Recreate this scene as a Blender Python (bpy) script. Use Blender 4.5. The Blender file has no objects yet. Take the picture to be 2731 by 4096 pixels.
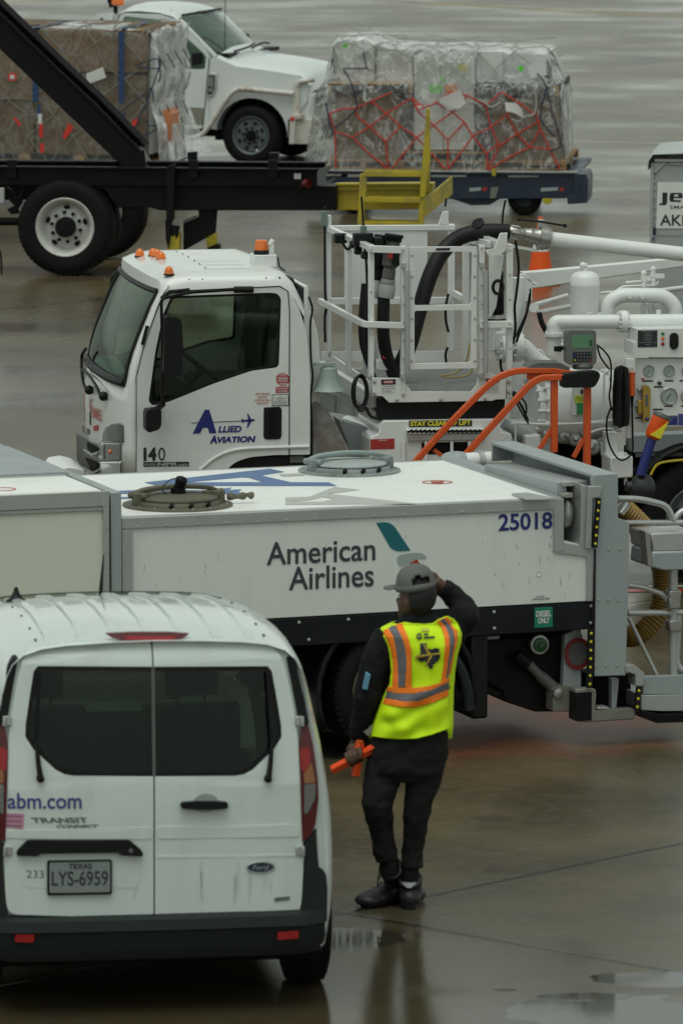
import bpy, bmesh, math, random
from mathutils import Vector, Matrix
from mathutils.geometry import tessellate_polygon
R = math.radians
random.seed(7)
sc = bpy.context.scene
COL = sc.collection

# ------------------------------------------------------------------ camera
FPX, CX, CY = 25000.0, 1365.5, 2048.0          # focal length and centre in photo pixels (2731 x 4096)
PITCH, CAMH = math.atan(3268.0 / FPX), 6.25
cam_d = bpy.data.cameras.new("camera")
cam_d.sensor_fit = 'VERTICAL'; cam_d.sensor_height = 36.0; cam_d.lens = FPX / 4096.0 * 36.0
cam_d.clip_start = 0.5; cam_d.clip_end = 5000
cam_d.dof.use_dof = True; cam_d.dof.focus_distance = 43.5; cam_d.dof.aperture_fstop = 6.5
cam = bpy.data.objects.new("camera", cam_d); COL.objects.link(cam)
cam.location = (0, 0, CAMH); cam.rotation_euler = (math.pi / 2 - PITCH, 0, 0)
sc.camera = cam

# ------------------------------------------------------------------ sky, sun, exposure
SUN_EL, SUN_ROT = R(72), R(200)
world = bpy.data.worlds.new("World"); sc.world = world; world.use_nodes = True
nt = world.node_tree; nt.nodes.clear()
sky = nt.nodes.new('ShaderNodeTexSky'); sky.sky_type = 'NISHITA'; sky.sun_disc = False
sky.sun_elevation = SUN_EL; sky.sun_rotation = SUN_ROT; sky.air_density = 1.0; sky.dust_density = 0.9; sky.ozone_density = 1.0
hsv = nt.nodes.new('ShaderNodeHueSaturation'); hsv.inputs['Saturation'].default_value = 0.16   # overcast: cloud takes the blue out
tint = nt.nodes.new('ShaderNodeMix'); tint.data_type = 'RGBA'; tint.blend_type = 'MULTIPLY'; tint.inputs['Factor'].default_value = 1
tint.inputs['B'].default_value = (0.945, 1.015, 0.915, 1)
bg = nt.nodes.new('ShaderNodeBackground'); bg.inputs['Strength'].default_value = 0.10
wo = nt.nodes.new('ShaderNodeOutputWorld')
nt.links.new(sky.outputs['Color'], hsv.inputs['Color']); nt.links.new(hsv.outputs['Color'], tint.inputs['A'])
nt.links.new(tint.outputs['Result'], bg.inputs['Color']); nt.links.new(bg.outputs['Background'], wo.inputs['Surface'])
sl = bpy.data.lights.new("sun", 'SUN'); sl.energy = 1.1; sl.angle = R(50); sl.color = (0.98, 1.0, 0.92)
so = bpy.data.objects.new("sun", sl); COL.objects.link(so); so.location = (0, 0, 60)
_d = Vector((math.sin(SUN_ROT) * math.cos(SUN_EL), math.cos(SUN_ROT) * math.cos(SUN_EL), math.sin(SUN_EL)))
so.rotation_euler = (-_d).to_track_quat('-Z', 'Y').to_euler()
vs = sc.view_settings; vs.view_transform = 'Standard'; vs.look = 'None'; vs.gamma = 1.0; vs.exposure = 0.27; vs.use_curve_mapping = False
sc.render.engine = 'CYCLES'
cy = sc.cycles; cy.use_denoising = True; cy.max_bounces = 7; cy.diffuse_bounces = 3; cy.glossy_bounces = 4
cy.transmission_bounces = 6; cy.transparent_max_bounces = 12; cy.caustics_reflective = False; cy.caustics_refractive = False

# ------------------------------------------------------------------ back-projection of a photo pixel onto real planes
_F = Vector((0, math.cos(PITCH), -math.sin(PITCH))); _D = Vector((0, -math.sin(PITCH), -math.cos(PITCH)))
CAM = Vector((0, 0, CAMH))
def ray(px, py): return _F + Vector(((px - CX) / FPX, 0, 0)) + _D * ((py - CY) / FPX)
def at_depth(px, py, d): return CAM + ray(px, py) * d
def ground(px, py):
    r = ray(px, py); return CAM - r * (CAMH / r.z)
class Frame:
    """a thing's own axes: x along it to the right, y away from the camera, z up"""
    def __init__(s, o, yaw):
        s.o = Vector(o); s.yaw = yaw; s.M = Matrix.Translation(s.o) @ Matrix.Rotation(yaw, 4, 'Z'); s.I = s.M.inverted()
        s.c = s.I @ CAM
    def r(s, px, py): return s.I.to_3x3() @ ray(px, py)
    def side(s, px, py, y=0.0):
        d = s.r(px, py); return s.c + d * ((y - s.c.y) / d.y)
    def top(s, px, py, z):
        d = s.r(px, py); return s.c + d * ((z - s.c.z) / d.z)
    def front(s, px, py, x):
        d = s.r(px, py); return s.c + d * ((x - s.c.x) / d.x)
    def S(s, pts, y=0.0): return [s.side(a, b, y) for a, b in pts]
    def T(s, pts, z): return [s.top(a, b, z) for a, b in pts]

# ------------------------------------------------------------------ mesh builder
def V(*a): return Vector(a)
def smooth_path(pts, n=6):
    pts = [Vector(p) for p in pts]
    if len(pts) < 3: return pts
    out = []
    for i in range(len(pts) - 1):
        p0 = pts[max(i - 1, 0)]; p1 = pts[i]; p2 = pts[i + 1]; p3 = pts[min(i + 2, len(pts) - 1)]
        for k in range(n):
            t = k / n
            out.append(0.5 * ((2 * p1) + (p2 - p0) * t + (2 * p0 - 5 * p1 + 4 * p2 - p3) * t * t + (3 * p1 - p0 - 3 * p2 + p3) * t ** 3))
    return out + [pts[-1]]
def bend(pts, r, n=5):
    """polyline with its inner corners rounded to radius r"""
    pts = [Vector(p) for p in pts]; out = [pts[0]]
    for i in range(1, len(pts) - 1):
        a, b, c = pts[i - 1], pts[i], pts[i + 1]
        u, w = (a - b), (c - b); q = min(r, u.length * .48, w.length * .48)
        u.normalize(); w.normalize(); s, e = b + u * q, b + w * q
        for k in range(n + 1):
            t = k / n; out.append((1 - t) ** 2 * s + 2 * t * (1 - t) * b + t * t * e)
    return out + [pts[-1]]
def rpoly(pts, r, n=4):
    pts = [Vector(p) for p in pts]; out = []; m = len(pts)
    for i in range(m):
        a, b, c = pts[i - 1], pts[i], pts[(i + 1) % m]
        rr = r[i] if isinstance(r, (list, tuple)) else r
        u, w = (a - b), (c - b); q = min(rr, u.length * .48, w.length * .48)
        if q < 1e-5: out.append(b); continue
        u.normalize(); w.normalize(); s, e = b + u * q, b + w * q
        for k in range(n + 1):
            t = k / n; out.append((1 - t) ** 2 * s + 2 * t * (1 - t) * b + t * t * e)
    return out
def basis(d):
    d = Vector(d).normalized(); h = Vector((0, 0, 1)) if abs(d.z) < .95 else Vector((1, 0, 0))
    a = d.cross(h).normalized(); return d, a, a.cross(d).normalized()
class MB:
    def __init__(s): s.v = []; s.f = []
    def add(s, vs, fs):
        k = len(s.v); s.v += [tuple(p) for p in vs]; s.f += [tuple(i + k for i in f) for f in fs]; return s
    def box(s, a, b):
        x0, y0, z0 = a; x1, y1, z1 = b
        return s.add([(x0, y0, z0), (x1, y0, z0), (x1, y1, z0), (x0, y1, z0), (x0, y0, z1), (x1, y0, z1), (x1, y1, z1), (x0, y1, z1)],
                     [(0, 3, 2, 1), (4, 5, 6, 7), (0, 1, 5, 4), (1, 2, 6, 5), (2, 3, 7, 6), (3, 0, 4, 7)])
    def cbox(s, c, d): return s.box([c[i] - d[i] / 2 for i in range(3)], [c[i] + d[i] / 2 for i in range(3)])
    def bar(s, p0, p1, w, h, up=(0, 0, 1)):
        p0, p1 = Vector(p0), Vector(p1); d = (p1 - p0).normalized(); u = Vector(up)
        if abs(d.dot(u)) > .98: u = Vector((0, 1, 0))
        a = d.cross(u).normalized() * (w / 2); b = a.cross(d).normalized() * (h / 2)
        return s.add([p0 - a - b, p0 + a - b, p0 + a + b, p0 - a + b, p1 - a - b, p1 + a - b, p1 + a + b, p1 - a + b],
                     [(0, 3, 2, 1), (4, 5, 6, 7), (0, 1, 5, 4), (1, 2, 6, 5), (2, 3, 7, 6), (3, 0, 4, 7)])
    def tube(s, pts, r, n=10, cap=True):
        pts = [Vector(p) for p in pts]; m = len(pts); vs = []; fs = []
        _, a, b = basis(pts[1] - pts[0])
        for i, p in enumerate(pts):
            t = (pts[min(i + 1, m - 1)] - pts[max(i - 1, 0)])
            if t.length < 1e-9: t = Vector((0, 0, 1))
            t.normalize(); a = (a - t * a.dot(t)).normalized(); b = t.cross(a)
            rr = r[i] if isinstance(r, (list, tuple)) else r
            vs += [p + (a * math.cos(2 * math.pi * k / n) + b * math.sin(2 * math.pi * k / n)) * rr for k in range(n)]
        for i in range(m - 1):
            for k in range(n):
                fs.append((i * n + k, i * n + (k + 1) % n, (i + 1) * n + (k + 1) % n, (i + 1) * n + k))
        if cap: fs += [tuple(reversed(range(n))), tuple(range((m - 1) * n, m * n))]
        return s.add(vs, fs)
    def cyl(s, p0, p1, r, n=16, r1=None): return s.tube([p0, p1], [r, r if r1 is None else r1], n)
    def lathe(s, prof, c, ax, n=28, cap=True):
        """prof: (distance along the axis, radius)"""
        d, a, b = basis(ax); c = Vector(c); vs = []; fs = []; m = len(prof)
        for h, rr in prof:
            vs += [c + d * h + (a * math.cos(2 * math.pi * k / n) + b * math.sin(2 * math.pi * k / n)) * max(rr, 1e-4) for k in range(n)]
        for i in range(m - 1):
            for k in range(n): fs.append((i * n + k, i * n + (k + 1) % n, (i + 1) * n + (k + 1) % n, (i + 1) * n + k))
        if cap: fs += [tuple(reversed(range(n))), tuple(range((m - 1) * n, m * n))]
        return s.add(vs, fs)
    def ball(s, c, r, n=14, sc=(1, 1, 1)):
        c = Vector(c); vs = []; fs = []; m = max(n // 2, 4)
        for i in range(m + 1):
            th = math.pi * i / m
            for k in range(n):
                ph = 2 * math.pi * k / n
                vs.append(c + Vector((math.sin(th) * math.cos(ph) * sc[0], math.sin(th) * math.sin(ph) * sc[1], math.cos(th) * sc[2])) * r)
        for i in range(m):
            for k in range(n): fs.append((i * n + k, (i + 1) * n + k, (i + 1) * n + (k + 1) % n, i * n + (k + 1) % n))
        return s.add(vs, fs)
    def prism(s, poly, ext, holes=()):
        """a flat outline (with holes) given a thickness vector"""
        loops = [[Vector(p) for p in poly]] + [[Vector(p) for p in h] for h in holes]
        flat = [p for l in loops for p in l]; n = len(flat); e = Vector(ext)
        tri = tessellate_polygon(loops)
        nrm = Vector((0, 0, 0)); l = loops[0]
        for i in range(len(l)): nrm += l[i].cross(l[(i + 1) % len(l)])
        fs = []
        for t in tri:
            a, b, c = (flat[i] for i in t)
            up = (b - a).cross(c - a).dot(e) > 0
            t = tuple(t) if up else tuple(reversed(t))
            fs.append(tuple(i + n for i in t)); fs.append(tuple(reversed(t)))
        k = 0
        for j, l in enumerate(loops):
            m = len(l)
            a = Vector((0, 0, 0))
            for i in range(m): a += l[i].cross(l[(i + 1) % m])
            flip = (a.dot(e) < 0) != (j > 0)
            for i in range(m):
                q = (k + i, k + (i + 1) % m, k + (i + 1) % m + n, k + i + n)
                fs.append(tuple(reversed(q)) if flip else q)
            k += m
        return s.add(flat + [p + e for p in flat], fs)
    def grid(s, rows, closed=False):
        m = len(rows[0]); vs = [p for r in rows for p in r]; fs = []
        for i in range(len(rows) - 1):
            for k in range(m if closed else m - 1):
                fs.append((i * m + k, i * m + (k + 1) % m, (i + 1) * m + (k + 1) % m, (i + 1) * m + k))
        return s.add(vs, fs)
    def xform(s, M): s.v = [tuple(M @ Vector(p)) for p in s.v]; return s
    def each(s, name, mat, parent=None, **k):
        """every separate piece becomes an object of its own"""
        par = list(range(len(s.v)))
        def find(i):
            while par[i] != i: par[i] = par[par[i]]; i = par[i]
            return i
        for f in s.f:
            for i in f[1:]: par[find(i)] = find(f[0])
        grp = {}
        for f in s.f: grp.setdefault(find(f[0]), []).append(f)
        out = []
        for fs in grp.values():
            idx = sorted({i for f in fs for i in f}); mp = {i: n for n, i in enumerate(idx)}
            q = MB(); q.add([s.v[i] for i in idx], [tuple(mp[i] for i in f) for f in fs]); out.append(q.build(name, mat, parent, **k))
        return out
    def build(s, name, mat, parent=None, bevel=0.0, seg=2, solid=0.0, angle=38, sub=0, label=None):
        me = bpy.data.meshes.new(name); me.from_pydata(s.v, [], s.f); me.update()
        bm = bmesh.new(); bm.from_mesh(me); bmesh.ops.remove_doubles(bm, verts=bm.verts, dist=1e-5)
        bmesh.ops.recalc_face_normals(bm, faces=bm.faces); bm.to_mesh(me); bm.free()
        me.polygons.foreach_set('use_smooth', [True] * len(me.polygons)); me.set_sharp_from_angle(angle=R(angle))
        me.materials.append(mat)
        o = bpy.data.objects.new(name, me); COL.objects.link(o)
        if parent is not None: o.parent = parent
        if solid:
            q = o.modifiers.new('solid', 'SOLIDIFY'); q.thickness = solid; q.offset = 0
        if bevel:
            q = o.modifiers.new('bevel', 'BEVEL'); q.width = bevel; q.segments = seg; q.limit_method = 'ANGLE'; q.angle_limit = R(40)
            q.use_clamp_overlap = True
        if sub:
            q = o.modifiers.new('sub', 'SUBSURF'); q.levels = sub; q.render_levels = sub
        if label: o['label'] = label
        return o

def tag(o, label, cat, group=None):
    o['label'] = label; o['category'] = cat
    if group: o['group'] = group
    return o
def thing(name, fr, label, cat, group=None):
    o = bpy.data.objects.new(name, None); COL.objects.link(o); o.empty_display_size = .3
    o.location = fr.o; o.rotation_euler = (0, 0, fr.yaw)
    return tag(o, label, cat, group)

# ------------------------------------------------------------------ lettering
_txt = {}
def text_mesh(body, bold=0.0, shear=0.0, spacing=1.0):
    key = (body, bold, shear, spacing)
    if key not in _txt:
        cu = bpy.data.curves.new('lettering', 'FONT'); cu.body = body; cu.size = 1; cu.offset = bold; cu.shear = shear
        cu.space_character = spacing; cu.resolution_u = 4; cu.align_x = 'LEFT'; cu.space_line = .9
        o = bpy.data.objects.new('lettering', cu); COL.objects.link(o)
        dg = bpy.context.evaluated_depsgraph_get(); dg.update()
        me = bpy.data.meshes.new_from_object(o.evaluated_get(dg))
        _txt[key] = ([v.co.copy() for v in me.vertices], [tuple(p.vertices) for p in me.polygons])
        bpy.data.objects.remove(o); bpy.data.curves.remove(cu); bpy.data.meshes.remove(me)
    return _txt[key]
def lettering(body, quad, mat, parent, name='lettering', lift=0.003, bold=0.0, shear=0.0, spacing=1.0, mb=None, bend_fn=None):
    """letters filling the quad (lower left, lower right, upper left) in the parent's axes"""
    vs, fs = text_mesh(body, bold, shear, spacing)
    x0 = min(v.x for v in vs); x1 = max(v.x for v in vs); y0 = min(v.y for v in vs); y1 = max(v.y for v in vs)
    a, b, c = (Vector(q) for q in quad); n = (b - a).cross(c - a).normalized() * lift
    pts = [a + (b - a) * ((v.x - x0) / (x1 - x0)) + (c - a) * ((v.y - y0) / (y1 - y0)) + n for v in vs]
    if bend_fn: pts = [bend_fn(p) for p in pts]
    m = mb or MB(); m.add(pts, fs)
    return m if mb is not None else m.build(name, mat, parent)
# ------------------------------------------------------------------ materials
def lin(h):
    h = h.lstrip('#'); c = [int(h[i:i + 2], 16) / 255 for i in (0, 2, 4)]
    return tuple(x / 12.92 if x <= .04045 else ((x + .055) / 1.055) ** 2.4 for x in c)
def mat(name, col, rough=.5, metal=0, spec=.5, dirt=0.0, dirt_col=(.12, .11, .09), dscale=3.0, bump=0.0, bscale=40.0, coat=0.0, rvar=0.0, stretch=(1, 1, 1), lo=.5, hi=.75, sheen=0.0):
    m = bpy.data.materials.new(name); m.use_nodes = True; t = m.node_tree; b = t.nodes['Principled BSDF']
    b.inputs['Base Color'].default_value = (*col, 1); b.inputs['Roughness'].default_value = rough; b.inputs['Metallic'].default_value = metal
    b.inputs['Specular IOR Level'].default_value = spec
    if coat: b.inputs['Coat Weight'].default_value = coat; b.inputs['Coat Roughness'].default_value = .06
    if sheen: b.inputs['Sheen Weight'].default_value = sheen
    if dirt or bump or rvar:
        tc = t.nodes.new('ShaderNodeTexCoord'); mp = t.nodes.new('ShaderNodeMapping'); mp.inputs['Scale'].default_value = stretch
        t.links.new(tc.outputs['Object'], mp.inputs['Vector'])
    if dirt or rvar:
        n = t.nodes.new('ShaderNodeTexNoise'); n.inputs['Scale'].default_value = dscale; n.inputs['Detail'].default_value = 8; n.inputs['Roughness'].default_value = .65
        t.links.new(mp.outputs['Vector'], n.inputs['Vector'])
        mr = t.nodes.new('ShaderNodeMapRange'); mr.inputs['From Min'].default_value = lo; mr.inputs['From Max'].default_value = hi
        t.links.new(n.outputs['Fac'], mr.inputs['Value'])
    if dirt:
        mr.inputs['To Max'].default_value = dirt
        mx = t.nodes.new('ShaderNodeMix'); mx.data_type = 'RGBA'; mx.inputs['A'].default_value = (*col, 1); mx.inputs['B'].default_value = (*dirt_col, 1)
        t.links.new(mr.outputs['Result'], mx.inputs['Factor']); t.links.new(mx.outputs['Result'], b.inputs['Base Color'])
    if rvar:
        m2 = t.nodes.new('ShaderNodeMapRange'); m2.inputs['From Min'].default_value = .3; m2.inputs['From Max'].default_value = .7
        m2.inputs['To Min'].default_value = max(rough - rvar, .03); m2.inputs['To Max'].default_value = min(rough + rvar, 1)
        t.links.new(n.outputs['Fac'], m2.inputs['Value']); t.links.new(m2.outputs['Result'], b.inputs['Roughness'])
    if bump:
        n2 = t.nodes.new('ShaderNodeTexNoise'); n2.inputs['Scale'].default_value = bscale; n2.inputs['Detail'].default_value = 4
        t.links.new(mp.outputs['Vector'], n2.inputs['Vector'])
        bp = t.nodes.new('ShaderNodeBump'); bp.inputs['Strength'].default_value = bump; bp.inputs['Distance'].default_value = .02
        t.links.new(n2.outputs['Fac'], bp.inputs['Height']); t.links.new(bp.outputs['Normal'], b.inputs['Normal'])
    return m
def glass(name, col, alpha_mix, rough=.03, gcol=(.95, 1, .97)):
    """thin pane: part tinted see-through, part mirror by Fresnel"""
    m = bpy.data.materials.new(name); m.use_nodes = True; t = m.node_tree; t.nodes.clear()
    tr = t.nodes.new('ShaderNodeBsdfTransparent'); tr.inputs['Color'].default_value = (*col, 1)
    gl = t.nodes.new('ShaderNodeBsdfGlossy'); gl.inputs['Roughness'].default_value = rough; gl.inputs['Color'].default_value = (*gcol, 1)
    lw = t.nodes.new('ShaderNodeFresnel'); lw.inputs['IOR'].default_value = alpha_mix
    mx = t.nodes.new('ShaderNodeMixShader'); o = t.nodes.new('ShaderNodeOutputMaterial')
    t.links.new(lw.outputs['Fac'], mx.inputs['Fac']); t.links.new(tr.outputs[0], mx.inputs[1]); t.links.new(gl.outputs[0], mx.inputs[2])
    t.links.new(mx.outputs[0], o.inputs['Surface'])
    return m
WHITE = mat('white_paint', (.70, .72, .70), .30, coat=.5, dirt=.26, dirt_col=(.38, .37, .33), dscale=2.2, rvar=.06)
VANWHITE = mat('van_white_paint', (.62, .69, .66), .26, coat=.6, dirt=.36, dirt_col=(.34, .35, .32), dscale=1.9, stretch=(1.4, 1, .6), rvar=.07)
PANEL = mat('white_panel', (.70, .73, .70), .4, dirt=.34, dirt_col=(.40, .41, .37), dscale=2.4, stretch=(1.6, 1, .5), lo=.5, hi=.82, rvar=.1)
CREAM = mat('cream_panel', (.66, .67, .58), .42, dirt=.2, dirt_col=(.45, .44, .34), dscale=1.6, rvar=.08)
ROOFW = mat('white_roof_panel', (.86, .88, .84), .36, dirt=.35, dirt_col=(.55, .54, .48), dscale=2.4, lo=.5, hi=.72, rvar=.14)
WPIPE = mat('white_pipe_paint', (.74, .76, .74), .34, dirt=.2, dirt_col=(.4, .39, .35), dscale=6, bump=.04, bscale=30)
ALU = mat('aluminium', (.42, .43, .42), .42, .55, dirt=.3, dirt_col=(.24, .24, .22), dscale=5, rvar=.1)
ALUP = mat('painted_grey_metal', (.33, .37, .37), .45, .2, dirt=.25, dirt_col=(.24, .26, .26), dscale=4, rvar=.08)
GALV = mat('galvanised_steel', (.46, .47, .46), .38, .6, dirt=.3, dirt_col=(.3, .3, .28), dscale=8, rvar=.1)
STEEL = mat('bare_steel', (.36, .36, .34), .35, .85, dirt=.4, dirt_col=(.25, .18, .11), dscale=9, rvar=.12)
CHROME = mat('chrome', (.6, .62, .62), .12, 1)
BLACK = mat('black_plastic', (.007, .0078, .0078), .48, spec=.22, dirt=.25, dirt_col=(.02, .02, .02), dscale=8)
BLACKP = mat('black_painted_steel', (.005, .0055, .0055), .48, spec=.16, dirt=.3, dirt_col=(.014, .014, .013), dscale=3.5, rvar=.12)
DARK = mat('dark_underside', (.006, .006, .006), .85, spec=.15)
RUBBER = mat('tyre_rubber', (.007, .007, .007), .7, spec=.16, dirt=.4, dirt_col=(.02, .0195, .018), dscale=7, bump=.12, bscale=60)
HOSE = mat('black_hose_rubber', (.007, .007, .0075), .5, spec=.28, dirt=.3, dirt_col=(.018, .018, .018), dscale=14)
BUMPER = mat('grey_bumper_plastic', (.017, .0215, .021), .55, spec=.22, dirt=.5, dirt_col=(.010, .0125, .012), dscale=3, bump=.05, bscale=160)
SKIRT = mat('black_skirt_panel', (.007, .0095, .0095), .45, spec=.2, dirt=.3, dirt_col=(.03, .034, .033), dscale=3)
RIM = mat('white_steel_rim', (.55, .55, .52), .42, dirt=.5, dirt_col=(.2, .19, .16), dscale=7)
RIMG = mat('grey_steel_rim', (.10, .12, .13), .45, dirt=.4, dirt_col=(.05, .05, .05), dscale=9)
YELLOW = mat('yellow_paint', (.46, .36, .02), .42, dirt=.75, dirt_col=(.16, .14, .06), dscale=5, rvar=.1, lo=.48, hi=.72)
ORANGE = mat('orange_paint', (.62, .085, .012), .4, dirt=.3, dirt_col=(.35, .06, .02), dscale=6, rvar=.08)
CONE = mat('cone_orange', (.78, .10, .012), .6, spec=.3, dirt=.3, dirt_col=(.5, .08, .02), dscale=7)
BLUEST = mat('dark_blue_steel', (.010, .022, .045), .4, dirt=.6, dirt_col=(.05, .05, .05), dscale=4, rvar=.12, lo=.5, hi=.8)
NAVY = mat('navy_lettering', (.014, .02, .16), .4)
ABMBLUE = mat('blue_lettering', (.05, .05, .22), .4)
ROOFBLUE = mat('blue_roof_lettering', (.075, .15, .32), .45)
ROOFGREY = mat('grey_roof_lettering', (.46, .47, .44), .5)
INK = mat('black_lettering', (.016, .017, .02), .45)
SLATE = mat('slate_lettering', (.035, .045, .055), .45)
GREYINK = mat('grey_lettering', (.16, .17, .17), .35, .5)
RED = mat('red_print', (.38, .02, .018), .45)
REDSTK = mat('pale_red_print', (.45, .08, .06), .5)
WHITEINK = mat('white_print', (.66, .68, .66), .5)
YELLOWINK = mat('yellow_print', (.70, .62, .03), .5)
TEAL = mat('teal_print', (.005, .13, .15), .35)
SILVER = mat('pale_grey_print', (.32, .38, .37), .4)
GREENSIGN = mat('green_sign', (.005, .19, .11), .45)
AMBER = mat('amber_lens', (.75, .16, .01), .12, coat=.4)
TURNL = mat('pale_amber_lens', (.26, .10, .03), .2, coat=.1)
REDLENS = mat('red_lens', (.30, .005, .006), .2, coat=.1)
REDDARK = mat('dark_red_lens', (.085, .004, .005), .2, coat=.1)
CLEARL = mat('clear_lens', (.15, .155, .15), .15, coat=.2)
GREYL = mat('smoked_lens', (.09, .10, .10), .18, coat=.5)
GREYP = mat('grey_plastic', (.10, .105, .10), .5)
BELLG = mat('pale_green_paint', (.25, .31, .295), .42, dirt=.3, dirt_col=(.2, .24, .22), dscale=8)
HATCHG = mat('grey_green_hatch', (.24, .27, .265), .45, dirt=.7, dirt_col=(.08, .085, .08), dscale=7, lo=.45, hi=.7)
HATCHO = mat('olive_hatch', (.11, .105, .07), .6, dirt=.5, dirt_col=(.06, .06, .045), dscale=8, lo=.45, hi=.7)
BRASS = mat('brass', (.42, .28, .06), .35, .7)
YHOSE = mat('yellow_hose_rubber', (.28, .17, .035), .55, dirt=.4, dirt_col=(.2, .13, .04), dscale=9)
LCD = mat('green_display', (.10, .24, .13), .3)
BLUEP = mat('blue_plastic', (.012, .024, .16), .4)
GREEN = mat('green_print', (.02, .24, .08), .5)
LIME = mat('lime_print', (.55, .62, .04), .5)
BROWNSTEEL = mat('rusty_plate', (.20, .175, .155), .5, dirt=.9, dirt_col=(.34, .34, .33), dscale=6, lo=.45, hi=.6)
TAN = mat('khaki_steel', (.20, .20, .165), .45, .2, dirt=.4, dirt_col=(.1, .1, .08), dscale=5)
SEAT = mat('dark_seat_cloth', (.018, .02, .02), .8)
PINK = mat('pink_sticker', (.50, .22, .33), .5)
WINDGL = glass('windscreen_glass', (.55, .74, .63), 1.36, gcol=(.55, .62, .58))
SIDEGL = glass('side_window_glass', (.72, .78, .70), 1.4)
TINTGL = glass('tinted_rear_glass', (.55, .64, .60), 1.30)
PICKGL = glass('pickup_glass', (.55, .66, .60), 1.6)
LINING = mat('cabin_lining_cloth', (.045, .048, .045), .85)
# ------------------------------------------------------------------ wet concrete apron
def ground_mat():
    m = bpy.data.materials.new('wet_concrete'); m.use_nodes = True; t = m.node_tree; b = t.nodes['Principled BSDF']; L = t.links.new
    N = lambda k: t.nodes.new(k)
    def math_(op, a, b_=None, c=None):
        n = N('ShaderNodeMath'); n.operation = op
        for i, q in enumerate((a, b_, c)):
            if q is None: continue
            if isinstance(q, (int, float)): n.inputs[i].default_value = q
            else: L(q, n.inputs[i])
        return n.outputs[0]
    def noise(vec, s, d=6, r=.6):
        n = N('ShaderNodeTexNoise'); n.inputs['Scale'].default_value = s; n.inputs['Detail'].default_value = d; n.inputs['Roughness'].default_value = r
        L(vec, n.inputs['Vector']); return n.outputs['Fac']
    def rng(v, a, b_, c=0.0, d=1.0):
        n = N('ShaderNodeMapRange'); n.interpolation_type = 'SMOOTHSTEP'
        for k, q in zip(('From Min', 'From Max', 'To Min', 'To Max'), (a, b_, c, d)): n.inputs[k].default_value = q
        L(v, n.inputs['Value']); return n.outputs[0]
    def mix(f, a, b_):
        n = N('ShaderNodeMix'); n.data_type = 'RGBA'
        for k, q in (('Factor', f), ('A', a), ('B', b_)):
            if isinstance(q, tuple): n.inputs[k].default_value = (*q, 1)
            elif isinstance(q, float): n.inputs[k].default_value = q
            else: L(q, n.inputs[k])
        return n.outputs['Result']
    tc = N('ShaderNodeTexCoord').outputs['Object']
    # slab grid: joints run along J1 and J2
    rot = N('ShaderNodeMapping'); rot.vector_type = 'POINT'
    rot.inputs['Rotation'].default_value = (0, 0, JOINT_ROT); L(tc, rot.inputs['Vector'])
    off = N('ShaderNodeVectorMath'); off.operation = 'SUBTRACT'; off.inputs[1].default_value = JOINT_OFF; L(rot.outputs[0], off.inputs[0])
    warp = noise(tc, 2.5, 3); wv = math_('MULTIPLY', math_('SUBTRACT', warp, .5), .05)
    sp = N('ShaderNodeSeparateXYZ'); L(off.outputs[0], sp.inputs[0])
    def joint(c, size, w):
        q = math_('ADD', c, wv)
        f = math_('ABSOLUTE', math_('SUBTRACT', math_('FRACT', math_('ADD', math_('DIVIDE', q, size), .5)), .5))
        return rng(math_('MULTIPLY', f, size), w * .5, w, 1.0, 0.0)
    jm = math_('MAXIMUM', joint(sp.outputs[0], SLAB, .028), joint(sp.outputs[1], SLAB, .028))
    jw = math_('MAXIMUM', joint(sp.outputs[0], SLAB, .30), joint(sp.outputs[1], SLAB, .30))
    # every slab its own shade
    cell = N('ShaderNodeTexWhiteNoise'); cell.noise_dimensions = '2D'
    sn = N('ShaderNodeVectorMath'); sn.operation = 'FLOOR'; dv = N('ShaderNodeVectorMath'); dv.operation = 'SCALE'; dv.inputs['Scale'].default_value = 1 / SLAB
    L(off.outputs[0], dv.inputs[0]); L(dv.outputs[0], sn.inputs[0]); L(sn.outputs[0], cell.inputs['Vector'])
    big = noise(tc, .16, 5); mid = noise(tc, .7, 7, .62); fine = noise(tc, 9, 6, .7); grit = noise(tc, 60, 3, .7)
    # wheel tracks and drain lines, long along one axis
    st = N('ShaderNodeMapping'); st.inputs['Rotation'].default_value = (0, 0, R(8)); st.inputs['Scale'].default_value = (.05, .8, 1); L(tc, st.inputs['Vector'])
    streak = noise(st.outputs[0], .9, 6, .6)
    base = mix(rng(mid, .34, .68), (.050, .036, .014), (.128, .100, .047))
    base = mix(rng(big, .38, .64), base, (.098, .074, .031))
    base = mix(math_('MULTIPLY', rng(streak, .48, .7), .55), base, (.045, .036, .021))
    base = mix(math_('MULTIPLY', cell.outputs['Value'], .22), base, (.055, .052, .045))
    spots = noise(tc, 1.9, 3, .5)
    base = mix(math_('MULTIPLY', rng(spots, .66, .70), .5), base, (.022, .018, .012))
    base = mix(math_('MULTIPLY', rng(fine, .45, .75), .35), base, (.15, .14, .11))
    base = mix(math_('MULTIPLY', rng(grit, .5, .75), .6), base, (.03, .028, .022))
    speck = noise(tc, 24, 4, .75); base = mix(math_('MULTIPLY', rng(speck, .60, .72), .55), base, (.20, .18, .13)); base = mix(math_('MULTIPLY', rng(speck, .42, .30), .5), base, (.02, .017, .011))
    base = mix(math_('MULTIPLY', jw, .25), base, (.05, .046, .036))
    base = mix(math_('MULTIPLY', jm, .85), base, (.007, .0065, .006))
    L(base, b.inputs['Base Color'])
    # wetness: standing water is mirror-like, damp slab dull
    pud = noise(tc, .33, 6, .55)
    wet = math_('MAXIMUM', rng(math_('ADD', math_('MULTIPLY', pud, .7), math_('MULTIPLY', streak, .3)), .41, .66), math_('MULTIPLY', jw, .2))
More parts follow.
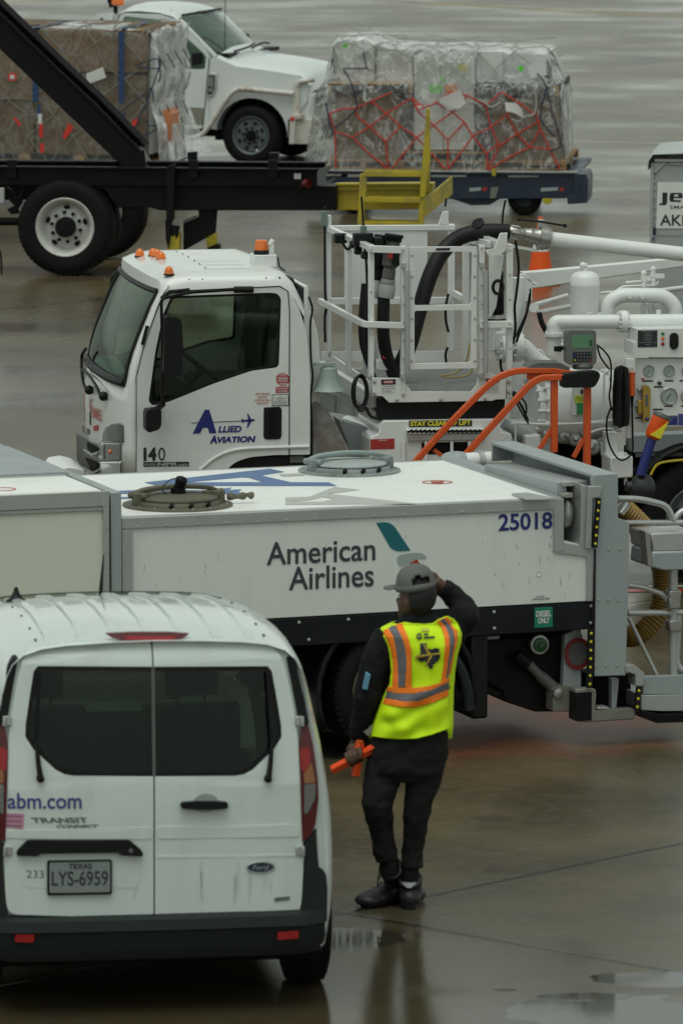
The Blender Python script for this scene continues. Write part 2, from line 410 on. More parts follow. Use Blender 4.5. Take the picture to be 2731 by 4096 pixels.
    # pools of standing water with sharp, broken edges
    edge = math_('MULTIPLY', math_('SUBTRACT', noise(tc, 1.5, 6, .6), .5), 1.5); edge2 = math_('MULTIPLY', math_('SUBTRACT', noise(tc, .8, 4, .6), .5), 1.6)
    pools = None; film = None
    for (px, py, rx, ry, soft) in POOLS:
        c = ground(px, py); mp = N('ShaderNodeMapping'); mp.vector_type = 'TEXTURE'; mp.inputs['Location'].default_value = c; mp.inputs['Scale'].default_value = (rx, ry, 1); L(tc, mp.inputs['Vector'])
        ln = N('ShaderNodeVectorMath'); ln.operation = 'LENGTH'; L(mp.outputs[0], ln.inputs[0])
        v = rng(math_('ADD', ln.outputs['Value'], edge2 if soft else edge), .6 if soft else .95, 1.15 if soft else 1.02, 1.0, 0.0)
        if soft: film = v if film is None else math_('MAXIMUM', film, v)
        else: pools = v if pools is None else math_('MAXIMUM', pools, v)
    wet0 = wet; wet = math_('MAXIMUM', math_('MAXIMUM', wet, math_('MULTIPLY', film, .8)), pools)
    base = mix(math_('MULTIPLY', film, .55), base, (.040, .033, .020)); base = mix(math_('MULTIPLY', pools, .8), base, (.030, .028, .022))
    red_tint = None
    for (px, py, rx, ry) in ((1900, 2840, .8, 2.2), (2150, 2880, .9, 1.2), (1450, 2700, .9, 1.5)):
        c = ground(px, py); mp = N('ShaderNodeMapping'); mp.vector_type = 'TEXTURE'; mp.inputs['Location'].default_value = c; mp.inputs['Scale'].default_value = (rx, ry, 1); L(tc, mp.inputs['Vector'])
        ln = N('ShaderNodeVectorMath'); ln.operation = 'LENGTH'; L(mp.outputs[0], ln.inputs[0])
        v = rng(math_('ADD', ln.outputs['Value'], edge2), .35, 1.25, 1.0, 0.0); red_tint = v if red_tint is None else math_('MAXIMUM', red_tint, v)
    red_tint = math_('MULTIPLY', red_tint, rng(fine, .30, .60, .55, 1.0))
    base = mix(math_('MULTIPLY', red_tint, .72), base, (.30, .055, .020))          # red-orange tint mixed into the slab under the tank truck
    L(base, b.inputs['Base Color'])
    ro = N('ShaderNodeMapRange'); ro.inputs['To Min'].default_value = .34; ro.inputs['To Max'].default_value = .05; L(math_('MAXIMUM', math_('MULTIPLY', wet0, .62), math_('MAXIMUM', math_('MULTIPLY', film, .68), pools)), ro.inputs['Value'])
    rr = math_('ADD', ro.outputs[0], math_('MULTIPLY', math_('SUBTRACT', fine, .5), .12))
    L(rr, b.inputs['Roughness']); b.inputs['Specular IOR Level'].default_value = .5
    bp = N('ShaderNodeBump'); bp.inputs['Distance'].default_value = .006
    L(math_('SUBTRACT', .36, math_('MULTIPLY', wet, .35)), bp.inputs['Strength'])
    h = math_('SUBTRACT', math_('ADD', math_('MULTIPLY', grit, .5), fine), math_('MULTIPLY', jm, 1.2))
    L(h, bp.inputs['Height']); L(bp.outputs[0], b.inputs['Normal'])
    return m
_j0, _j1 = ground(1366, 3650), ground(2731, 3895)      # the joint that passes under the marshaller's boots
_k0 = ground(1680, 3590)
JOINT_ROT = -math.atan2(_j1.y - _j0.y, _j1.x - _j0.x)
_rm = Matrix.Rotation(JOINT_ROT, 3, 'Z')
_a, _b = _rm @ _j0, _rm @ _k0
POOLS = [(2560, 4060, .62, .42, 0), (2680, 3915, .45, .18, 0), (2330, 3985, .22, .10, 0), (2480, 4020, .12, .06, 0), (1390, 3760, .30, .32, 0), (1300, 2985, .4, .5, 0), (2020, 3960, .07, .03, 0),
         (1550, 3850, 1.1, 1.0, 1), (2300, 4060, 1.6, .9, 1), (700, 4050, 2.0, 1.2, 1), (200, 1480, 2.0, .5, 1)]
SLAB = 6.1
JOINT_OFF = (_b.x, _a.y, 0)
g = MB(); g.add([(-1500, -60, 0), (1500, -60, 0), (1500, 3000, 0), (-1500, 3000, 0)], [(0, 1, 2, 3)])
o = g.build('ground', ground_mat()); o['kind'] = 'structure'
def paint_line(name, pix, w, m):
    pts = [ground(*p) for p in pix]; q = MB()
    rows = []
    for i, p in enumerate(pts):
        d = (pts[min(i + 1, len(pts) - 1)] - pts[max(i - 1, 0)]).normalized(); n = Vector((-d.y, d.x, 0)) * (w / 2)
        rows.append([p + n + V(0, 0, .004), p - n + V(0, 0, .004)])
    q.grid(rows); o = q.build(name, m); o['kind'] = 'structure'; return o
YLINE = mat('worn_yellow_road_paint', (.42, .28, .05), .4, dirt=.7, dirt_col=(.12, .1, .07), dscale=.8, lo=.4, hi=.7)
WLINE = mat('worn_white_road_paint', (.52, .52, .50), .35, dirt=.7, dirt_col=(.2, .2, .18), dscale=.6, lo=.4, hi=.7)
paint_line('yellow_line', [(1250, -22), (1700, 12), (2200, 42), (2900, 78)], .16, YLINE)
paint_line('yellow_line', [(600, -40), (1500, 0), (2100, 32), (2900, 62)], .10, YLINE)
paint_line('yellow_line', [(-100, 10), (150, 4), (420, -6)], .3, YLINE)
paint_line('white_line', [(1500, 545), (2250, 566), (2900, 580)], .13, WLINE)
paint_line('white_line', [(2150, 645), (2500, 652), (2900, 664)], .08, WLINE)
RLINE = mat('red_line_paint', (.40, .03, .02), .3, dirt=.4, dirt_col=(.2, .05, .03), dscale=3)
paint_line('red_line', [(2250, 2368), (2850, 2360)], .12, RLINE); paint_line('white_line', [(2250, 2352), (2850, 2344)], .07, WLINE)
# ------------------------------------------------------------------ shared builders
def pan(fr, pts, y, th, name, m, parent, r=0.0, bevel=0.003, holes=(), label=None):
    """panel on the plane y of a thing, outline given in photo pixels, th thick (away from the camera)"""
    l = fr.S(pts, y); l = rpoly(l, r) if r else l
    hs = [rpoly(fr.S(h, y), r) if r else fr.S(h, y) for h in holes]
    return MB().prism(l, (0, th, 0), hs).build(name, m, parent, bevel=bevel, label=label)
def words(fr, body, x0, y0, x1, y1, y, m, parent, name='lettering', **k):
    """lettering in the pixel box (x0 left, y0 bottom-left, x1 right, y1 top) on plane y; base line follows the plane"""
    a = fr.side(x0, y0, y); c = fr.side(x0, y1, y); b = fr.side(x1, y0, y); b.z = a.z; c.x = a.x
    return lettering(body, (a, b, c), m, parent, name, **k)
def wheel(parent, c, r, w, rimr, mrim, ax=(0, -1, 0), holes=8, name='wheel', dish=.07, hub=.33, nuts=10):
    """tyre, dished rim, hub and nuts; c = centre of the outer face, ax points out"""
    tw = w
    prof = [(-tw + .02, rimr * .95), (-tw, r * .80), (-tw + .012, r * .93), (-tw + .05, r * .985), (-tw * .5, r), (-.05, r * .985), (-.012, r * .93), (0, r * .80), (-.004, rimr * 1.12), (-.02, rimr * .98)]
    root = MB().lathe(prof, c, ax, 44, cap=False)
    d, a, b = basis(ax); c = Vector(c)
    for k in range(60):                                                  # tread blocks on the shoulders
        t = 2 * math.pi * k / 60; u = a * math.cos(t) + b * math.sin(t); q = d.cross(u)
        for h in (-.045, -tw + .045):
            p = c + d * h + u * (r * .972); root.bar(p - u * .02, p + u * (r * .012), .05, r * .06, up=q)
    ty = root.build(name, RUBBER, parent, angle=50)
    rp = [(-.008, rimr * 1.06), (.004, rimr * 1.03), (-.005, rimr * .98), (-.03, rimr * .90), (-dish * .8, rimr * .84), (-dish, rimr * .78), (-dish * .75, rimr * .55), (-dish * .7, hub * rimr * 1.1), (-dish * .7, 0.0)]
    rm = MB().lathe(rp, c, ax, 40, cap=False).build('rim', mrim, ty)
    q = MB()
    q.lathe([(-dish, hub * rimr), (.0, hub * rimr * .97), (.02, hub * rimr * .9), (.024, .0)], c, ax, 20)
    for k in range(nuts):
        t = 2 * math.pi * k / nuts + .2; p = c + (a * math.cos(t) + b * math.sin(t)) * (hub * rimr * 1.42) - d * dish * .75
        q.cyl(p, p + d * .035, rimr * .065, 8)
    q.build('hub', BLACKP, ty)
    if holes:
        q = MB()
        for k in range(holes):
            t = 2 * math.pi * k / holes + .35; u = a * math.cos(t) + b * math.sin(t); v = d.cross(u)
            p = c + u * (rimr * .70) - d * (dish * .88 - .008)
            ring = [p + u * (math.cos(s * math.pi / 6) * rimr * .075) + v * (math.sin(s * math.pi / 6) * rimr * .12) for s in range(12)]
            q.prism(ring, d * .006)
        q.each('vent_hole', DARK, ty)
    return ty
def rivets(mb, a, b, n, r, nrm):
    a, b, nrm = Vector(a), Vector(b), Vector(nrm)
    for k in range(n):
        p = a + (b - a) * ((k + .5) / n); mb.lathe([(0, r), (r * .5, r * .8), (r * .75, 0)], p, nrm, 8)

# ------------------------------------------------------------------ lavatory service truck (white tank body, grey trim)
A = Frame(ground(1430, 3040), R(19))
lav = thing('service_truck', A, 'long white airport service truck with grey-framed body, rooftop hatches and blue number on its side', 'truck')
Wd = 2.0
ztop = A.side(1430, 2036).z
def side_poly(): return [(486, 2083), (2250, 2001), (2252, 2163), (2380, 2193), (2380, 2403), (486, 2507)]
body = A.S(side_poly())
body[0].z = ztop; body[1].z = ztop
tank = MB().prism(body, (0, Wd, 0)).build('tank_body', PANEL, lav, bevel=.012)
# roof skin and its painted marks
x0, x1 = body[0].x, body[1].x
roof = MB().prism([V(x0, .05, ztop + .004), V(x1 - .03, .05, ztop + .004), V(x1 - .03, Wd - .05, ztop + .004), V(x0, Wd - .05, ztop + .004)], (0, 0, .008)).build('roof', ROOFW, lav)
zr = ztop + .0135
def roof_shape(pts, m, holes=(), k=0):
    MB().prism(A.T(pts, zr + k * .001), (0, 0, .002), [A.T(h, zr + k * .001) for h in holes]).build('lettering', m, roof)
c6 = lambda l: [(x * .871, 1750 + y * .871) for x, y in l]
c7 = lambda l: [(1200 + x * .9764, 1750 + y * .9764) for x, y in l]
roof_shape(c6([(665, 207), (1240, 144), (1305, 158), (1200, 173), (1215, 179), (1335, 206), (1510, 207), (1545, 222), (730, 222)]), ROOFBLUE, [c6([(845, 207), (1110, 183), (1140, 184), (1210, 206)])])
roof_shape(c6([(530, 246), (700, 240), (940, 243), (1065, 231), (1045, 242), (1110, 239), (1092, 250), (1130, 262), (985, 258), (880, 268), (700, 262), (560, 258)]), ROOFBLUE)
roof_shape(c6([(530, 276), (640, 272), (700, 275), (620, 281), (530, 282)]), ROOFBLUE)
roof_shape(c7([(-60, 247), (40, 243), (140, 203), (243, 214), (110, 232), (168, 237), (482, 272), (330, 273), (-60, 275)]), ROOFGREY, [c7([(-50, 262), (40, 256), (90, 244), (140, 252), (90, 264)])])
roof_shape(c6([(1280, 168), (1375, 165), (1400, 174), (1300, 178)]), ROOFGREY, k=1)
def oval(cx, cy, a, b, n=28): return [(cx + a * math.cos(2 * math.pi * k / n), cy + b * math.sin(2 * math.pi * k / n)) for k in range(n)]
roof_shape(oval(1748, 1929, 61, 7), REDSTK, [oval(1748, 1929, 55, 5.6)])
q = MB(); q.prism(A.T([(1722, 1927), (1775, 1926), (1775, 1928), (1722, 1929)], zr), (0, 0, .002)); q.prism(A.T([(1725, 1931), (1772, 1930), (1772, 1932), (1725, 1933)], zr), (0, 0, .002)); q.build('lettering', REDSTK, roof)
pts = A.T(c7([(865, 236), (930, 233), (1050, 257), (920, 259)]), zr); MB().prism(pts, (0, 0, .012)).build('access_plate', ALU, roof, bevel=.002)
# alloy edge trim with rivets
q = MB(); t = .014; hh = .062
def trim(p, w0, up, y=-t):
    """flat strip along a polyline in the side plane; w0 wide towards 'up'"""
    for a, b in zip(p, p[1:]):
        u = Vector(up); q.prism([a + V(0, y, 0), b + V(0, y, 0), b + V(0, y, 0) + u * w0, a + V(0, y, 0) + u * w0], (0, t - .001, 0))
trim([V(x0, 0, ztop + .008), V(x1, 0, ztop + .008)], hh, (0, 0, -1))
zl = body[5].z
q.box((x0, -t - .002, zl + .004), (x0 + .062, -.001, ztop - hh))
xr = body[1].x; xe = body[3].x
q.box((xr - .062, -t - .003, body[2].z - .06), (xr, -.001, ztop + .009))
q.prism([body[2] + V(-.062, -t - .001, 0), body[3] + V(0, -t - .001, 0), body[3] + V(0, -t - .001, -.055), body[2] + V(-.062, -t - .001, -.065)], (0, t, 0))
q.box((xe - .06, -t - .002, body[4].z + .002), (xe, -.001, body[3].z))
q.box((x0, -.012, ztop + .0015), (x1, .05, ztop + .010)); q.box((x1 - .05, .05, ztop + .0015), (x1 + .012, Wd + .01, ztop + .0125)); q.box((x0, Wd - .05, ztop + .0015), (x1, Wd + .012, ztop + .011))
rivets(q, (x0, -t, ztop - .045), (x1, -t, ztop - .045), 15, .008, (0, -1, 0))
rivets(q, (x0 + .03, -t, zl), (x0 + .03, -t, ztop - .08), 4, .006, (0, -1, 0)); rivets(q, (xe - .03, -t, body[4].z), (xe - .03, -t, body[3].z), 3, .006, (0, -1, 0))
q.build('edge_trim', ALU, lav, bevel=.002)
# lettering on the side
words(A, 'American', 1066, 2262, 1500, 2169, -.001, SLATE, lav, bold=.012)
words(A, 'Airlines', 1155, 2362, 1494, 2268, -.001, SLATE, lav, bold=.012)
words(A, '25018', 1992, 2125, 2207, 2056, -.001, NAVY, lav, bold=.022)
words(A, '1441865788', 2125, 2402, 2195, 2393, -.001, GREYINK, lav, bold=.01)
words(A, 'NATION', 2140, 2391, 2175, 2384, -.001, GREYINK, lav, bold=.01)
g1 = lambda l: [(1300 + x * .4146, 2150 + y * .4146) for x, y in l]
q = MB(); q.prism(rpoly(A.S(c7([(312, 349), (360, 347), (385, 362), (452, 463), (400, 467), (372, 455)]), -.004), [.002, .03, .06, .004, .03, .06]), (0, .003, 0)); q.build('logo_tail', TEAL, lav)
q = MB(); q.prism(rpoly(A.S(g1([(715, 280), (693, 215), (700, 180), (760, 158), (860, 146), (930, 150), (970, 180), (978, 205), (900, 205), (850, 222), (800, 250)]), -.004), .012), (0, .003, 0)); q.build('logo_wing', SILVER, lav)
q = MB(); q.prism(A.S(g1([(815, 250), (885, 212), (915, 255)]), -.0045), (0, .003, 0)); q.build('logo_beak', RED, lav)
SCUFF = mat('scuff_marks', (.40, .41, .38), .6)
rs_ = random.Random(5)
for k in range(46):                                                     # rub marks and drips left by years of hoses
    px = rs_.choice((1900, 2100, 700, 1750, 2250)) + rs_.uniform(-190, 190); py = rs_.uniform(2130, 2390); w_, h_ = rs_.uniform(3, 9), rs_.uniform(2, 16) if k % 3 else rs_.uniform(14, 40)
    if px > 2330 or (px > 2230 and py < 2200): continue
    sl = rs_.uniform(-4, 4); MB().prism(A.S([(px - w_ * .2, py), (px + w_ * .2, py + 1), (px + w_ * .3 + sl, py + h_ * .6), (px + w_ * .1 + sl, py + h_), (px - w_ * .3 + sl, py + h_ * .7)], -.0006), (0, .0004, 0)).build('scuff', SCUFF, tank)
dn = A.side(2152, 2294, -.001); MB().lathe([(0, .017), (.004, .016), (.002, .011), (.0015, 0)], dn, (0, -1, 0), 18).build('dent_patch', PANEL, tank)
# skirt
sk = A.S([(486, 2511), (2380, 2407), (2380, 2516), (486, 2624)], .0)
q = MB().prism(sk, (0, .05, 0)); skirt = q.build('skirt', SKIRT, lav, bevel=.004)
q = MB()
for px, py in [(1196, 2490), (1393, 2478), (1975, 2448), (2363, 2424), (1235, 2559), (1976, 2513), (2361, 2492), (900, 2510), (700, 2520)]:
    q.lathe([(0, .011), (.006, .008), (.008, 0)], A.side(px, py, -.001), (0, -1, 0), 10)
q.each('bolt', GALV, skirt)
pan(A, [(2137, 2431), (2209, 2428), (2209, 2508), (2137, 2512)], -.006, .005, 'fuel_sign', GREENSIGN, lav, bevel=.001)
words(A, 'DIESEL', 2142, 2468, 2202, 2444, -.007, WHITEINK, lav, bold=.03); words(A, 'ONLY', 2150, 2494, 2196, 2471, -.007, WHITEINK, lav, bold=.03)
# front compartment (left), a hand higher than the tank
B0 = A.S([(-330, 2026), (434, 1971), (434, 2520), (-330, 2560)], -.03)
zf = B0[1].z; B0[0].z = zf; B0[2].z = B0[3].z = B0[2].z
fc = MB().prism(B0, (0, 2.36, 0)).build('front_compartment', CREAM, lav, bevel=.01)
xf0, xf1 = B0[0].x, B0[1].x
yb = A.top(108, 1915, zf).y
q = MB(); q.box((xf0 + .02, .03, zf + .002), (xf1 - .03, yb, zf + .01)); q.build('roof', ROOFW, fc)
q = MB(); q.box((xf0 + .02, yb + .02, zf + .002), (xf1 + .0, 2.3, zf + .03)); q.build('rear_roof', ALUP, fc, bevel=.006)
q = MB(); q.box((xf0, yb - .012, zf + .002), (xf1 - .03, yb + .012, zf + .02))
q.box((xf0, -.05, zf - .075), (xf1 - .03, -.031, zf + .011)); q.box((xf0, -.044, zf - .10), (xf1 - .03, -.031, zf - .078)); q.box((xf1 - .036, -.052, B0[2].z), (xf1 - .002, -.031, zf + .012))
rivets(q, (xf0, -.044, zf - .089), (xf1, -.044, zf - .089), 8, .007, (0, -1, 0)); rivets(q, (xf1 - .018, -.052, B0[2].z), (xf1 - .018, -.052, zf), 6, .006, (0, -1, 0))
q.build('edge_trim', ALU, fc, bevel=.002)
xg = A.side(487, 1976, -.03).x
q = MB(); q.box((xf1 + .016, -.03, B0[2].z), (xg, 2.36, zf + .0)); q.build('door_post', ALUP, fc, bevel=.004)
MB().prism(A.T(oval(16, 1957, 50, 7), zf + .0105), (0, 0, .002), [A.T(oval(16, 1957, 44, 5.4), zf + .0105)]).build('lettering', REDSTK, fc)
# rooftop hatches
def hatch(px, py, r, m, mlid, arm):
    c = A.top(px, py, ztop + .012); q = MB()
    q.lathe([(0, r), (.012, r), (.014, r * .985), (.014, r * .80), (.036, r * .78), (.046, r * .74)], c, (0, 0, 1), 40)
    h = q.build('hatch', m, lav); q = MB()
    for k in range(16):
        t = 2 * math.pi * k / 16; q.lathe([(.014, .010), (.020, .008), (.021, 0)], c + V(math.cos(t) * r * .9, math.sin(t) * r * .9, 0), (0, 0, 1), 8)
    q.each('bolt', STEEL, h)
    MB().lathe([(.040, r * .70), (.049, r * .74), (.057, r * .73), (.062, r * .68), (.072, r * .40), (.076, 0)], c, (0, 0, 1), 36).build('hatch_lid', mlid, h)
    MB().lathe([(.034, r * .755), (.040, r * .765), (.045, r * .75)], c, (0, 0, 1), 36).build('seal', BLACK, h)
    q = MB()
    for sx in (-1, 1):
        b = c + V(sx * r * .78, -.02, 0); q.cbox(b + V(0, 0, .045), (.045, .08, .085)); q.cyl(b + V(-.04 * sx, -.06, .07), b + V(.03 * sx, .06, .07), .02, 10); q.cbox(b + V(-.05 * sx, 0, .07), (.1, .045, .03))
    q.each('hinge', m, h, bevel=.004); q = MB()
    for dx, dy in ((-.35, -.72), (.35, -.72), (0, -.8)): q.cyl(c + V(dx * r, dy * r, .024), c + V(dx * r, dy * r - .018, .038), .014, 8)
    q.each('lid_catch', BLACKP, h)
    p = [c + V(-r * .8, .02, .075), c + V(-r * .55, .02, .100), c + V(0, .02, .112), c + V(r * .55, .02, .100), c + V(r * .8, .02, .075)]
    q = MB(); sp = smooth_path(p, 6); q.grid([[a + V(0, -.035, -.012) for a in sp], [a + V(0, -.03, .010) for a in sp], [a + V(0, .03, .010) for a in sp], [a + V(0, .035, -.012) for a in sp]])
    q.build('clamp_bar', arm, h, solid=.006)
    return c, h
c, h = hatch(1397, 1885, .315, HATCHG, mat('pale_hatch_lid', (.36, .40, .39), .45, dirt=.4, dirt_col=(.2, .22, .21), dscale=7), BELLG)
c, h = hatch(711, 2022, .325, HATCHO, HATCHO, HATCHO)
q = MB(); k = c + V(.0, -.01, .075)
q.cyl(k, k + V(0, 0, .03), .045, 14); q.cyl(k + V(0, 0, .03), k + V(.01, -.01, .06), .03, 14); q.lathe([(0, .024), (.012, .034), (.032, .037), (.044, .031), (.05, .02), (.052, 0)], k + V(.01, -.01, .05), (.2, -.2, 1), 18)
q.build('vent_valve', BLACKP, h)
MB().tube(smooth_path([k + V(-.06, 0, -.01), k + V(-.10, 0, .03), k + V(-.05, 0, .08), k + V(.01, 0, .09)]), .0035, 6).build('chain', BLACK, h)
q = MB(); k = c + V(.30, -.02, .045); q.tube(smooth_path([k, k + V(.07, -.01, -.005), k + V(.12, -.01, .004), k + V(.16, -.01, -.004)]), [.018 + .006 * math.sin(i * .9) for i in range(19)], 10); q.build('latch_handle', HATCHO, h)
# wheels, fender, chassis
for px, py in ((1586, 2776), (-900, 2850)):
    wc = A.side(px, py, .02); wc.z = .39
    wheel(lav, wc, .39, .24, .26, mat('brown_rim', (.09, .075, .05), .5), holes=6, dish=.10); wheel(lav, wc + V(0, .25, 0), .39, .24, .26, TAN, holes=0)
    wheel(lav, wc + V(0, Wd - .06, 0), .39, .24, .26, TAN, ax=(0, 1, 0), holes=0)
    fp = [wc + V(math.cos(t) * .49, 0, math.sin(t) * .49) for t in [R(a) for a in range(-12, 205, 12)]]
    q = MB(); q.grid([[p + V(0, y, 0) for p in fp] for y in (-.005, .0, .5)]); q.build('fender', BLACK, lav, solid=.03)
wc = A.side(1586, 2776, .02); wc.z = .39
q = MB(); q.box((wc.x + .47, .02, .20), (wc.x + .58, .5, .74)); q.build('mud_flap', BLACK, lav, bevel=.02)
fr = A.side(1840, 2640, .01); q = MB(); q.tube(smooth_path([A.side(1812, 2625, -.02), A.side(1850, 2690, -.02), A.side(1872, 2770, -.02), A.side(1878, 2840, -.02)]), .03, 8); q.build('fender_edge', BUMPER, lav)
q = MB(); q.box((x0 - 1.2, .25, .45), (xe - .05, Wd - .25, .80)); q.box((x0 - 1.3, .5, .34), (xe, .62, .5)); q.box((x0 - 1.3, Wd - .62, .34), (xe, Wd - .5, .5))
q.build('chassis', DARK, lav, bevel=.01)
low = A.S([(1902, 2560), (2330, 2535), (2330, 2850), (2300, 2846), (2140, 2848), (2015, 2806), (2012, 2766), (1902, 2700)], .22)
MB().prism(low, (0, 1.3, 0)).build('subframe', BLACKP, lav, bevel=.01)
d3 = lambda x, y: (1800 + x * .594, 2400 + y * .594)
q = MB(); q.cyl(A.side(*d3(440, 370), .15), A.side(*d3(520, 430), .15), .042, 12); q.build('ram_barrel', BLACKP, lav)
q = MB(); q.cyl(A.side(*d3(520, 425), .15), A.side(*d3(605, 510), .15), .028, 12); q.cyl(A.side(*d3(605, 510), .15), A.side(*d3(690, 585), .15), .036, 12); q.build('ram_rod', GREYP, lav)
pan(A, [d3(690, 600), d3(730, 580), d3(800, 580), d3(850, 610), d3(850, 745), d3(690, 750)], .08, .12, 'tow_plate', TAN, lav)
q = MB(); q.lathe([(0, .035), (.02, .03), (.025, 0)], A.side(*d3(720, 625), .08), (0, -1, 0), 14); q.build('pin', STEEL, lav)
pan(A, [d3(770, 235), d3(840, 200), d3(880, 195), d3(880, 600), d3(757, 575)], .12, .05, 'bracket_plate', ALUP, lav)
rc = A.side(*d3(858, 362), .105)
ringo = [rc + V(math.cos(t * .2094) * .085, 0, math.sin(t * .2094) * .098) for t in range(30)]; ringi = [rc + V(math.cos(t * .2094) * .060, 0, math.sin(t * .2094) * .070) for t in range(30)]
MB().prism(ringo, (0, .006, 0), [ringi]).build('warning_ring', mat('faded_red_print', (.20, .02, .018), .5), lav); MB().prism(ringi, (0, .004, 0)).build('warning_disc', GREYP, lav)
gc = A.side(*d3(598, 300), .14); q = MB(); q.lathe([(0, .045), (.03, .042), (.035, .02), (.05, .018), (.052, 0)], gc, (0, -1, 0), 18); q.build('green_cap', mat('dark_green_plastic', (.01, .08, .03), .4), lav)
q = MB(); q.lathe([(-.02, .062), (.012, .058), (.013, .045)], gc, (0, -1, 0), 18); q.build('cap_ring', STEEL, lav)
pan(A, [d3(212, 250), d3(335, 240), d3(330, 262), d3(215, 268)], .03, .05, 'marker_lamp', CLEARL, lav)
# rear hoist: grey mast cover, open channel frame, beams
xm0 = A.side(2376, 1900).x; 
mast = A.S([(2372, 1899), (2470, 1903), (2470, 2072), (2516, 2088), (2511, 2400), (2501, 2702), (2372, 2706)], -.02)
for p in mast[:2]: p.z = mast[0].z
mx = MB().prism(mast, (0, .06, 0)).build('mast_cover', ALUP, lav, bevel=.004)
q = MB()
for px, py in [(2433, 2197), (2478, 2197), (2392, 2400), (2430, 2401), (2470, 2401), (2420, 2662), (2465, 2662), (2378, 2664)]: q.lathe([(0, .009), (.005, .007), (.006, 0)], A.side(px, py, -.021), (0, -1, 0), 8)
q.each('bolt', GALV, mx)
zt = mast[0].z; xa, xb = mast[0].x, mast[1].x
yfar = A.front(1962, 1803, xa).y
q = MB(); q.box((xa, .045, zt - .02), (xb, yfar, zt - .001)); q.box((xb - .02, .045, .9), (xb - .002, yfar, zt - .021)); q.box((xa + .002, yfar - .02, zt - .12), (xb - .02, yfar - .001, zt - .021)); q.build('hoist_frame', ALUP, lav, bevel=.003)
q = MB(); q.box((xa + .03, .2, .75), (xb - .03, yfar - .1, zt - .14)); q.build('hoist_core', BLACKP, lav)
xc = A.side(2246, 1945, .12).x
def beam(p0, p1, h, w, m, x=None, nm='hoist_beam'):
    a, b = A.front(*p0, x or xc), A.front(*p1, x or xc); q = MB(); q.bar(a - V(0, 0, h / 2), b - V(0, 0, h / 2), w, h); q.build(nm, m, lav, bevel=.004)
beam((2246, 1928), (1955, 1857), .085, .06, ALUP); beam((2300, 1925), (2010, 1855), .03, .16, ALU, xc + .08)
beam((2275, 1972), (1990, 1902), .03, .05, STEEL); beam((2240, 1962), (1960, 1893), .022, .05, GREYP)
pp = A.side(2325, 1937, -.01); q = MB(); q.prism(A.S([(2325, 1937), (2352, 1945), (2340, 2195), (2318, 2188)], -.012), (0, .3, 0)); q.build('lift_post', ALU, lav, bevel=.004)
pan(A, [(2352, 1945), (2408, 1945), (2398, 1990), (2370, 1992), (2364, 2196), (2340, 2195)], -.035, .05, 'lift_post_face', ALU, lav)
q = MB(); q.box(tuple(A.side(2282, 2145, .5)), tuple(A.side(2330, 1965, .9))); q.build('pump_housing', GREYP, lav, bevel=.02)
q = MB(); cq = A.side(2262, 2055, .12); q.ball(cq, .062, 16, (.7, 1, 1.35)); q.build('lamp_dome', ALU, lav)
q = MB()
for p0, p1, r in (((2296, 1975), (2300, 2060), .02), ((2262, 1980), (2290, 1982), .014), ((2310, 2010), (2310, 2150), .03)): q.cyl(A.side(*p0, .3), A.side(*p1, .3), r, 10)
q.tube(smooth_path([A.side(2255, 2160, .35), A.side(2275, 2130, .35), A.side(2330, 2120, .35), A.side(2345, 2150, .35)]), .02, 8)
q.each('hydraulic_line', BLACK, lav)
def dotstrip(p0, p1, w, n, nm='reflector_strip'):
    a, b = A.side(*p0, -.045), A.side(*p1, -.045); q = MB(); q.bar(a, b, w, .02); s = q.build(nm, BLACK, lav)
    d = MB()
    for k in range(n):
        p = a + (b - a) * ((k + .5) / n); d.lathe([(0, .0085), (.003, .008), (.004, 0)], p + V(0, -.0101, 0), (0, -1, 0), 10)
    d.each('reflector', YELLOWINK, s)
dotstrip((2392, 1992), (2376, 2190), .028, 6); dotstrip((2376, 2198), (2372, 2500), .016, 0) if False else None
dotstrip((2361, 2515), (2355, 2752), .034, 7); dotstrip((2553, 2745), (2543, 2842), .03, 3)
pan(A, [(2376, 2195), (2383, 2195), (2377, 2706), (2368, 2706)], -.03, .02, 'shadow_gap', BLACK, lav)
# corner bumper and rear platform
pan(A, [d3(845, 600), d3(980, 600), d3(985, 640), d3(975, 745), d3(1245, 735), d3(1243, 805), d3(905, 825), d3(845, 818)], -.03, .10, 'corner_bumper', TAN, lav, bevel=.008)
q = MB(); q.box(tuple(A.side(*d3(845, 818), -.034)), tuple(A.side(*d3(903, 598), .09))); q.build('bumper_pad', BLACKP, lav, bevel=.004)
pan(A, [d3(985, 735), d3(1000, 720), d3(1060, 718), d3(1075, 738)], -.02, .08, 'clip_plate', ALU, lav)
pan(A, [d3(1085, 530), d3(1135, 530), d3(1115, 735), d3(1085, 735)], .06, .05, 'upright', ALUP, lav); pan(A, [d3(965, 515), d3(1215, 500), d3(1215, 735), d3(975, 740)], .25, .3, 'platform_core', DARK, lav)
pan(A, [d3(1180, 440), d3(1235, 435), d3(1305, 490), d3(1298, 580), d3(1245, 580), d3(1245, 500), d3(1180, 480)], -.03, .12, 'step_bracket', ALU, lav)
pan(A, [d3(1300, 518), d3(1640, 508), d3(1640, 632), d3(1295, 634)], .02, .06, 'platform_side', ALUP, lav)
pan(A, [d3(1285, 642), d3(1640, 636), d3(1640, 745), d3(1420, 748), d3(1285, 740)], .0, .5, 'platform_step', ALU, lav)
pan(A, [d3(1280, 745), d3(1420, 772), d3(1640, 765), d3(1640, 822), d3(1390, 830), d3(1280, 790)], -.04, .5, 'platform_tread', BLACKP, lav)
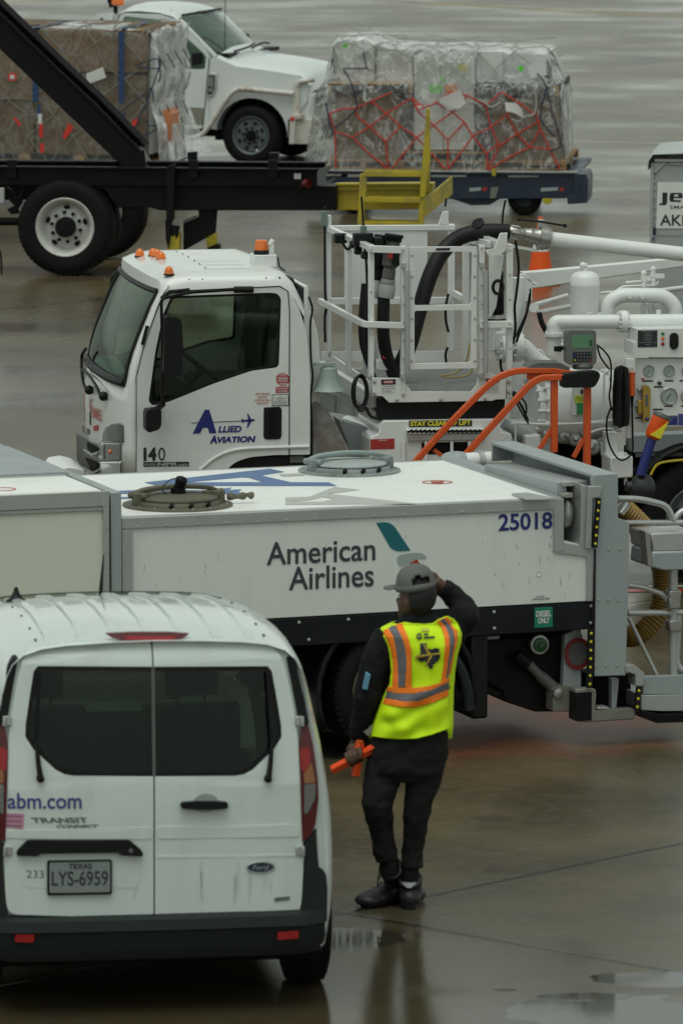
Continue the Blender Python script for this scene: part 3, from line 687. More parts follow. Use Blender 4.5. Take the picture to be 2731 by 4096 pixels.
# suction pipe along the back corner of the tank
q = MB(); q.tube(bend([V(x1 + .02, Wd + .12, ztop - .02), V(x1 + .62, Wd + .16, ztop - .02)], .1), .052, 16); q.build('suction_pipe', WPIPE, lav)
q = MB(); q.lathe([(-.015, .064), (.015, .064)], V(x1 + .26, Wd + .13, ztop - .02), (1, .05, 0), 20); q.build('pipe_clamp', GALV, lav)
q = MB(); q.tube(smooth_path([V(x1 + .16, Wd + .13, ztop - .02), V(x1 + .04, Wd + .10, ztop - .025), V(x1 + .06, Wd - .3, ztop - .04), V(x1 + .07, .9, ztop - .06), V(x1 + .07, .25, ztop - .10)]), [.056, .060, .064, .066, .066] + [.064] * 20, 16); q.build('drain_trunk', ALUP, lav)
# hand rails
q = MB(); y = .1
def rail(pts, r=.022, yy=None): q.tube(bend([A.side(a, b, y if yy is None else yy) for a, b in pts], .07), r, 10)
rail([(2468, 2092), (2800, 2090)], .017); rail([(2508, 2452), (2800, 2451)], .02); rail([(2468, 1995), (2560, 1996), (2665, 2022), (2690, 2082)], .02)
rail([(2508, 2342), (2560, 2346), (2655, 2378), (2680, 2430)], .018); rail([(2690, 2240), (2690, 2700)], .028); rail([(2712, 2460), (2700, 2680), (2790, 2690)], .022)
rail([(2512, 2470), (2625, 2702)], .012); rail([(2690, 2085), (2725, 2040), (2800, 2035)], .02, .2)
q.each('hand_rail', GALV, lav)
q = MB()
for px, py in ((2690, 2382), (2688, 2410), (2690, 2500)): q.cbox(A.side(px, py, .08), (.075, .08, .07))
q.each('rail_clamp', STEEL, lav, bevel=.008)
pan(A, [(2600, 2135), (2800, 2130), (2800, 2200), (2606, 2205)], .02, .35, 'control_lid', GALV, lav, bevel=.01); pan(A, [(2606, 2207), (2800, 2202), (2800, 2278), (2650, 2282), (2600, 2268)], .0, .34, 'control_box', ALUP, lav, bevel=.012)
pan(A, [(2578, 2125), (2598, 2135), (2606, 2270), (2590, 2262)], .0, .1, 'lid_hinge', STEEL, lav)
# yellow ribbed hose hanging behind the rails
hp = smooth_path([A.side(2480, 2025, .45), A.side(2540, 2080, .45), A.side(2600, 2150, .45), A.side(2640, 2250, .45), A.side(2650, 2350, .45), A.side(2630, 2450, .45), A.side(2560, 2535, .45), A.side(2500, 2545, .45)], 22)
MB().tube(hp, [.062 + .008 * math.sin(i * 2.1) for i in range(len(hp))], 16).build('ribbed_hose', YHOSE, lav, angle=80)
q = MB(); q.cyl(A.side(2477, 2050, .3), A.side(2505, 2012, .3), .032, 12); q.build('hose_coupling', CHROME, lav)
# ------------------------------------------------------------------ white panel van seen from behind
VN = Frame((-.880, 29.30, 0), R(8))
van = thing('panel_van', VN, 'white panel van seen from behind with dark rear windows, in the lower left foreground', 'van')
VW = [(.30, .80), (.45, .825), (.60, .835), (.75, .835), (.90, .828), (1.02, .815), (1.12, .800), (1.26, .775), (1.40, .752), (1.55, .728), (1.64, .705), (1.70, .675), (1.745, .625), (1.775, .54), (1.79, .42), (1.80, .2), (1.803, 0)]
VT = [(0, 1.79), (.25, 1.81), (.6, 1.822), (1.0, 1.815), (1.5, 1.785), (2.0, 1.735), (2.4, 1.68), (2.7, 1.62)]
def lerp_t(tb, x):
    if x <= tb[0][0]: return tb[0][1]
    for (a, b), (c, d) in zip(tb, tb[1:]):
        if x <= c: return b + (d - b) * (x - a) / (c - a)
    return tb[-1][1]
def vyr(x, z): return max(0, z - 1.10) * .10 + max(0, z - 1.70) * .45 + .035 * (abs(x) / .8) ** 4
def vsec(y, grow, inset=0.0, top=None, zmax=None):
    t = top if top else lerp_t(VT, y); pts = []
    for z, w in VW:
        zz = z if z < 1.0 else 1.0 + (z - 1.0) * (t - 1.0) / .803
        g_ = grow if z < 1.3 else grow * max(0, (1.9 - z) / .6)
        pts.append(V(max(w + g_ - inset, 0), y + (vyr(w, zz) if y < .02 else 0), zz - (inset if z > 1.5 else 0)))
    return [V(-p.x, p.y, p.z) for p in pts] + [p for p in reversed(pts[:-1])]
rows = [vsec(0.01, -.03), vsec(.05, .0), vsec(.12, .025), vsec(.3, .05), vsec(.6, .07), vsec(1.0, .08), vsec(1.5, .08), vsec(2.0, .08), vsec(2.4, .08), vsec(2.75, .07, 0, 1.65), vsec(3.1, .07, 0, 1.38), vsec(3.5, .06, 0, 1.12), vsec(4.0, .03, 0, 1.02), vsec(4.3, -.05, 0, .92), vsec(4.42, -.2, 0, .8)]
# the two lower boundary points stay open; the rear end is closed with a frame that leaves the window free
vb = MB(); vb.grid(rows[:9])
vbo = vb.build('body', VANWHITE, van, angle=60)
vf = MB(); m_ = len(rows[0]); fs = [r for r in rows[8:]]
vf.grid([r[:7] for r in fs]); vf.grid([r[-7:] for r in fs]); vf.grid(rows[11:])
vf.build('front_body', VANWHITE, van, angle=60)
ws = MB(); ws.grid([r[8:-8] for r in rows[8:12]]); ws.build('windscreen', WINDGL, van, angle=60)
def rear(pts): 
    l = VN.S(pts); return [V(p.x, 0, p.z) for p in l]
def onrear(mb, off):
    """bend a flat x-z patch to the curved tail of the van"""
    mb.v = [(x, y + vyr(x, z) - off, z) for x, y, z in mb.v]; return mb
def mir(l): return [(1232 - x, y) for x, y in reversed(l)]
def fine(mb, cuts=3):
    bm = bmesh.new(); vs = [bm.verts.new(p) for p in mb.v]
    for f in mb.f:
        try: bm.faces.new([vs[i] for i in f])
        except ValueError: pass
    bmesh.ops.remove_doubles(bm, verts=bm.verts, dist=1e-5)
    for zc in (1.1, 1.3, 1.45, 1.6, 1.66, 1.70, 1.73, .9, .7):
        bmesh.ops.bisect_plane(bm, geom=bm.verts[:] + bm.edges[:] + bm.faces[:], plane_co=(0, 0, zc), plane_no=(0, 0, 1))
    for xc_ in (-.7, -.6, -.5, .5, .6, .7):
        bmesh.ops.bisect_plane(bm, geom=bm.verts[:] + bm.edges[:] + bm.faces[:], plane_co=(xc_, 0, 0), plane_no=(1, 0, 0))
    bm.verts.index_update(); mb.v = [tuple(v.co) for v in bm.verts]; mb.f = [tuple(v.index for v in f.verts) for f in bm.faces]; bm.free(); return mb
Rdoor = [(619, 2578), (900, 2572), (1060, 2585), (1115, 2603), (1140, 2655), (1170, 2790), (1188, 2900), (1196, 2990), (1202, 3150), (1206, 3300), (1215, 3420), (1206, 3610), (1196, 3648), (1165, 3658), (619, 3668)]
RwinO = [(616, 2672), (1075, 2670), (1092, 2690), (1106, 2770), (1127, 2905), (1128, 2950), (1098, 2997), (1010, 3078), (975, 3096), (940, 3102), (616, 3104)]
Rwin = [(622, 2690), (1060, 2688), (1074, 2702), (1090, 2780), (1108, 2905), (1110, 2945), (1085, 2985), (1000, 3062), (965, 3080), (935, 3086), (622, 3088)]
ring = [V(p.x, 0, p.z) for p in rows[0]]; ring = [p for p in ring if p.z > .44]
hole_ = [V(p.x, 0, p.z) for p in VN.S(mir(RwinO) + RwinO)]
q = MB().prism(ring, (0, .006, 0), [hole_]); onrear(fine(q), -.004).build('rear_frame', VANWHITE, van, angle=40)
Fl = [(x + (4 if x < 640 else 0), y) for x, y in RwinO]
for side_, D, O, W_ in (('r', Rdoor, Fl, Rwin), ('l', mir(Rdoor), mir(Fl), mir(Rwin))):
    q = MB().prism(rpoly(rear(D), [.004] + [.03] * 12 + [.05, .004] if side_ == 'r' else .02), (0, .022, 0), [rear(O)])
    d_ = onrear(fine(q), .018).build('rear_door', VANWHITE, van, bevel=.006, angle=30)
    q = MB().prism(rear(O), (0, .006, 0)); onrear(fine(q), .014).build('window', TINTGL, d_, angle=30)
    q = MB().prism(rear(O), (0, .004, 0), [rear(W_)]); onrear(fine(q), .0165).build('window_border', BLACK, d_, angle=30)
    if side_ == 'r': rd = d_
    else: ld = d_
q = MB().prism(rear([(612, 2578), (620, 2578), (620, 3668), (612, 3668)]), (0, .004, 0)); onrear(fine(q), .012).build('door_gap_shade', BLACK, van)  # black strip paints in the shade between the doors
# belt crease, number plate recess and lower ledge pressed into the doors
def slab(pts, off, th, nm, m, par, bev=.004, r=.01):
    q = MB().prism(rpoly(rear(pts), r) if r else rear(pts), (0, th, 0)); return onrear(fine(q), off).build(nm, m, par, bevel=bev, angle=30)
slab([(628, 3303), (1160, 3296), (1195, 3312), (1195, 3345), (628, 3352)], .022, .006, 'door_pressing', VANWHITE, rd, .005)
slab([(20, 3322), (604, 3306), (604, 3353), (20, 3352)], .022, .006, 'door_pressing', VANWHITE, ld, .005)
slab([(628, 3420), (1190, 3415), (1185, 3425), (628, 3430)], .0205, .004, 'door_pressing', VANWHITE, rd, .002)
slab([(78, 3420), (565, 3415), (555, 3530), (540, 3548), (110, 3550), (85, 3530)], .0195, .003, 'plate_recess', VANWHITE, ld, .002, .02)
slab([(66, 3420), (68, 3400), (110, 3357), (515, 3355), (566, 3398), (570, 3420), (480, 3415), (470, 3405), (160, 3410), (150, 3420)], .045, .04, 'plate_lamp_bar', BLACK, ld, .008, .012)
q = MB(); q.lathe([(0, .012), (.006, .01), (.007, 0)], V(*rear([(521, 3397)])[0]) + V(0, -.046, 0), (0, -1, 0), 12); q.build('lock_barrel', GREYP, ld)
# plate
slab([(188, 3439), (446, 3434), (446, 3572), (188, 3578)], .035, .016, 'plate_frame', BLACK, ld, .004, .012)
slab([(197, 3446), (438, 3441), (438, 3562), (197, 3567)], .038, .004, 'number_plate', mat('wet_plate_paint', (.21, .24, .235), .4), ld, .001, .008)
def rw(body, x0, y0, x1, y1, m, par, off=.0205, **k):
    a, b, c = (V(p.x, 0, p.z) for p in VN.S([(x0, y0), (x1, y0), (x0, y1)])); b.z = a.z + (b.z - a.z) * .5; c.x = a.x
    return lettering(body, (a, b, c), m, par, lift=0.0, bend_fn=lambda p: V(p.x, p.y + vyr(p.x, p.z) - off, p.z), **k)
rw('LYS-6959', 206, 3539, 430, 3480, INK, ld, .0385, bold=.012); rw('TEXAS', 272, 3471, 366, 3449, INK, ld, .0385, bold=.03); rw('PAYNE RENTALS', 230, 3572, 410, 3563, SILVER, ld, .0355) if False else None
rw('233', 107, 3511, 175, 3480, GREYINK, ld, .021); rw('abm.com', 32, 3236, 326, 3172, ABMBLUE, ld, bold=.014)
rw('TRANSIT', 122, 3291, 347, 3269, GREYINK, ld, bold=.03, shear=-.25); rw('CONNECT', 226, 3310, 394, 3297, GREYINK, ld, bold=.04, shear=.25)
slab([(17, 3252), (98, 3255), (94, 3318), (17, 3310)], .0195, .002, 'sticker', PINK, ld, 0, .004)
q = MB()
for y0 in (3262, 3282, 3300): q.prism([V(p.x, vyr(p.x, p.z) - .0205, p.z) for p in rear([(28, y0), (86, y0 + 1), (86, y0 + 5), (28, y0 + 4)])], (0, .001, 0))
q.build('lettering', GREYINK, ld)
# handle, emblem plate, wipers, hinges
slab([(718, 3215), (724, 3204), (775, 3200), (862, 3200), (905, 3203), (910, 3215), (905, 3228), (862, 3232), (775, 3232), (724, 3228)], .05, .035, 'door_handle', BLACK, rd, .01, .01)
hc = V(*rear([(822, 3210)])[0]); q = MB(); n = 24
rimp = [hc + V(math.cos(2 * math.pi * k / n) * .062, -.019, math.sin(2 * math.pi * k / n) * .046) for k in range(n)]
q.prism(rimp, (0, .003, 0)); q.build('handle_cup', ALUP, rd)
ec = V(*rear([(1041, 3467)])[0])
for rx, rz, m_, off in ((.069, .029, CHROME, .024), (.062, .023, BLUEST, .0265)):
    q = MB().prism([ec + V(math.cos(2 * math.pi * k / 28) * rx, 0, math.sin(2 * math.pi * k / 28) * rz) for k in range(28)], (0, .006, 0)); onrear(q, off).build('emblem', m_, rd, bevel=.001)
rw('Ford', 1008, 3476, 1074, 3457, SILVER, rd, .027, shear=.3)
slab([(1097, 3589), (1158, 3584), (1158, 3598), (1097, 3604)], .022, .004, 'rear_badge', GREYINK, rd, .001, .003)
for par, sg in ((rd, 1), (ld, -1)):
    f = (lambda l: l) if sg > 0 else mir
    p = [V(a.x, vyr(a.x, a.z) - .045, a.z) for a in rear(f([(1070, 3112), (1080, 3040), (1086, 2960), (1080, 2860), (1072, 2690)]) if sg > 0 else [(1232 - a, b) for a, b in [(1070, 3112), (1080, 3040), (1086, 2960), (1080, 2860), (1072, 2690)]])]
    q = MB(); q.tube(smooth_path(p[:3], 5), [.015 - .0006 * i for i in range(11)], 8); q.lathe([(0, .020), (.03, .018), (.034, 0)], p[0] + V(0, .03, 0), (0, -1, 0), 12)
    q.tube(smooth_path(p[2:], 5), .009, 6); q.build('wiper', BLACK, par)
    for y0 in (2870, 3385):
        hx = [(1183, y0), (1210, y0 - 2), (1212, y0 + 38), (1183, y0 + 34)]; hx = hx if sg > 0 else [(1232 - a, b) for a, b in hx]
        a = rear(hx); q = MB().prism(a, (0, .03, 0)); q.cyl(a[1] + V(0, -.004, 0) if sg > 0 else a[1] + V(0, -.004, 0), a[2] + V(0, -.004, 0), .010, 8); onrear(q, .03).build('door_hinge', ALU, par, bevel=.003)
rs_ = random.Random(9); GRIME = mat('road_grime', (.535, .59, .56), .5)
for k in range(16):
    px = rs_.choice((960, 1000, 1040, 1075, 780, 330, 540)) + rs_.uniform(-26, 26); y0 = rs_.choice((3480, 3500, 3520, 3440)); h_ = rs_.uniform(40, 150); w_ = rs_.uniform(3, 7)
    if y0 + h_ > 3640 or (180 < px < 455): continue
    q = MB().prism(rear([(px - w_, y0 + 8), (px, y0), (px + w_, y0 + 8), (px + w_ * .6, y0 + h_ * .7), (px, y0 + h_), (px - w_ * .6, y0 + h_ * .7)]), (0, .0006, 0)); onrear(q, .0186).build('grime_streak', GRIME, rd if px > 617 else ld)
# corner glass strips, tail lights
def tail(sg):
    f = (lambda l: l) if sg > 0 else (lambda l: [(1232 - a, b) for a, b in l])
    def corner(pts, off, nm, m, par, bev=.006, r=.012):
        q = MB().prism(rpoly(rear(f(pts)), r), (0, .05, 0))
        return onrear(fine(q), off).build(nm, m, par, bevel=bev, angle=30)
    corner([(1152, 2636), (1172, 2634), (1192, 2668), (1222, 2800), (1240, 2900), (1212, 2925), (1196, 2872), (1176, 2760)], .012, 'corner_window', BLACK, van)
    tl = corner([(1206, 2920), (1237, 2904), (1256, 2990), (1272, 3110), (1275, 3200), (1262, 3300), (1240, 3345), (1209, 3372), (1203, 3200), (1196, 3000)], .024, 'tail_light', REDDARK, van)
    corner([(1200, 3000), (1236, 2990), (1246, 3045), (1216, 3090), (1204, 3080)], .028, 'brake_lens', REDLENS, tl, .004)
    corner([(1214, 3095), (1246, 3050), (1262, 3130), (1216, 3134)], .029, 'turn_lens', TURNL, tl, .004)
    corner([(1216, 3138), (1262, 3134), (1262, 3190), (1232, 3250), (1216, 3258)], .029, 'reverse_lens', CLEARL, tl, .004)
tail(1); tail(-1)
bl = [(430, 2546), (540, 2541), (690, 2541), (768, 2546), (745, 2562), (700, 2573), (500, 2573), (455, 2562)]
slab(bl, .03, .03, 'brake_light', REDDARK, van, .004, .006); slab([(505, 2556), (715, 2556), (695, 2569), (520, 2569)], .033, .004, 'brake_light_lens', REDLENS, van, .002, .004)
# roof ribs, rail plugs and aerials
def vroof(x, y):
    t = lerp_t(VT, y); s = vsec(max(y, .021), 0)
    h = len(s) // 2 + 1; half = [(abs(p.x), p.z) for p in s[:h]]
    half = sorted(half); return lerp_t(half, abs(x))
q = MB()
for xr_ in (-.49, -.33, -.17, -.01, .15, .31, .47):
    a = [V(xr_ - .022, y, vroof(xr_ - .022, y) + .001) for y in [.15 + .1 * k for k in range(25)]]; b = [V(xr_ + .022, p.y, vroof(xr_ + .022, p.y) + .001) for p in a]
    a2 = [p + V(.006, 0, .014) for p in a]; b2 = [p + V(-.006, 0, .014) for p in b]; q.grid([[p if 0 < i < len(a) - 1 else p for i, p in enumerate(a)], [p if 0 < i < len(a) - 1 else a[i] for i, p in enumerate(a2)], [p if 0 < i < len(a) - 1 else b[i] for i, p in enumerate(b2)], b])
q.each('roof_rib', VANWHITE, van, angle=20)
q = MB()
for sx in (-1, 1):
    a = [V(sx * .565, y, vroof(.565, y) + .002) for y in [.25 + .1 * k for k in range(23)]]; b = [p + V(sx * .012, 0, -.004) for p in a]; q.grid([a, b])
q.each('roof_gutter', ALU, van)
q = MB()
for sx in (-1, 1):
    for y in (.25, .55, 1.0, 1.5, 2.0): q.cbox((sx * .548, y, vroof(.548, y) + .004), (.010, .035, .006))
q.each('rail_plug', BLACK, van)
p = VN.side(66, 2376, 2.0); p.z = vroof(p.x, 2.0); q = MB(); q.lathe([(0, .055), (.012, .052), (.02, .034), (.05, .016), (.075, .009), (.08, 0)], p - V(0, 0, .005), (0, 0, 1), 16); q.build('fin_antenna', BLACK, van)
p = VN.side(402, 2352, 2.3); p.z = vroof(p.x, 2.3); e = VN.side(416, 2218, 2.15); q = MB(); q.tube([p - V(0, 0, .02), p + (e - p) * .3, e], [.012, .009, .003], 6); q.build('whip_antenna', BLACK, van)
# bumper and lower cladding
def bsec(z, w, y0): return [V(-w, .55, z), V(-w, .20, z), V(-w + .04, y0 + .09, z), V(-w + .14, y0 + .015, z), V(-.4, y0, z), V(0, y0 - .005, z), V(.4, y0, z), V(w - .14, y0 + .015, z), V(w - .04, y0 + .09, z), V(w, .20, z), V(w, .55, z)]
q = MB(); q.grid([bsec(.50, .845, .02), bsec(.475, .850, -.075), bsec(.425, .852, -.085), bsec(.415, .852, -.06), bsec(.34, .85, -.055), bsec(.275, .835, -.02), bsec(.25, .80, .08)])
bmp = q.build('rear_bumper', BUMPER, van, angle=32)
def clad(f):
    q = MB().prism(rpoly(rear(f([(1212, 3380), (1240, 3350), (1266, 3315), (1270, 3400), (1276, 3470), (1292, 3480), (1306, 3500), (1312, 3560), (1310, 3690), (1190, 3690), (1202, 3640), (1213, 3560), (1221, 3420)])), .008), (0, .08, 0))
    onrear(fine(q), .020).build('wing_cladding', BUMPER, van, bevel=.008, angle=30)
clad(lambda l: l); clad(lambda l: [(1232 - a, b) for a, b in l])
slab([(1102, 3718), (1187, 3712), (1187, 3742), (1102, 3748)], .085, .012, 'reflector', REDLENS, bmp, .003, .006); slab([(57, 3727), (134, 3727), (130, 3758), (57, 3757)], .085, .012, 'reflector', REDLENS, bmp, .003, .006)
q = MB(); q.box((-.8, .15, .22), (.8, 4.2, .42)); q.build('underbody', DARK, van)
for sx in (-1, 1):
    for y in (.70, 3.7): wheel(van, V(sx * .905, y, .325), .325, .215, .205, RIMG, ax=(sx, 0, 0), holes=0)
# cabin seen through the rear windows
q = MB(); r2 = [vsec(y, 0, .035) for y in (.22, .6, 1.2, 1.7)]; q.grid([r[3:-3] for r in r2]); r3 = [vsec(y, 0, .035) for y in (1.7, 2.1, 2.5)]; q.grid([r[3:8] for r in r3]); q.grid([r[-8:-3] for r in r3]); q.grid([r[13:-13] for r in r3])
q.build('cabin_lining', LINING, van); q = MB(); q.box((-.75, .2, .5), (.75, 3.2, .55)); q.box((-.7, 2.75, .55), (.7, 3.1, 1.02)); q.build('cabin_floor', SEAT, van)
for x in (-.40, .38):
    q = MB(); q.box((x - .24, 1.75, .55), (x + .24, 1.9, 1.2)); q.box((x - .13, 1.78, 1.25), (x + .13, 1.88, 1.45)); q.cyl((x - .07, 1.83, 1.2), (x - .07, 1.83, 1.3), .008, 6); q.cyl((x + .07, 1.83, 1.2), (x + .07, 1.83, 1.3), .008, 6)
    q.build('seat', SEAT, van, bevel=.04, seg=3)
q = MB(); q.box((-.62, .7, .55), (-.28, 1.2, .95)); q.box((.25, .45, .55), (.6, .9, .85)); q.each('stowed_box', TAN, van, bevel=.02)
# ------------------------------------------------------------------ hydrant fuelling truck (white cab, lift basket, pipework)
_o = at_depth(850, 1500, 43.5); _o.z = 0
I = Frame(_o, R(10))
ft = thing('fuelling_truck', I, 'white cab-over fuelling truck numbered 140 with lift basket and white pipework', 'truck')
c3 = lambda l: [(250 + x * .6696, 900 + y * .6696) for x, y in l]
c4 = lambda l: [(1200 + x * .6696, 800 + y * .6696) for x, y in l]
c5 = lambda l: [(1900 + x * .53, 900 + y * .53) for x, y in l]
r7 = lambda l: [(x * .4464, 900 + y * .4464) for x, y in l]
CW = 1.98
seam = sorted([(I.side(x, y).z, I.side(x, y).x) for x, y in ((545, 1900), (545, 1510), (572, 1400), (606, 1300), (642, 1196), (668, 1150), (690, 1128))])
def dbul(z): return lerp_t([(.5, .10), (1.2, .11), (1.75, .075), (2.2, .03)], z)
def fx(y, z):
    u = min(1, abs(2 * y / CW - 1)); return lerp_t(seam, z) - dbul(z) * (1 - u ** 5) ** (1 / 2.2) - .05 * (1 - u * u)
def fs(px, py):
    a, b = -.02, CW
    for _ in range(40):
        m = (a + b) / 2; p = I.side(px, py, m)
        if p.x - fx(max(m, 0), p.z) < 0: a = m
        else: b = m
    return I.side(px, py, m)
# near door side with its window opening
side_o = [(545, 1895), (545, 1510), (572, 1400), (606, 1300), (646, 1192), (700, 1168), (1100, 1149), (1150, 1160), (1190, 1215), (1226, 1330), (1240, 1500), (1240, 1818), (1100, 1820), (1000, 1828), (935, 1850), (895, 1895)]
win_o = c3([(650, 425), (1240, 404), (1285, 410), (1306, 440), (1300, 640), (1293, 835), (1280, 852), (1130, 872), (900, 950), (640, 1056), (540, 1080), (515, 1055), (522, 1000), (555, 760), (600, 540)])
win_i = c3([(662, 440), (1238, 418), (1276, 424), (1292, 450), (1286, 640), (1280, 825), (1265, 838), (1125, 858), (895, 936), (640, 1038), (560, 1058), (534, 1040), (538, 1000), (570, 765), (615, 550)])
rad = [.01] * 4 + [.08, .02, .02, .05, .05, .05, .05, .01, .02, .05, .05, .01]
so_, wo_, wi_ = rpoly(I.S(side_o), rad), rpoly(I.S(win_o), .02), rpoly(I.S(win_i), .02)
cab = MB().prism(so_, (0, .045, 0), [wo_]).build('cab_side', WHITE, ft, bevel=.012, seg=3)
far_ = lambda l: [p + V(0, CW - .045, 0) for p in l]
MB().prism(far_(so_), (0, .045, 0), [far_(wo_)]).build('cab_side', WHITE, ft, bevel=.012, seg=3)
wf = MB().prism([p + V(0, .008, 0) for p in wo_], (0, .02, 0), [[p + V(0, .008, 0) for p in wi_]]).build('window_frame', BLACK, ft)
MB().prism([p + V(0, CW - .03, 0) for p in wo_], (0, .02, 0), [[p + V(0, CW - .03, 0) for p in wi_]]).build('window_frame', BLACK, ft)
MB().prism([p + V(0, .016, 0) for p in wi_], (0, .005, 0)).build('side_window', SIDEGL, ft)
MB().prism([p + V(0, CW - .02, 0) for p in wi_], (0, .005, 0)).build('side_window', SIDEGL, ft)
# front shell with its windscreen
zt, zb = I.side(632, 1170).z, I.side(520, 1538).z
zz = [I.side(500, 1905).z, I.side(500, 1800).z, I.side(500, 1700).z, I.side(500, 1620).z, zb] + [zb + (zt - zb) * k / 6 for k in range(1, 7)] + [zt + .05]
ys = [0, .012, .035, .075, .13, .22, .4, .7, .99, 1.28, 1.58, 1.76, 1.85, 1.905, 1.945, 1.968, CW]
P = [[V(fx(y, z), y, z) for y in ys] for z in zz]
q = MB(); gm = MB()
for i in range(len(zz) - 1):
    for k in range(len(ys) - 1):
        (gm if (4 <= i < 10 and 3 <= k < len(ys) - 4) else q).add([P[i][k], P[i][k + 1], P[i + 1][k + 1], P[i + 1][k]], [(0, 1, 2, 3)])
q.build('cab_front', WHITE, ft, solid=.01, angle=60); gl = gm.build('windscreen', WINDGL, ft, angle=60)
q = MB(); lo = [V(fx(y, zb + .002) - .006, y, zb + .002) for y in ys[3:-3]]; hi = [V(fx(y, zt) - .006, y, zt) for y in ys[3:-3]]
q.tube(lo, .03, 8); q.tube(hi, .02, 8)
for k in (3, len(ys) - 4): q.tube([P[i][k] + V(-.004, 0, 0) for i in range(4, 11)], .018, 8)
q.build('windscreen_seal', BLACK, gl)
# roof
zr0 = I.side(900, 1140, .05).z; xR0, xR1 = fx(.99, zt) + .0, I.side(1215, 1200).x
def roofz(x, y):
    e = min(y, CW - y); d = .11; dz = 0 if e > d else d - math.sqrt(max(d * d - (d - e) ** 2, 0))
    f = (x - xR0); fz = 0 if f > .22 else .05 * (1 - f / .22) ** 2
    b = xR1 - x; bz = 0 if b > .2 else .2 * (1 - b / .2) ** 2.2
    return zr0 + .085 + .02 * (1 - (2 * y / CW - 1) ** 2) - dz - fz - bz
q = MB(); rws = []
yy = [0, .01, .03, .06, .11] + [.11 + (CW - .22) * k / 14 for k in range(1, 14)] + [CW - .11, CW - .06, CW - .03, CW - .01, CW]
for k in range(17):
    t = k / 16; rws.append([V((fx(y, zt + .01) + (xR1 - fx(y, zt + .01)) * t), y, roofz(fx(.99, zt) + (xR1 - fx(.99, zt)) * t, y)) for y in yy])
rws = [[V(fx(y, zt + .0) - .004, y, min(zt + .0, rws[0][i].z)) for i, y in enumerate(yy)]] + rws + [[V(xR1 + .004, y, zr0 - .18) for y in yy]]
q.grid(rws); rf = q.build('cab_roof', WHITE, ft, angle=50)
q = MB()
for y in (.30, .55, .80, 1.08, 1.35, 1.62):
    q.grid([[V(x, y + dy, roofz(x, y) + dz) for x in [xR0 + .42 + (xR1 - xR0 - .75) * k / 10 for k in range(11)]] for dy, dz in ((-.05, 0), (-.036, .008), (.036, .008), (.05, 0))])
q.each('roof_rib', WHITE, rf, angle=25)
for a, b in ((560, 1046), (613, 1051), (629, 1056), (645, 1066), (700, 1127)):
    p = I.top(a, b, zr0 + .05); p.y = max(p.y, .10); p.x = max(p.x, xR0 + .02); p.z = roofz(p.x, p.y) - .006
    l_ = MB().lathe([(0, .034), (.02, .033), (.042, .026), (.055, .014), (.06, 0)], p, (0, 0, 1), 18).build('clearance_light', AMBER, ft); MB().lathe([(-.004, .038), (.006, .038), (.007, 0)], p, (0, 0, 1), 18).build('light_base', BLACK, l_)
p = I.top(1058, 1062, zr0 + .10); p.z = roofz(p.x, p.y)
bx = MB().box((p.x - .08, p.y - .02, p.z - .01), (p.x + .085, p.y + .16, p.z + .078)).build('beacon_box', WHITE, ft, bevel=.006)
b_ = p + V(-.015, .05, .078)
MB().lathe([(0, .055), (.02, .052), (.03, .048)], b_, (0, 0, 1), 20).build('beacon_base', BLACK, bx)
MB().lathe([(.03, .047), (.06, .046), (.095, .042), (.10, .036), (.102, 0)], b_, (0, 0, 1), 20).build('beacon', AMBER, bx)
q = MB(); q.cbox(b_ + V(.072, 0, .035), (.035, .03, .06)); q.cyl(b_ + V(.06, 0, .06), b_ + V(.085, 0, .10), .02, 8); q.build('strobe', WPIPE, bx, bevel=.004)
MB().tube(smooth_path([b_ + V(.08, .03, 0), b_ + V(.12, .02, -.03), b_ + V(.13, 0, -.09), b_ + V(.17, 0, -.12)]), .006, 6).build('beacon_cable', BLACK, bx)
q = MB()
for a, b in c3([(758, 328), (836, 326), (1217, 318), (1296, 316)]): q.ball(I.side(a, b, .03), .008, 8)
q.each('roof_stud', BLACK, rf)
# back wall, rounded rear fairing, cab inside
xb_ = I.side(1238, 1500).x
q = MB(); q.box((xb_ - .03, .05, zb - .45), (xb_, CW - .05, zr0 - .02)); q.build('cab_back', WHITE, ft)
q = MB(); fa = I.S([(1228, 1225), (1250, 1260), (1272, 1330), (1281, 1450), (1278, 1600), (1262, 1700), (1236, 1705)], .14); q.prism(fa, (0, CW - .3, 0)); q.build('rear_fairing', WHITE, ft, bevel=.05, seg=4, angle=60)
pan(I, [(1238, 1700), (1252, 1690), (1252, 1890), (1238, 1890)], .05, .25, 'cab_back_trim', BLACK, ft)
q = MB(); q.tube(smooth_path([I.side(*p, .02) for p in c3([(1470, 428), (1492, 500), (1480, 600), (1484, 800), (1494, 900), (1482, 1040), (1488, 1180), (1478, 1330)])]), .008, 6); q.each('cable', BLACK, ft)
q = MB(); xs0 = I.side(560, 1500).x
q.box((xs0 + .08, .06, .6), (xb_ - .04, CW - .06, zb - .25)); q.build('cab_floor', SEAT, ft)
q = MB(); q.prism([V(xs0 + .02, .07, zb - .3), V(xs0 + .02, .07, zb - .01), V(xs0 + .24, .07, zb + .05), V(xs0 + .40, .07, zb - .06), V(xs0 + .45, .07, zb - .3)], (0, CW - .14, 0)); q.build('dashboard', SEAT, ft, bevel=.03)
q = MB(); sw = V(xs0 + .50, .42, zb + .06); ax = V(-.62, 0, -.78).normalized(); d_, a_, e_ = basis(ax)
q.tube([sw + (a_ * math.cos(t * .2618) + e_ * math.sin(t * .2618)) * .21 for t in range(25)], .014, 8, cap=False); q.tube([sw + V(-.3, 0, -.35), sw], .03, 8); q.bar(sw - a_ * .2, sw + a_ * .2, .04, .02); q.build('steering_wheel', BLACK, ft)
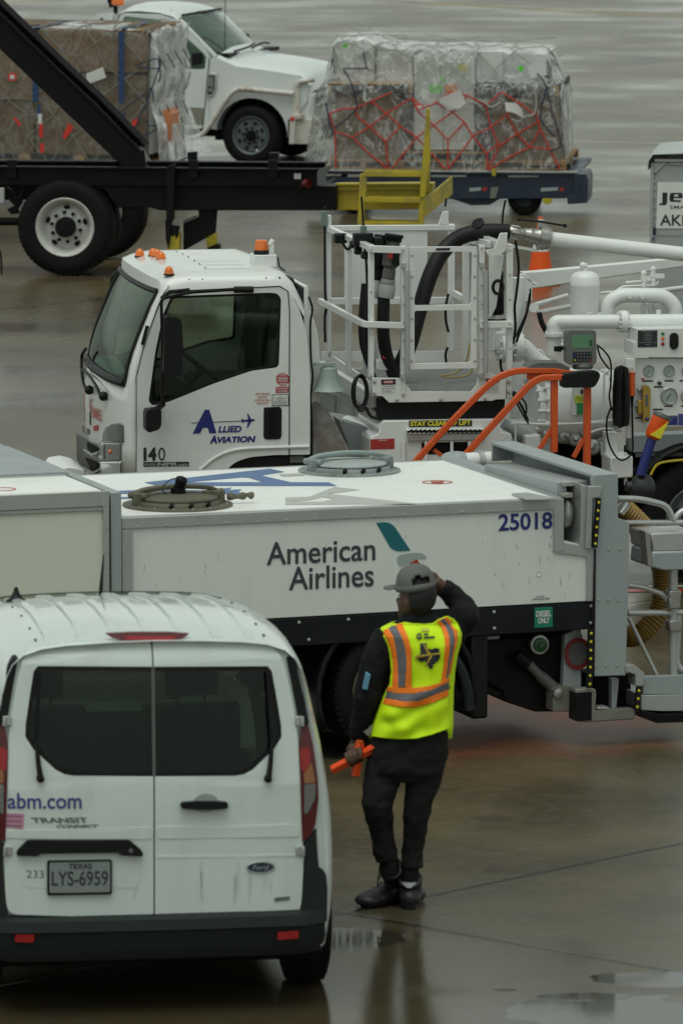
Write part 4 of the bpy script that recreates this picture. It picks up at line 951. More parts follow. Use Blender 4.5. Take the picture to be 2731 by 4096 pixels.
for y in (.42, 1.05, 1.5):
    q = MB(); q.box((xb_ - .62, y - .24, zb - .25), (xb_ - .12, y + .24, zb - .1)); q.prism([V(xb_ - .24, y - .24, zb - .1), V(xb_ - .10, y - .24, zb - .1), V(xb_ - .045, y - .24, zb + .52), V(xb_ - .15, y - .24, zb + .52)], (0, .48, 0)); q.box((xb_ - .14, y - .13, zb + .53), (xb_ - .05, y + .13, zb + .70)); q.build('seat', SEAT, ft, bevel=.03)
q = MB(); q.box((xb_ - .036, .06, zb - .2), (xb_ - .031, CW - .06, zr0 - .03)); q.build('back_lining', SEAT, ft)
q = MB(); q.grid([[V(x, y, roofz(x, y) - .03) for y in yy[3:-3]] for x in [xR0 + .1 + (xR1 - xR0 - .2) * k / 6 for k in range(7)]]); q.build('head_lining', SEAT, ft)
q = MB(); q.prism([V(fx(.9, zb + .02) + .03, y, z) for y, z in ((.45, zb + .02), (1.35, zb + .02), (1.2, zb + .07), (.9, zb + .085), (.6, zb + .06))], (.1, 0, .01)); q.build('dash_paper', mat('pale_green_paper', (.35, .52, .45), .7), ft)
# door seam, arch lip, handle, vents
q = MB()
def seamline(pts, r=.004, y=-.001): q.tube([I.side(a, b, y) for a, b in pts], r, 6)
seamline([(545, 1895), (545, 1510), (572, 1400), (606, 1300), (646, 1194), (690, 1165), (1120, 1145), (1152, 1165), (1158, 1240), (1157, 1822)]); q.build('door_seam', BLACK, cab)
q = MB(); ar = smooth_path([I.side(a, b, -.004) for a, b in ((800, 1880), (850, 1838), (910, 1808), (980, 1795), (1100, 1790), (1236, 1786))]); q.tube(ar, .012, 8); q.build('arch_lip', WHITE, cab)
pan(I, [(893, 1895), (935, 1852), (1000, 1832), (1100, 1825), (1236, 1822), (1236, 1895)], .03, .3, 'wheel_arch', BLACK, ft)
pan(I, [(1160, 1825), (1215, 1822), (1215, 1850), (1160, 1852)], .02, .06, 'step_lamp', GREYP, ft)
dh = pan(I, c3([(1205, 1090), (1300, 1086), (1310, 1100), (1308, 1265), (1296, 1280), (1212, 1282), (1201, 1265), (1203, 1105)]), -.006, .02, 'door_handle', BLACK, ft, r=.015, bevel=.004)
pan(I, c3([(1240, 1095), (1268, 1095), (1266, 1250), (1240, 1250)]), -.016, .012, 'handle_lever', BLACKP, dh, r=.008)
q = MB(); q.tube([I.side(*p, -.004) for p in c3([(508, 602), (478, 715)])], .013, 8); q.build('pillar_vent', BLACK, ft)
# mirrors
q = MB(); q.tube(bend([I.side(*p, yv) for p, yv in zip(c3([(1140, 386), (1025, 384), (760, 402), (590, 440), (598, 700), (600, 1075)]), (-.03, -.05, -.16, -.24, -.25, -.2))], .04), .012, 8); q.tube([I.side(*p, -.04) for p in c3([(1140, 386), (1025, 386)])], .024, 10); q.tube([I.side(*p, -.03) for p in c3([(590, 440), (640, 400), (760, 388)])], .014, 8); q.tube([I.side(*c3([(600, 1070)])[0], -.2), I.side(*c3([(570, 1095)])[0], 0)], .022, 8)
arm = q.build('mirror_arm', BLACK, ft)
def mirror(pts, y, nm): 
    l = rpoly(I.S(c3(pts), y), .025); return MB().prism(l, (0, .14, 0)).build(nm, BLACK, arm, bevel=.03, seg=4)
mirror([(622, 548), (690, 553), (714, 575), (722, 720), (715, 880), (700, 905), (625, 905), (605, 880), (610, 570)], -.32, 'mirror')
mirror([(510, 1105), (592, 1098), (592, 1200), (575, 1225), (515, 1242), (500, 1225), (500, 1120)], -.25, 'mirror')
q = MB(); q.tube(bend([fs(462, 1120) + V(.05, 0, .1)] + [I.side(a, b, CW + .12) for a, b in ((449, 1112), (447, 1165))], .05), .014, 8); q.build('far_mirror_arm', BLACK, ft); q = MB(); q.box(tuple(I.side(445, 1330, CW + .15)), tuple(I.side(470, 1168, CW + .26))); q.build('far_mirror', BLACK, ft, bevel=.02)
# front: wipers, lamps, grille, bumper, notices
def fpan(pts, off, nm, m, par=ft, th=.012, bevel=.003):
    l = [fs(a, b) + V(-off, -off * .6 if fs(a, b).y < .2 else 0, 0) for a, b in pts]; return MB().prism(l, (th, 0, 0)).build(nm, m, par, bevel=bevel, angle=50)
q = MB()
for pts in ([(375, 1560), (360, 1520), (355, 1430), (372, 1395)], [(432, 1585), (415, 1545), (385, 1500), (360, 1478)]):
    q.tube(smooth_path([fs(*p) + V(-.05, 0, 0) for p in pts]), .012, 6); q.ball(fs(*pts[0]) + V(-.03, 0, 0), .035, 10)
q.each('wiper', BLACK, ft)
fpan([(338, 1528), (360, 1550), (420, 1590), (432, 1592), (442, 1570), (440, 1560), (400, 1550), (350, 1508)], .006, 'cowl_panel', WHITE)




fpan(r7([(738, 1890), (905, 1985), (908, 2110), (905, 2240), (760, 2200), (700, 2100), (695, 1870), (715, 1865)]), .008, 'grille', GREYP)
fpan(r7([(745, 1900), (860, 1972), (905, 2000), (905, 2020), (850, 2042), (755, 1965)]), .022, 'grille_slot', DARK); fpan(r7([(760, 2065), (800, 2085), (900, 2130), (900, 2170), (860, 2200), (770, 2150)]), .022, 'grille_slot', DARK)
fpan(r7([(735, 1975), (850, 2050), (905, 2030), (905, 2048), (850, 2070), (735, 1995)]), .026, 'grille_bar', ALU); fpan(r7([(750, 2150), (860, 2215), (905, 2190), (905, 2210), (860, 2236), (750, 2170)]), .026, 'grille_bar', ALU)
q = MB(); q.prism([fs(a, b) + V(-.10, 0, 0) for a, b in ((235, 1888), (250, 1872), (300, 1865), (345, 1880), (345, 1895), (235, 1895))] if False else I.S([(232, 1890), (245, 1876), (290, 1868), (340, 1880), (345, 1900), (232, 1900)], .9), (0, .7, 0)); q.build('front_tank', WPIPE, ft, bevel=.02)
def fword(body, x0, y0, x1, y1, sl, m, **k):
    a, b, c = fs(x0, y0), fs(x1, y0 + sl), fs(x0, y1); n = V(-.012, -.004, 0); return lettering(body, (a + n, b + n, c + n), m, ft, lift=0, **k)
fword('NO SMOKING', 340, 1628, 371, 1578, 18, REDSTK, bold=.02); fword('FLAMMABLE', 371, 1668, 411, 1622, 18, REDSTK, bold=.02)
fpan(r7([(768, 1640), (822, 1675), (822, 1795), (768, 1755)]), .010, 'fuel_grade_sign', INK, th=.004); fword('JET A', 345, 1684, 365, 1640, 14, WHITEINK); fword('8029', 336, 1728, 364, 1700, 16, INK, bold=.03)
fpan(r7([(850, 1800), (890, 1790), (890, 1840), (850, 1845)]), .010, 'warning_sticker', RED, th=.004)
# side lettering and stickers
def sw_(body, x0, y0, x1, y1, m, **k): a = c3([(x0, y0), (x1, y1)]); return words(I, body, a[0][0], a[0][1], a[1][0], a[1][1], -.001, m, cab, **k)
sw_('A', 778, 1246, 920, 1105, NAVY, bold=.075, shear=.12); sw_('LLIED', 930, 1240, 1070, 1201, NAVY, bold=.04, shear=.2)
sw_('A', 880, 1306, 925, 1257, NAVY, bold=.06, shear=.15); sw_('VIATION', 924, 1302, 1154, 1264, NAVY, bold=.045, shear=.2)
q = MB(); q.prism(I.S(c3([(772, 1181), (1075, 1168), (1075, 1172), (772, 1185)]), -.003), (0, .002, 0))
for pl in ([(1070, 1170), (1090, 1163), (1140, 1158), (1152, 1165), (1140, 1172), (1090, 1176)], [(1103, 1128), (1110, 1128), (1130, 1163), (1130, 1170), (1108, 1211), (1101, 1211), (1110, 1170), (1110, 1163)], [(1070, 1157), (1076, 1157), (1086, 1168), (1078, 1182), (1072, 1182)]): q.prism(I.S(c3(pl), -.0035), (0, .002, 0))
q.build('logo', NAVY, cab)
sw_('14', 485, 1410, 562, 1329, INK, bold=.05); sw_('0', 574, 1408, 614, 1329, INK)
bd = pan(I, c3([(485, 1416), (757, 1414), (757, 1441), (485, 1444)]), -.003, .003, 'name_badge', INK, cab, bevel=0)
sw_('ISUZU', 492, 1438, 560, 1424, SILVER, lift=.005, bold=.02); sw_('NPR', 568, 1441, 690, 1419, SILVER, lift=.005, bold=.04); sw_('HD', 695, 1440, 750, 1427, SILVER, lift=.005, bold=.03)
oc = [(1316 + 41 * math.cos(R(22.5 + 45 * k)), 921 + 41 * math.sin(R(22.5 + 45 * k))) for k in range(8)]
pan(I, c3(oc), -.003, .003, 'stop_sticker', RED, cab, bevel=0); sw_('STOP', 1295, 900, 1338, 886, WHITEINK, lift=.005, bold=.03); sw_('STOP', 1295, 957, 1338, 943, WHITEINK, lift=.005, bold=.03)
q = MB()
for yv in (908, 916, 924, 932): q.prism(I.S(c3([(1286, yv), (1346, yv), (1346, yv + 3), (1286, yv + 3)]), -.005), (0, .001, 0))
q.build('lettering', WHITEINK, cab)
pan(I, c3([(1275, 968), (1350, 965), (1350, 1000), (1275, 1003)]), -.003, .003, 'warning_sticker', RED, cab, bevel=0); sw_('DO YOU SEE YOUR', 1280, 983, 1346, 972, WHITEINK, lift=.005, bold=.02); sw_('WALK AROUND?', 1283, 998, 1343, 988, WHITEINK, lift=.005, bold=.02)
sw_('TEST BRAKES', 1149, 1016, 1240, 1003, REDSTK, bold=.01); sw_('BEFORE', 1168, 1035, 1222, 1022, REDSTK, bold=.01); sw_('APPROACHING', 1146, 1054, 1242, 1041, REDSTK, bold=.01); sw_('AIRCRAFT', 1158, 1072, 1232, 1059, REDSTK, bold=.01)
pan(I, c3([(1252, 1013), (1351, 1011), (1351, 1080), (1252, 1082)]), -.003, .003, 'notice_sticker', INK, cab, bevel=0); pan(I, c3([(1256, 1017), (1347, 1015), (1347, 1076), (1256, 1078)]), -.005, .002, 'notice_sticker', WHITEINK, cab, bevel=0)
for i, tx in enumerate(('YOU', 'ARE RESPONSIBLE', 'FOR THE', 'SAFE OPERATION', 'AND CLEANLINESS', 'OF THIS VEHICLE')): sw_(tx, 1300 - len(tx) * 2.7, 1029 + i * 9, 1300 + len(tx) * 2.7, 1022 + i * 9, INK, lift=.006)
# ---- lift basket
WB = 1.6
def post(x0, y0, x1, y1, y, d=.05, nm='basket_post', m=WHITE):
    (a, b), (c, e) = c4([(x0, y0), (x1, y1)]); p, r = I.side(a, b, y), I.side(c, e, y); return MB().box((p.x, y, r.z), (r.x, y + d, p.z)).build(nm, m, ft, bevel=.005)
def S4(pts, y): return I.S(c4(pts), y)
post(412, 268, 443, 1062, 0); post(606, 275, 630, 1172, -.012, .06); post(1070, 270, 1100, 1080, -.012, .06); post(1236, 265, 1268, 1190, 0)
post(160, 92, 188, 950, WB); post(277, 270, 311, 1090, .8); post(888, 145, 922, 905, WB); post(975, 178, 1008, 960, 1.25); post(1140, 320, 1168, 900, .5)
def rail4(p0, y0, p1, y1, w=.03, h=.05, nm='basket_rail'):
    a, b = I.side(*c4([p0])[0], y0), I.side(*c4([p1])[0], y1); return MB().bar(a, b, w, h).build(nm, WHITE, ft, bevel=.004)
rail4((165, 168), WB, (922, 164), WB, .04, .04); rail4((185, 605), WB, (890, 600), WB); rail4((172, 172), WB, (425, 285), 0, .045, .04)
rail4((118, 604), WB + .1, (380, 740), -.02, .03, .045); rail4((380, 742), -.02, (625, 750), -.02, .03, .045)
rail4((412, 292), -.02, (605, 298), -.02, .03, .05); rail4((1070, 745), -.02, (1270, 742), -.02, .03, .05); rail4((985, 195), 1.25, (1250, 290), 0, .04, .06); rail4((1010, 235), 1.0, (1130, 265), .4, .03, .05); rail4((920, 560), WB, (975, 590), 1.3, .03, .05)
q = MB().prism(S4([(265, 175), (760, 178), (758, 585), (265, 588)], WB - .01), (0, .012, 0)).build('back_panel', WHITE, ft)
q = MB().prism(S4([(128, 905), (880, 902), (880, 972), (128, 960)], WB), (0, .012, 0)).build('back_kick_plate', WHITE, ft)
MB().prism([I.side(*c4([p])[0], yv) for p, yv in (((190, 930), WB - .05), ((190, 1000), WB - .05), ((425, 1180), .05), ((425, 1090), .05))], (.012, 0, 0)).build('kick_plate', WHITE, ft)
q = MB().prism(S4([(430, 1062), (606, 1064), (632, 1100), (668, 1145), (1020, 1145), (1056, 1104), (1068, 1030), (1118, 1030), (1228, 1070), (1228, 1190), (1165, 1192), (1150, 1200), (530, 1210), (492, 1172), (432, 1170)], -.004), (0, .02, 0)); kp = q.build('kick_plate', WHITE, ft, bevel=.002)
fz = I.side(*c4([(840, 1140)])[0], .05).z
x0_, x1_ = S4([(500, 1140)], .05)[0].x, S4([(1230, 1140)], .05)[0].x
MB().box((x0_, .03, fz - .03), (x1_, WB, fz)).build('basket_floor', mat('tread_plate', (.40, .42, .41), .4, .5, bump=.0, dirt=.4, dirt_col=(.2, .21, .2), dscale=9), ft)
q = MB(); n_ = 22
for i in range(n_):
    for k in range(26):
        x = x0_ + (x1_ - x0_) * (i + .5) / n_; y = .06 + k * .058; s_ = 1 if (i + k) % 2 else -1; q.bar((x - .022, y - .014 * s_, fz + .002), (x + .022, y + .014 * s_, fz + .002), .010, .008)
q.build('tread', ALU, ft)
# gate
gp = S4([(652, 282), (1056, 278), (1052, 1005), (652, 1012)], -.03); gi = S4([(682, 312), (1025, 308), (1022, 625), (682, 630)], -.03); gj = S4([(682, 662), (1022, 657), (1020, 972), (682, 978)], -.03)
MB().prism(rpoly(gp, .008), (0, .035, 0), [rpoly(gi, .02), rpoly(gj, .02)]).build('basket_gate', WHITE, ft, bevel=.004)
pan(I, c4([(812, 288), (894, 286), (894, 300), (812, 302)]), -.036, .005, 'gate_label', INK, ft, bevel=0)
for xx in (640, 1108): MB().cyl(*[S4([(xx, yv)], -.05)[0] for yv in (420, 1035)], .016, 10).build('gate_spring', GALV, ft)
for xx, yv in ((622, 388), (1088, 385), (615, 1050), (1080, 1045)): pan(I, c4([(xx - 14, yv - 14), (xx + 14, yv - 14), (xx + 14, yv + 22), (xx - 14, yv + 22)]), -.04, .03, 'hinge_plate', GALV, ft)
q = MB()
for xx, ya, yb, n in ((617, 300, 1160, 9), (1085, 290, 1060, 8), (1252, 300, 1180, 7), (425, 300, 1050, 4), (1042, 330, 960, 6), (666, 330, 960, 6)):
    for k in range(n): p = S4([(xx, ya + (yb - ya) * k / (n - 1))], -.03)[0]; q.lathe([(0, .010), (.006, .008), (.008, 0)], p, (0, -1, 0), 6)
for xx, yv in ((578, 1195), (840, 1192), (1103, 1188), (445, 1085), (445, 1155), (1243, 1085), (1243, 1145)): q.lathe([(0, .014), (.008, .011), (.01, 0)], S4([(xx, yv)], -.006)[0], (0, -1, 0), 8)
q.each('bolt', GALV, ft)
def sticker(pts, y, nm, m, par=ft): return pan(I, c4(pts), y, .002, nm, m, par, bevel=0)
def w4(body, x0, y0, x1, y1, y, m, **k): a = c4([(x0, y0), (x1, y1)]); return words(I, body, a[0][0], a[0][1], a[1][0], a[1][1], y, m, ft, **k)
sticker([(484, 1072), (570, 1070), (570, 1150), (484, 1152)], -.007, 'danger_sticker', WHITEINK); sticker([(484, 1072), (570, 1070), (570, 1102), (484, 1104)], -.009, 'danger_header', INK); sticker([(495 + 32 * 1 + 32 * math.cos(t * .39), 1087 + 12 * math.sin(t * .39)) for t in range(16)], -.011, 'danger_oval', RED)
w4('DANGER', 500, 1093, 554, 1082, -.0115, WHITEINK, lift=.002, bold=.03); w4('CRUSHING HAZARD', 488, 1118, 564, 1110, -.0095, INK); w4('KEEP HANDS CLEAR', 488, 1132, 564, 1124, -.0095, INK); w4('OF SCISSORS.', 488, 1146, 545, 1138, -.0095, INK)
sticker([(1108, 1066), (1186, 1064), (1186, 1148), (1108, 1150)], -.007, 'warning_sticker', WHITEINK); sticker([(1108, 1066), (1186, 1064), (1186, 1090), (1108, 1092)], -.009, 'danger_header', INK); sticker([(1147 + 34 * math.cos(t * .39), 1078 + 11 * math.sin(t * .39)) for t in range(16)], -.011, 'danger_oval', RED); w4('WARNING', 1120, 1084, 1174, 1073, -.0115, WHITEINK, lift=.002, bold=.03)
for i in range(4): w4(('REMAIN UNIT', 'BEFORE PLACING', 'HOSE SPREADER', 'RAISED POSITION')[i], 1112, 1104 + i * 12, 1182, 1097 + i * 12, -.0095, INK)
# scissor band and base cabinet
pan(I, c4([(460, 1186), (1222, 1178), (1222, 1300), (468, 1316)]), .05, .3, 'rubber_skirt', BLACK, ft)
bs = pan(I, c4([(500, 1318), (1185, 1308), (1200, 1385), (1258, 1395), (1266, 1420), (1266, 1700), (418, 1700), (418, 1430), (438, 1408), (468, 1398), (478, 1340)]), .0, 1.2, 'base_cabinet', WHITE, ft, bevel=.008)
sticker([(650, 1318), (1026, 1313), (1026, 1352), (650, 1358)], -.004, 'lift_sign', INK); w4('STAY CLEAR OF LIFT', 658, 1351, 1018, 1322, -.0045, YELLOWINK, lift=.002, bold=.035)
sticker([(420, 1430), (563, 1425), (563, 1486), (420, 1490)], -.004, 'red_warning_sticker', RED); w4('WARNING', 466, 1440, 518, 1431, -.0045, WHITEINK, lift=.002)
q = MB()
for i in range(5): q.prism(S4([(428, 1446 + i * 8), (555, 1444 + i * 8), (555, 1446 + i * 8), (428, 1448 + i * 8)], -.006), (0, .001, 0))
q.build('lettering', REDSTK, ft)
pan(I, c4([(640, 1372), (1100, 1366), (1105, 1392), (640, 1400)]), -.05, .05, 'cabinet_shelf', WPIPE, ft); pan(I, c4([(640, 1400), (1105, 1395), (1100, 1432), (645, 1440)]), -.03, .03, 'drip_tray', GALV, ft)
q = MB()
for i in range(17): a = S4([(655 + i * 27, 1381)], -.052)[0]; q.bar(a - V(.02, 0, .008), a + V(.02, 0, .008), .01, .014)
q.each('hook', BLACKP, ft)
pan(I, c4([(725, 1450), (1000, 1445), (1000, 1520), (725, 1520)]), -.004, .02, 'cabinet_opening', DARK, ft)
for xx in (752, 905, 1010, 618): MB().cyl(*[S4([(xx, yv)], -.02)[0] for yv in (1440, 1560)], .012, 8).build('cabinet_rod', WPIPE, ft)
# frame, deck, cable carrier and cowl between cab and basket
rail4((120, 1000), .9, (440, 1200), .1, .05, .10, 'deck_side'); rail4((120, 1100), .9, (470, 1300), .15, .05, .08, 'deck_side')
pan(I, c4([(70, 1215), (100, 1200), (165, 1255), (215, 1340), (300, 1500), (300, 1640), (70, 1640)]), .12, .35, 'splash_guard', BROWNSTEEL, ft, r=.03, bevel=.02)
pan(I, c4([(230, 1310), (420, 1370), (420, 1640), (300, 1640), (300, 1500)]), .35, .25, 'deck_support', ALUP, ft)
q = MB()
for i in range(9):
    a = I.side(*c4([(95 + i * 4, 1140 + i * 14)])[0], .2); b = I.side(*c4([(330 + i * 2, 1195 + i * 12)])[0], .2); q.bar(a, b, .012, .012)
for xx, yy_ in ((100, 1180), (222, 1215), (330, 1240)): q.cbox(I.side(*c4([(xx, yy_)])[0], .19), (.02, .04, .12))
q.each('cooler_fin', ALUP, ft)
bc = I.side(*c4([(172, 1138)])[0], .05); bell = MB().lathe([(0, .115), (.006, .11), (.04, .082), (.09, .068), (.155, .058), (.165, .045), (.17, 0)], bc, (0, 0, 1), 24).build('horn_bell', BELLG, ft)
q = MB(); q.cbox(bc + V(-.03, 0, .185), (.15, .06, .02)); q.cyl(bc + V(0, 0, .16), bc + V(0, 0, .19), .03, 10); q.build('bell_bracket', BELLG, bell)
pan(I, c4([(70, 1005), (110, 1000), (112, 1090), (72, 1100)]), .3, .1, 'yellow_box', YELLOW, ft)
cc = I.side(*c4([(360, 1150)])[0], .02); q = MB()
for i in range(5): q.tube([cc + V(math.cos(t * .35) * (.045 + .006 * (i % 3)), -.02 + i * .018, math.sin(t * .35) * (.13 - .006 * i)) for t in range(19)], .009, 6, cap=False)
q.tube(smooth_path([I.side(*p, 0) for p in c4([(395, 1240), (420, 1290), (465, 1305)])]), .012, 6); q.build('cable_loop', HOSE, ft)
# hoses and nozzles in the basket
def hose(pts, ys_, r, nm='fuel_hose', m=HOSE, n=12): return MB().tube(smooth_path([I.side(*p, yv) for p, yv in zip(c4(pts), ys_)], 8), r, n).build(nm, m, ft)
hose([(545, 1050), (600, 980), (655, 860), (705, 680), (765, 480), (830, 340), (910, 250), (1000, 205), (1120, 188), (1245, 190)], [.5, .5, .5, .55, .6, .65, .7, .7, .7, .7], .058)
hose([(500, 570), (496, 780), (515, 920), (560, 1050)], [.35, .35, .4, .45], .045); hose([(395, 500), (378, 700), (384, 860), (430, 1000)], [.5, .5, .5, .5], .036)
for (a, b), (c_, d_), yv, dk in (((562, 205), (512, 580), .33, 0), ((500, 210), (455, 560), .5, 1)):
    t0, t1 = I.side(*c4([(a, b)])[0], yv), I.side(*c4([(c_, d_)])[0], yv); ax_ = (t1 - t0).normalized(); ln = (t1 - t0).length
    nz = MB().lathe([(0, .066), (.02, .068), (.024, .060), (.03, .058), (.05, .058)], t0, ax_, 22).build('nozzle', BLACKP, ft)
    MB().lathe([(.05, .05), (.10, .044), (.13, .06), (.22, .058), (.24, .04), (.26, .046), (.32, .046)], t0, ax_, 20).build('nozzle_body', mat('dark_alloy', (.11, .11, .10), .45, .5, dirt=.4, dirt_col=(.04, .04, .04), dscale=12) if not dk else BLACKP, nz)
    MB().lathe([(.32, .05), (.36, .052), (.37, .045), (.44, .05), (.45, .056), (ln - .09, .056), (ln - .08, .06), (ln, .058), (ln + .005, .045)], t0, ax_, 20).build('nozzle_swivel', ALU, nz)
q = MB(); p = S4([(572, 350)], .25)[0]; q.cyl(p + V(0, 0, .05), p - V(0, 0, .05), .026, 10); q.build('nozzle_grip', BLACK, ft)
q = MB(); p = S4([(545, 330)], .26)[0]; q.cbox(p, (.05, .04, .04)); q.build('nozzle_trigger', RED, ft)
q = MB()
for (a, b), sx, sz, yv in (((240, 228), .09, .07, .9), ((375, 235), .14, .09, .35), ((465, 260), .06, .09, .3), ((318, 265), .05, .05, .6), ((345, 300), .05, .06, .5), ((390, 330), .06, .05, .3)): q.cbox(S4([(a, b)], yv)[0], (sx, .08, sz))
q.each('control_switch', BLACK, ft, bevel=.01)
q = MB()
for pts, yv in (([(148, 40), (148, 300), (150, 560), (160, 620), (148, 700), (150, 850)], WB), ([(250, 250), (285, 295), (320, 240)], .8), ([(380, 260), (395, 380), (400, 600), (385, 850), (410, 960), (450, 1060)], .2), ([(330, 280), (360, 320), (400, 360)], .4), ([(1284, 240), (1304, 400), (1290, 560), (1280, 640), (1284, 760), (1270, 860)], .1), ([(1372, 560), (1350, 680), (1310, 790), (1290, 850)], .3), ([(885, 560), (868, 640), (870, 720), (885, 790)], WB - .1), ([(880, 880), (868, 920), (872, 970)], WB - .1), ([(1120, 715), (1180, 720), (1225, 715)], .1), ([(1265, 1150), (1320, 1230), (1360, 1320)], .3), ([(1195, 950), (1200, 1010), (1215, 1030)], .4)):
    q.tube(smooth_path([S4([p], yv)[0] for p in pts]), .010, 6)
q.each('cable', BLACK, ft)
for pts, yv in (([(366, -20), (372, 60), (378, 160)], .6), ([(872, -10), (866, 40)], 1.6), ([(1225, 0), (1210, 80), (1206, 170)], .9)): MB().tube(smooth_path([S4([p], yv)[0] for p in pts]), .008, 6).build('sensor_whip', BLACK, ft)
for a, b, yv in ((145, 110, WB - .03), (378, 200, .6)): MB().cbox(S4([(a, b)], yv)[0], (.045, .04, .11)).build('sensor_box', mat('grey_green_box', (.13, .17, .15), .5), ft, bevel=.006)
pan(I, c4([(852, 70), (886, 66), (886, 148), (824, 150)]), WB - .02, .02, 'sensor_bracket', WHITE, ft); pan(I, c4([(1195, 198), (1238, 195), (1232, 290), (1200, 332), (1120, 332), (1105, 300), (1160, 290)]), -.02, .02, 'gate_bracket', WHITE, ft)
pan(I, c4([(1128, 330), (1218, 330), (1170, 640), (1140, 700), (1128, 700)]), .3, .02, 'gusset_plate', WHITE, ft)
pan(I, c4([(1130, 420), (1215, 420), (1220, 690), (1130, 690)]), .45, .1, 'valve_block', BLACKP, ft, bevel=.02); MB().tube([S4([(1180 + 30 * math.cos(t * .33), 520 + 40 * math.sin(t * .33))], .3)[0] for t in range(20)], .012, 6).build('hand_wheel', BLACK, ft)
gq = S4([(1065, 148)], .3)[0]; q = MB(); q.lathe([(0, .045), (.02, .047), (.022, .04)], gq, (-.5, -.5, .7), 18); q.build('pressure_gauge', BLACK, ft); 
q = MB(); q.tube(smooth_path([S4([p], .5)[0] for p in [(1015, 850), (990, 960), (930, 1030), (845, 1050), (900, 1060), (1000, 1045), (1030, 1000)]]), .008, 6); q.build('yellow_line', mat('brass_tube', (.35, .27, .10), .5), ft)
pan(I, c4([(380, 832), (440, 832), (540, 875), (470, 870), (470, 1020), (372, 1010)]), .55, .03, 'cable_shield', WPIPE, ft); pan(I, c4([(455, 955), (528, 952), (528, 1020), (455, 1022)]), .4, .06, 'junction_box', WPIPE, ft, bevel=.01); MB().cbox(S4([(512, 935)], .38)[0], (.05, .03, .03)).build('red_lever', RED, ft)
# ---- pipework to the right of the basket
def pipe(pts, ys_, r, nm='pipe', m=WPIPE, rb=.12, n=18):
    ys_ = [ys_] * len(pts) if isinstance(ys_, (int, float)) else ys_
    return MB().tube(bend([I.side(*p, yv) for p, yv in zip(pts, ys_)], rb, 7), r, n).build(nm, m, ft)
def flange(p, y, ax_, r, th=.03, bolts=10, par=ft, m=WPIPE):
    c_ = I.side(*p, y); f = MB().lathe([(-th, r * .7), (-th, r), (-.004, r), (0, r), (th - .004, r), (th, r), (th, r * .7)], c_, ax_, 26); d_, a_, b_ = basis(ax_)
    for k in range(bolts): t = 2 * math.pi * k / bolts; u = c_ + (a_ * math.cos(t) + b_ * math.sin(t)) * r * .84; f.cyl(u - d_ * (th + .016), u + d_ * (th + .016), r * .09, 6)
    return f.build('flange', m, par, bevel=0)
ypb = .9
dp = MB().tube([I.side(2190, 955, ypb), I.side(2760, 1020, ypb)], .052, 20).build('delivery_boom', WPIPE, ft)
c_ = I.side(2032, 924, ypb); ax_ = (I.side(2190, 955, ypb) - c_).normalized(); L_ = (I.side(2190, 955, ypb) - c_).length
cp = MB().lathe([(0, .035), (.01, .042), (.06, .046), (.075, .044), (.08, .036), (.11, .036), (.115, .044), (.15, .048), (.16, .054), (.18, .05), (L_ - .07, .066), (L_ - .068, .088), (L_ - .02, .09), (L_ - .018, .08), (L_ + .01, .08), (L_ + .012, .055)], c_, ax_, 26).build('swivel_coupling', STEEL, ft)
q = MB()
for k in range(6): t = k * 1.047; d_, a_, b_ = basis(ax_); u = (a_ * math.cos(t) + b_ * math.sin(t)); q.bar(c_ + ax_ * .02 + u * .046, c_ + ax_ * .075 + u * .05, .02, .014)
q.cbox(c_ + ax_ * (L_ - .05) + V(0, 0, .1), (.04, .05, .06)); q.each('cam_lock', ALU, cp, bevel=.003)
MB().bar(I.side(2050, 985, ypb), I.side(2150, 1003, ypb), .03, .02).build('coupling_tray', WPIPE, ft)
q = MB(); q.tube([I.side(2075, 878, .6), I.side(2170, 888, .6), I.side(2258, 903, .6)], .008, 6); q.ball(I.side(2258, 903, .6), .016, 8); q.ball(I.side(2075, 878, .6), .014, 8); q.build('boom_handle', BLACK, ft)
q = MB().prism(I.S([(2085, 1090), (2140, 1086), (2760, 1028), (2760, 1062), (2150, 1152), (2135, 1150), (2128, 1128)], 1.25), (0, .10, 0)); q.build('support_beam', WPIPE, ft, bevel=.01)
pan(I, [(2085, 1096), (2105, 1098), (2128, 1130), (2150, 1132), (2150, 1150), (2128, 1152), (2128, 1200), (2100, 1205), (2080, 1680), (2045, 1690), (2050, 1190)], .9, .08, 'boom_post', WPIPE, ft, bevel=.006)
MB().cyl(I.side(2134, 1230, .8), I.side(2134, 1230, 1.05), .035, 14).build('boom_pivot', WPIPE, ft)
for a, b in (((2130, 1222), (2270, 1182)), ((2150, 1250), (2280, 1224)), ((2500, 1180), (2740, 1150))): MB().tube([I.side(*a, 1.1), I.side(*b, 1.1)], .018, 10).build('boom_strut', WPIPE, ft)
pipe([(2070, 1110), (2072, 1180), (2050, 1280), (2000, 1400), (2000, 1420)], .8, .052, rb=.25)
pipe([(1990, 1330), (2000, 1400), (2060, 1385), (2090, 1385), (2140, 1440), (2200, 1480)], .55, .062, rb=.14); flange((2012, 1392), .55, (1, .1, 0), .105); flange((2066, 1388), .55, (1, .1, 0), .105)
MB().tube(smooth_path([I.side(2155, 1250, .7), I.side(2165, 1290, .7), I.side(2188, 1335, .7)]), .02, 10).build('flex_line', HOSE, ft)
q = MB(); c_ = I.side(2337, 1285, .65); q.lathe([(0, .105), (.25, .105), (.26, .108), (.27, .105), (.31, .102), (.34, .085), (.355, .05), (.36, .02), (.38, .02), (.382, 0)], c_, (0, 0, 1), 32); tk = q.build('surge_tank', WPIPE, ft)
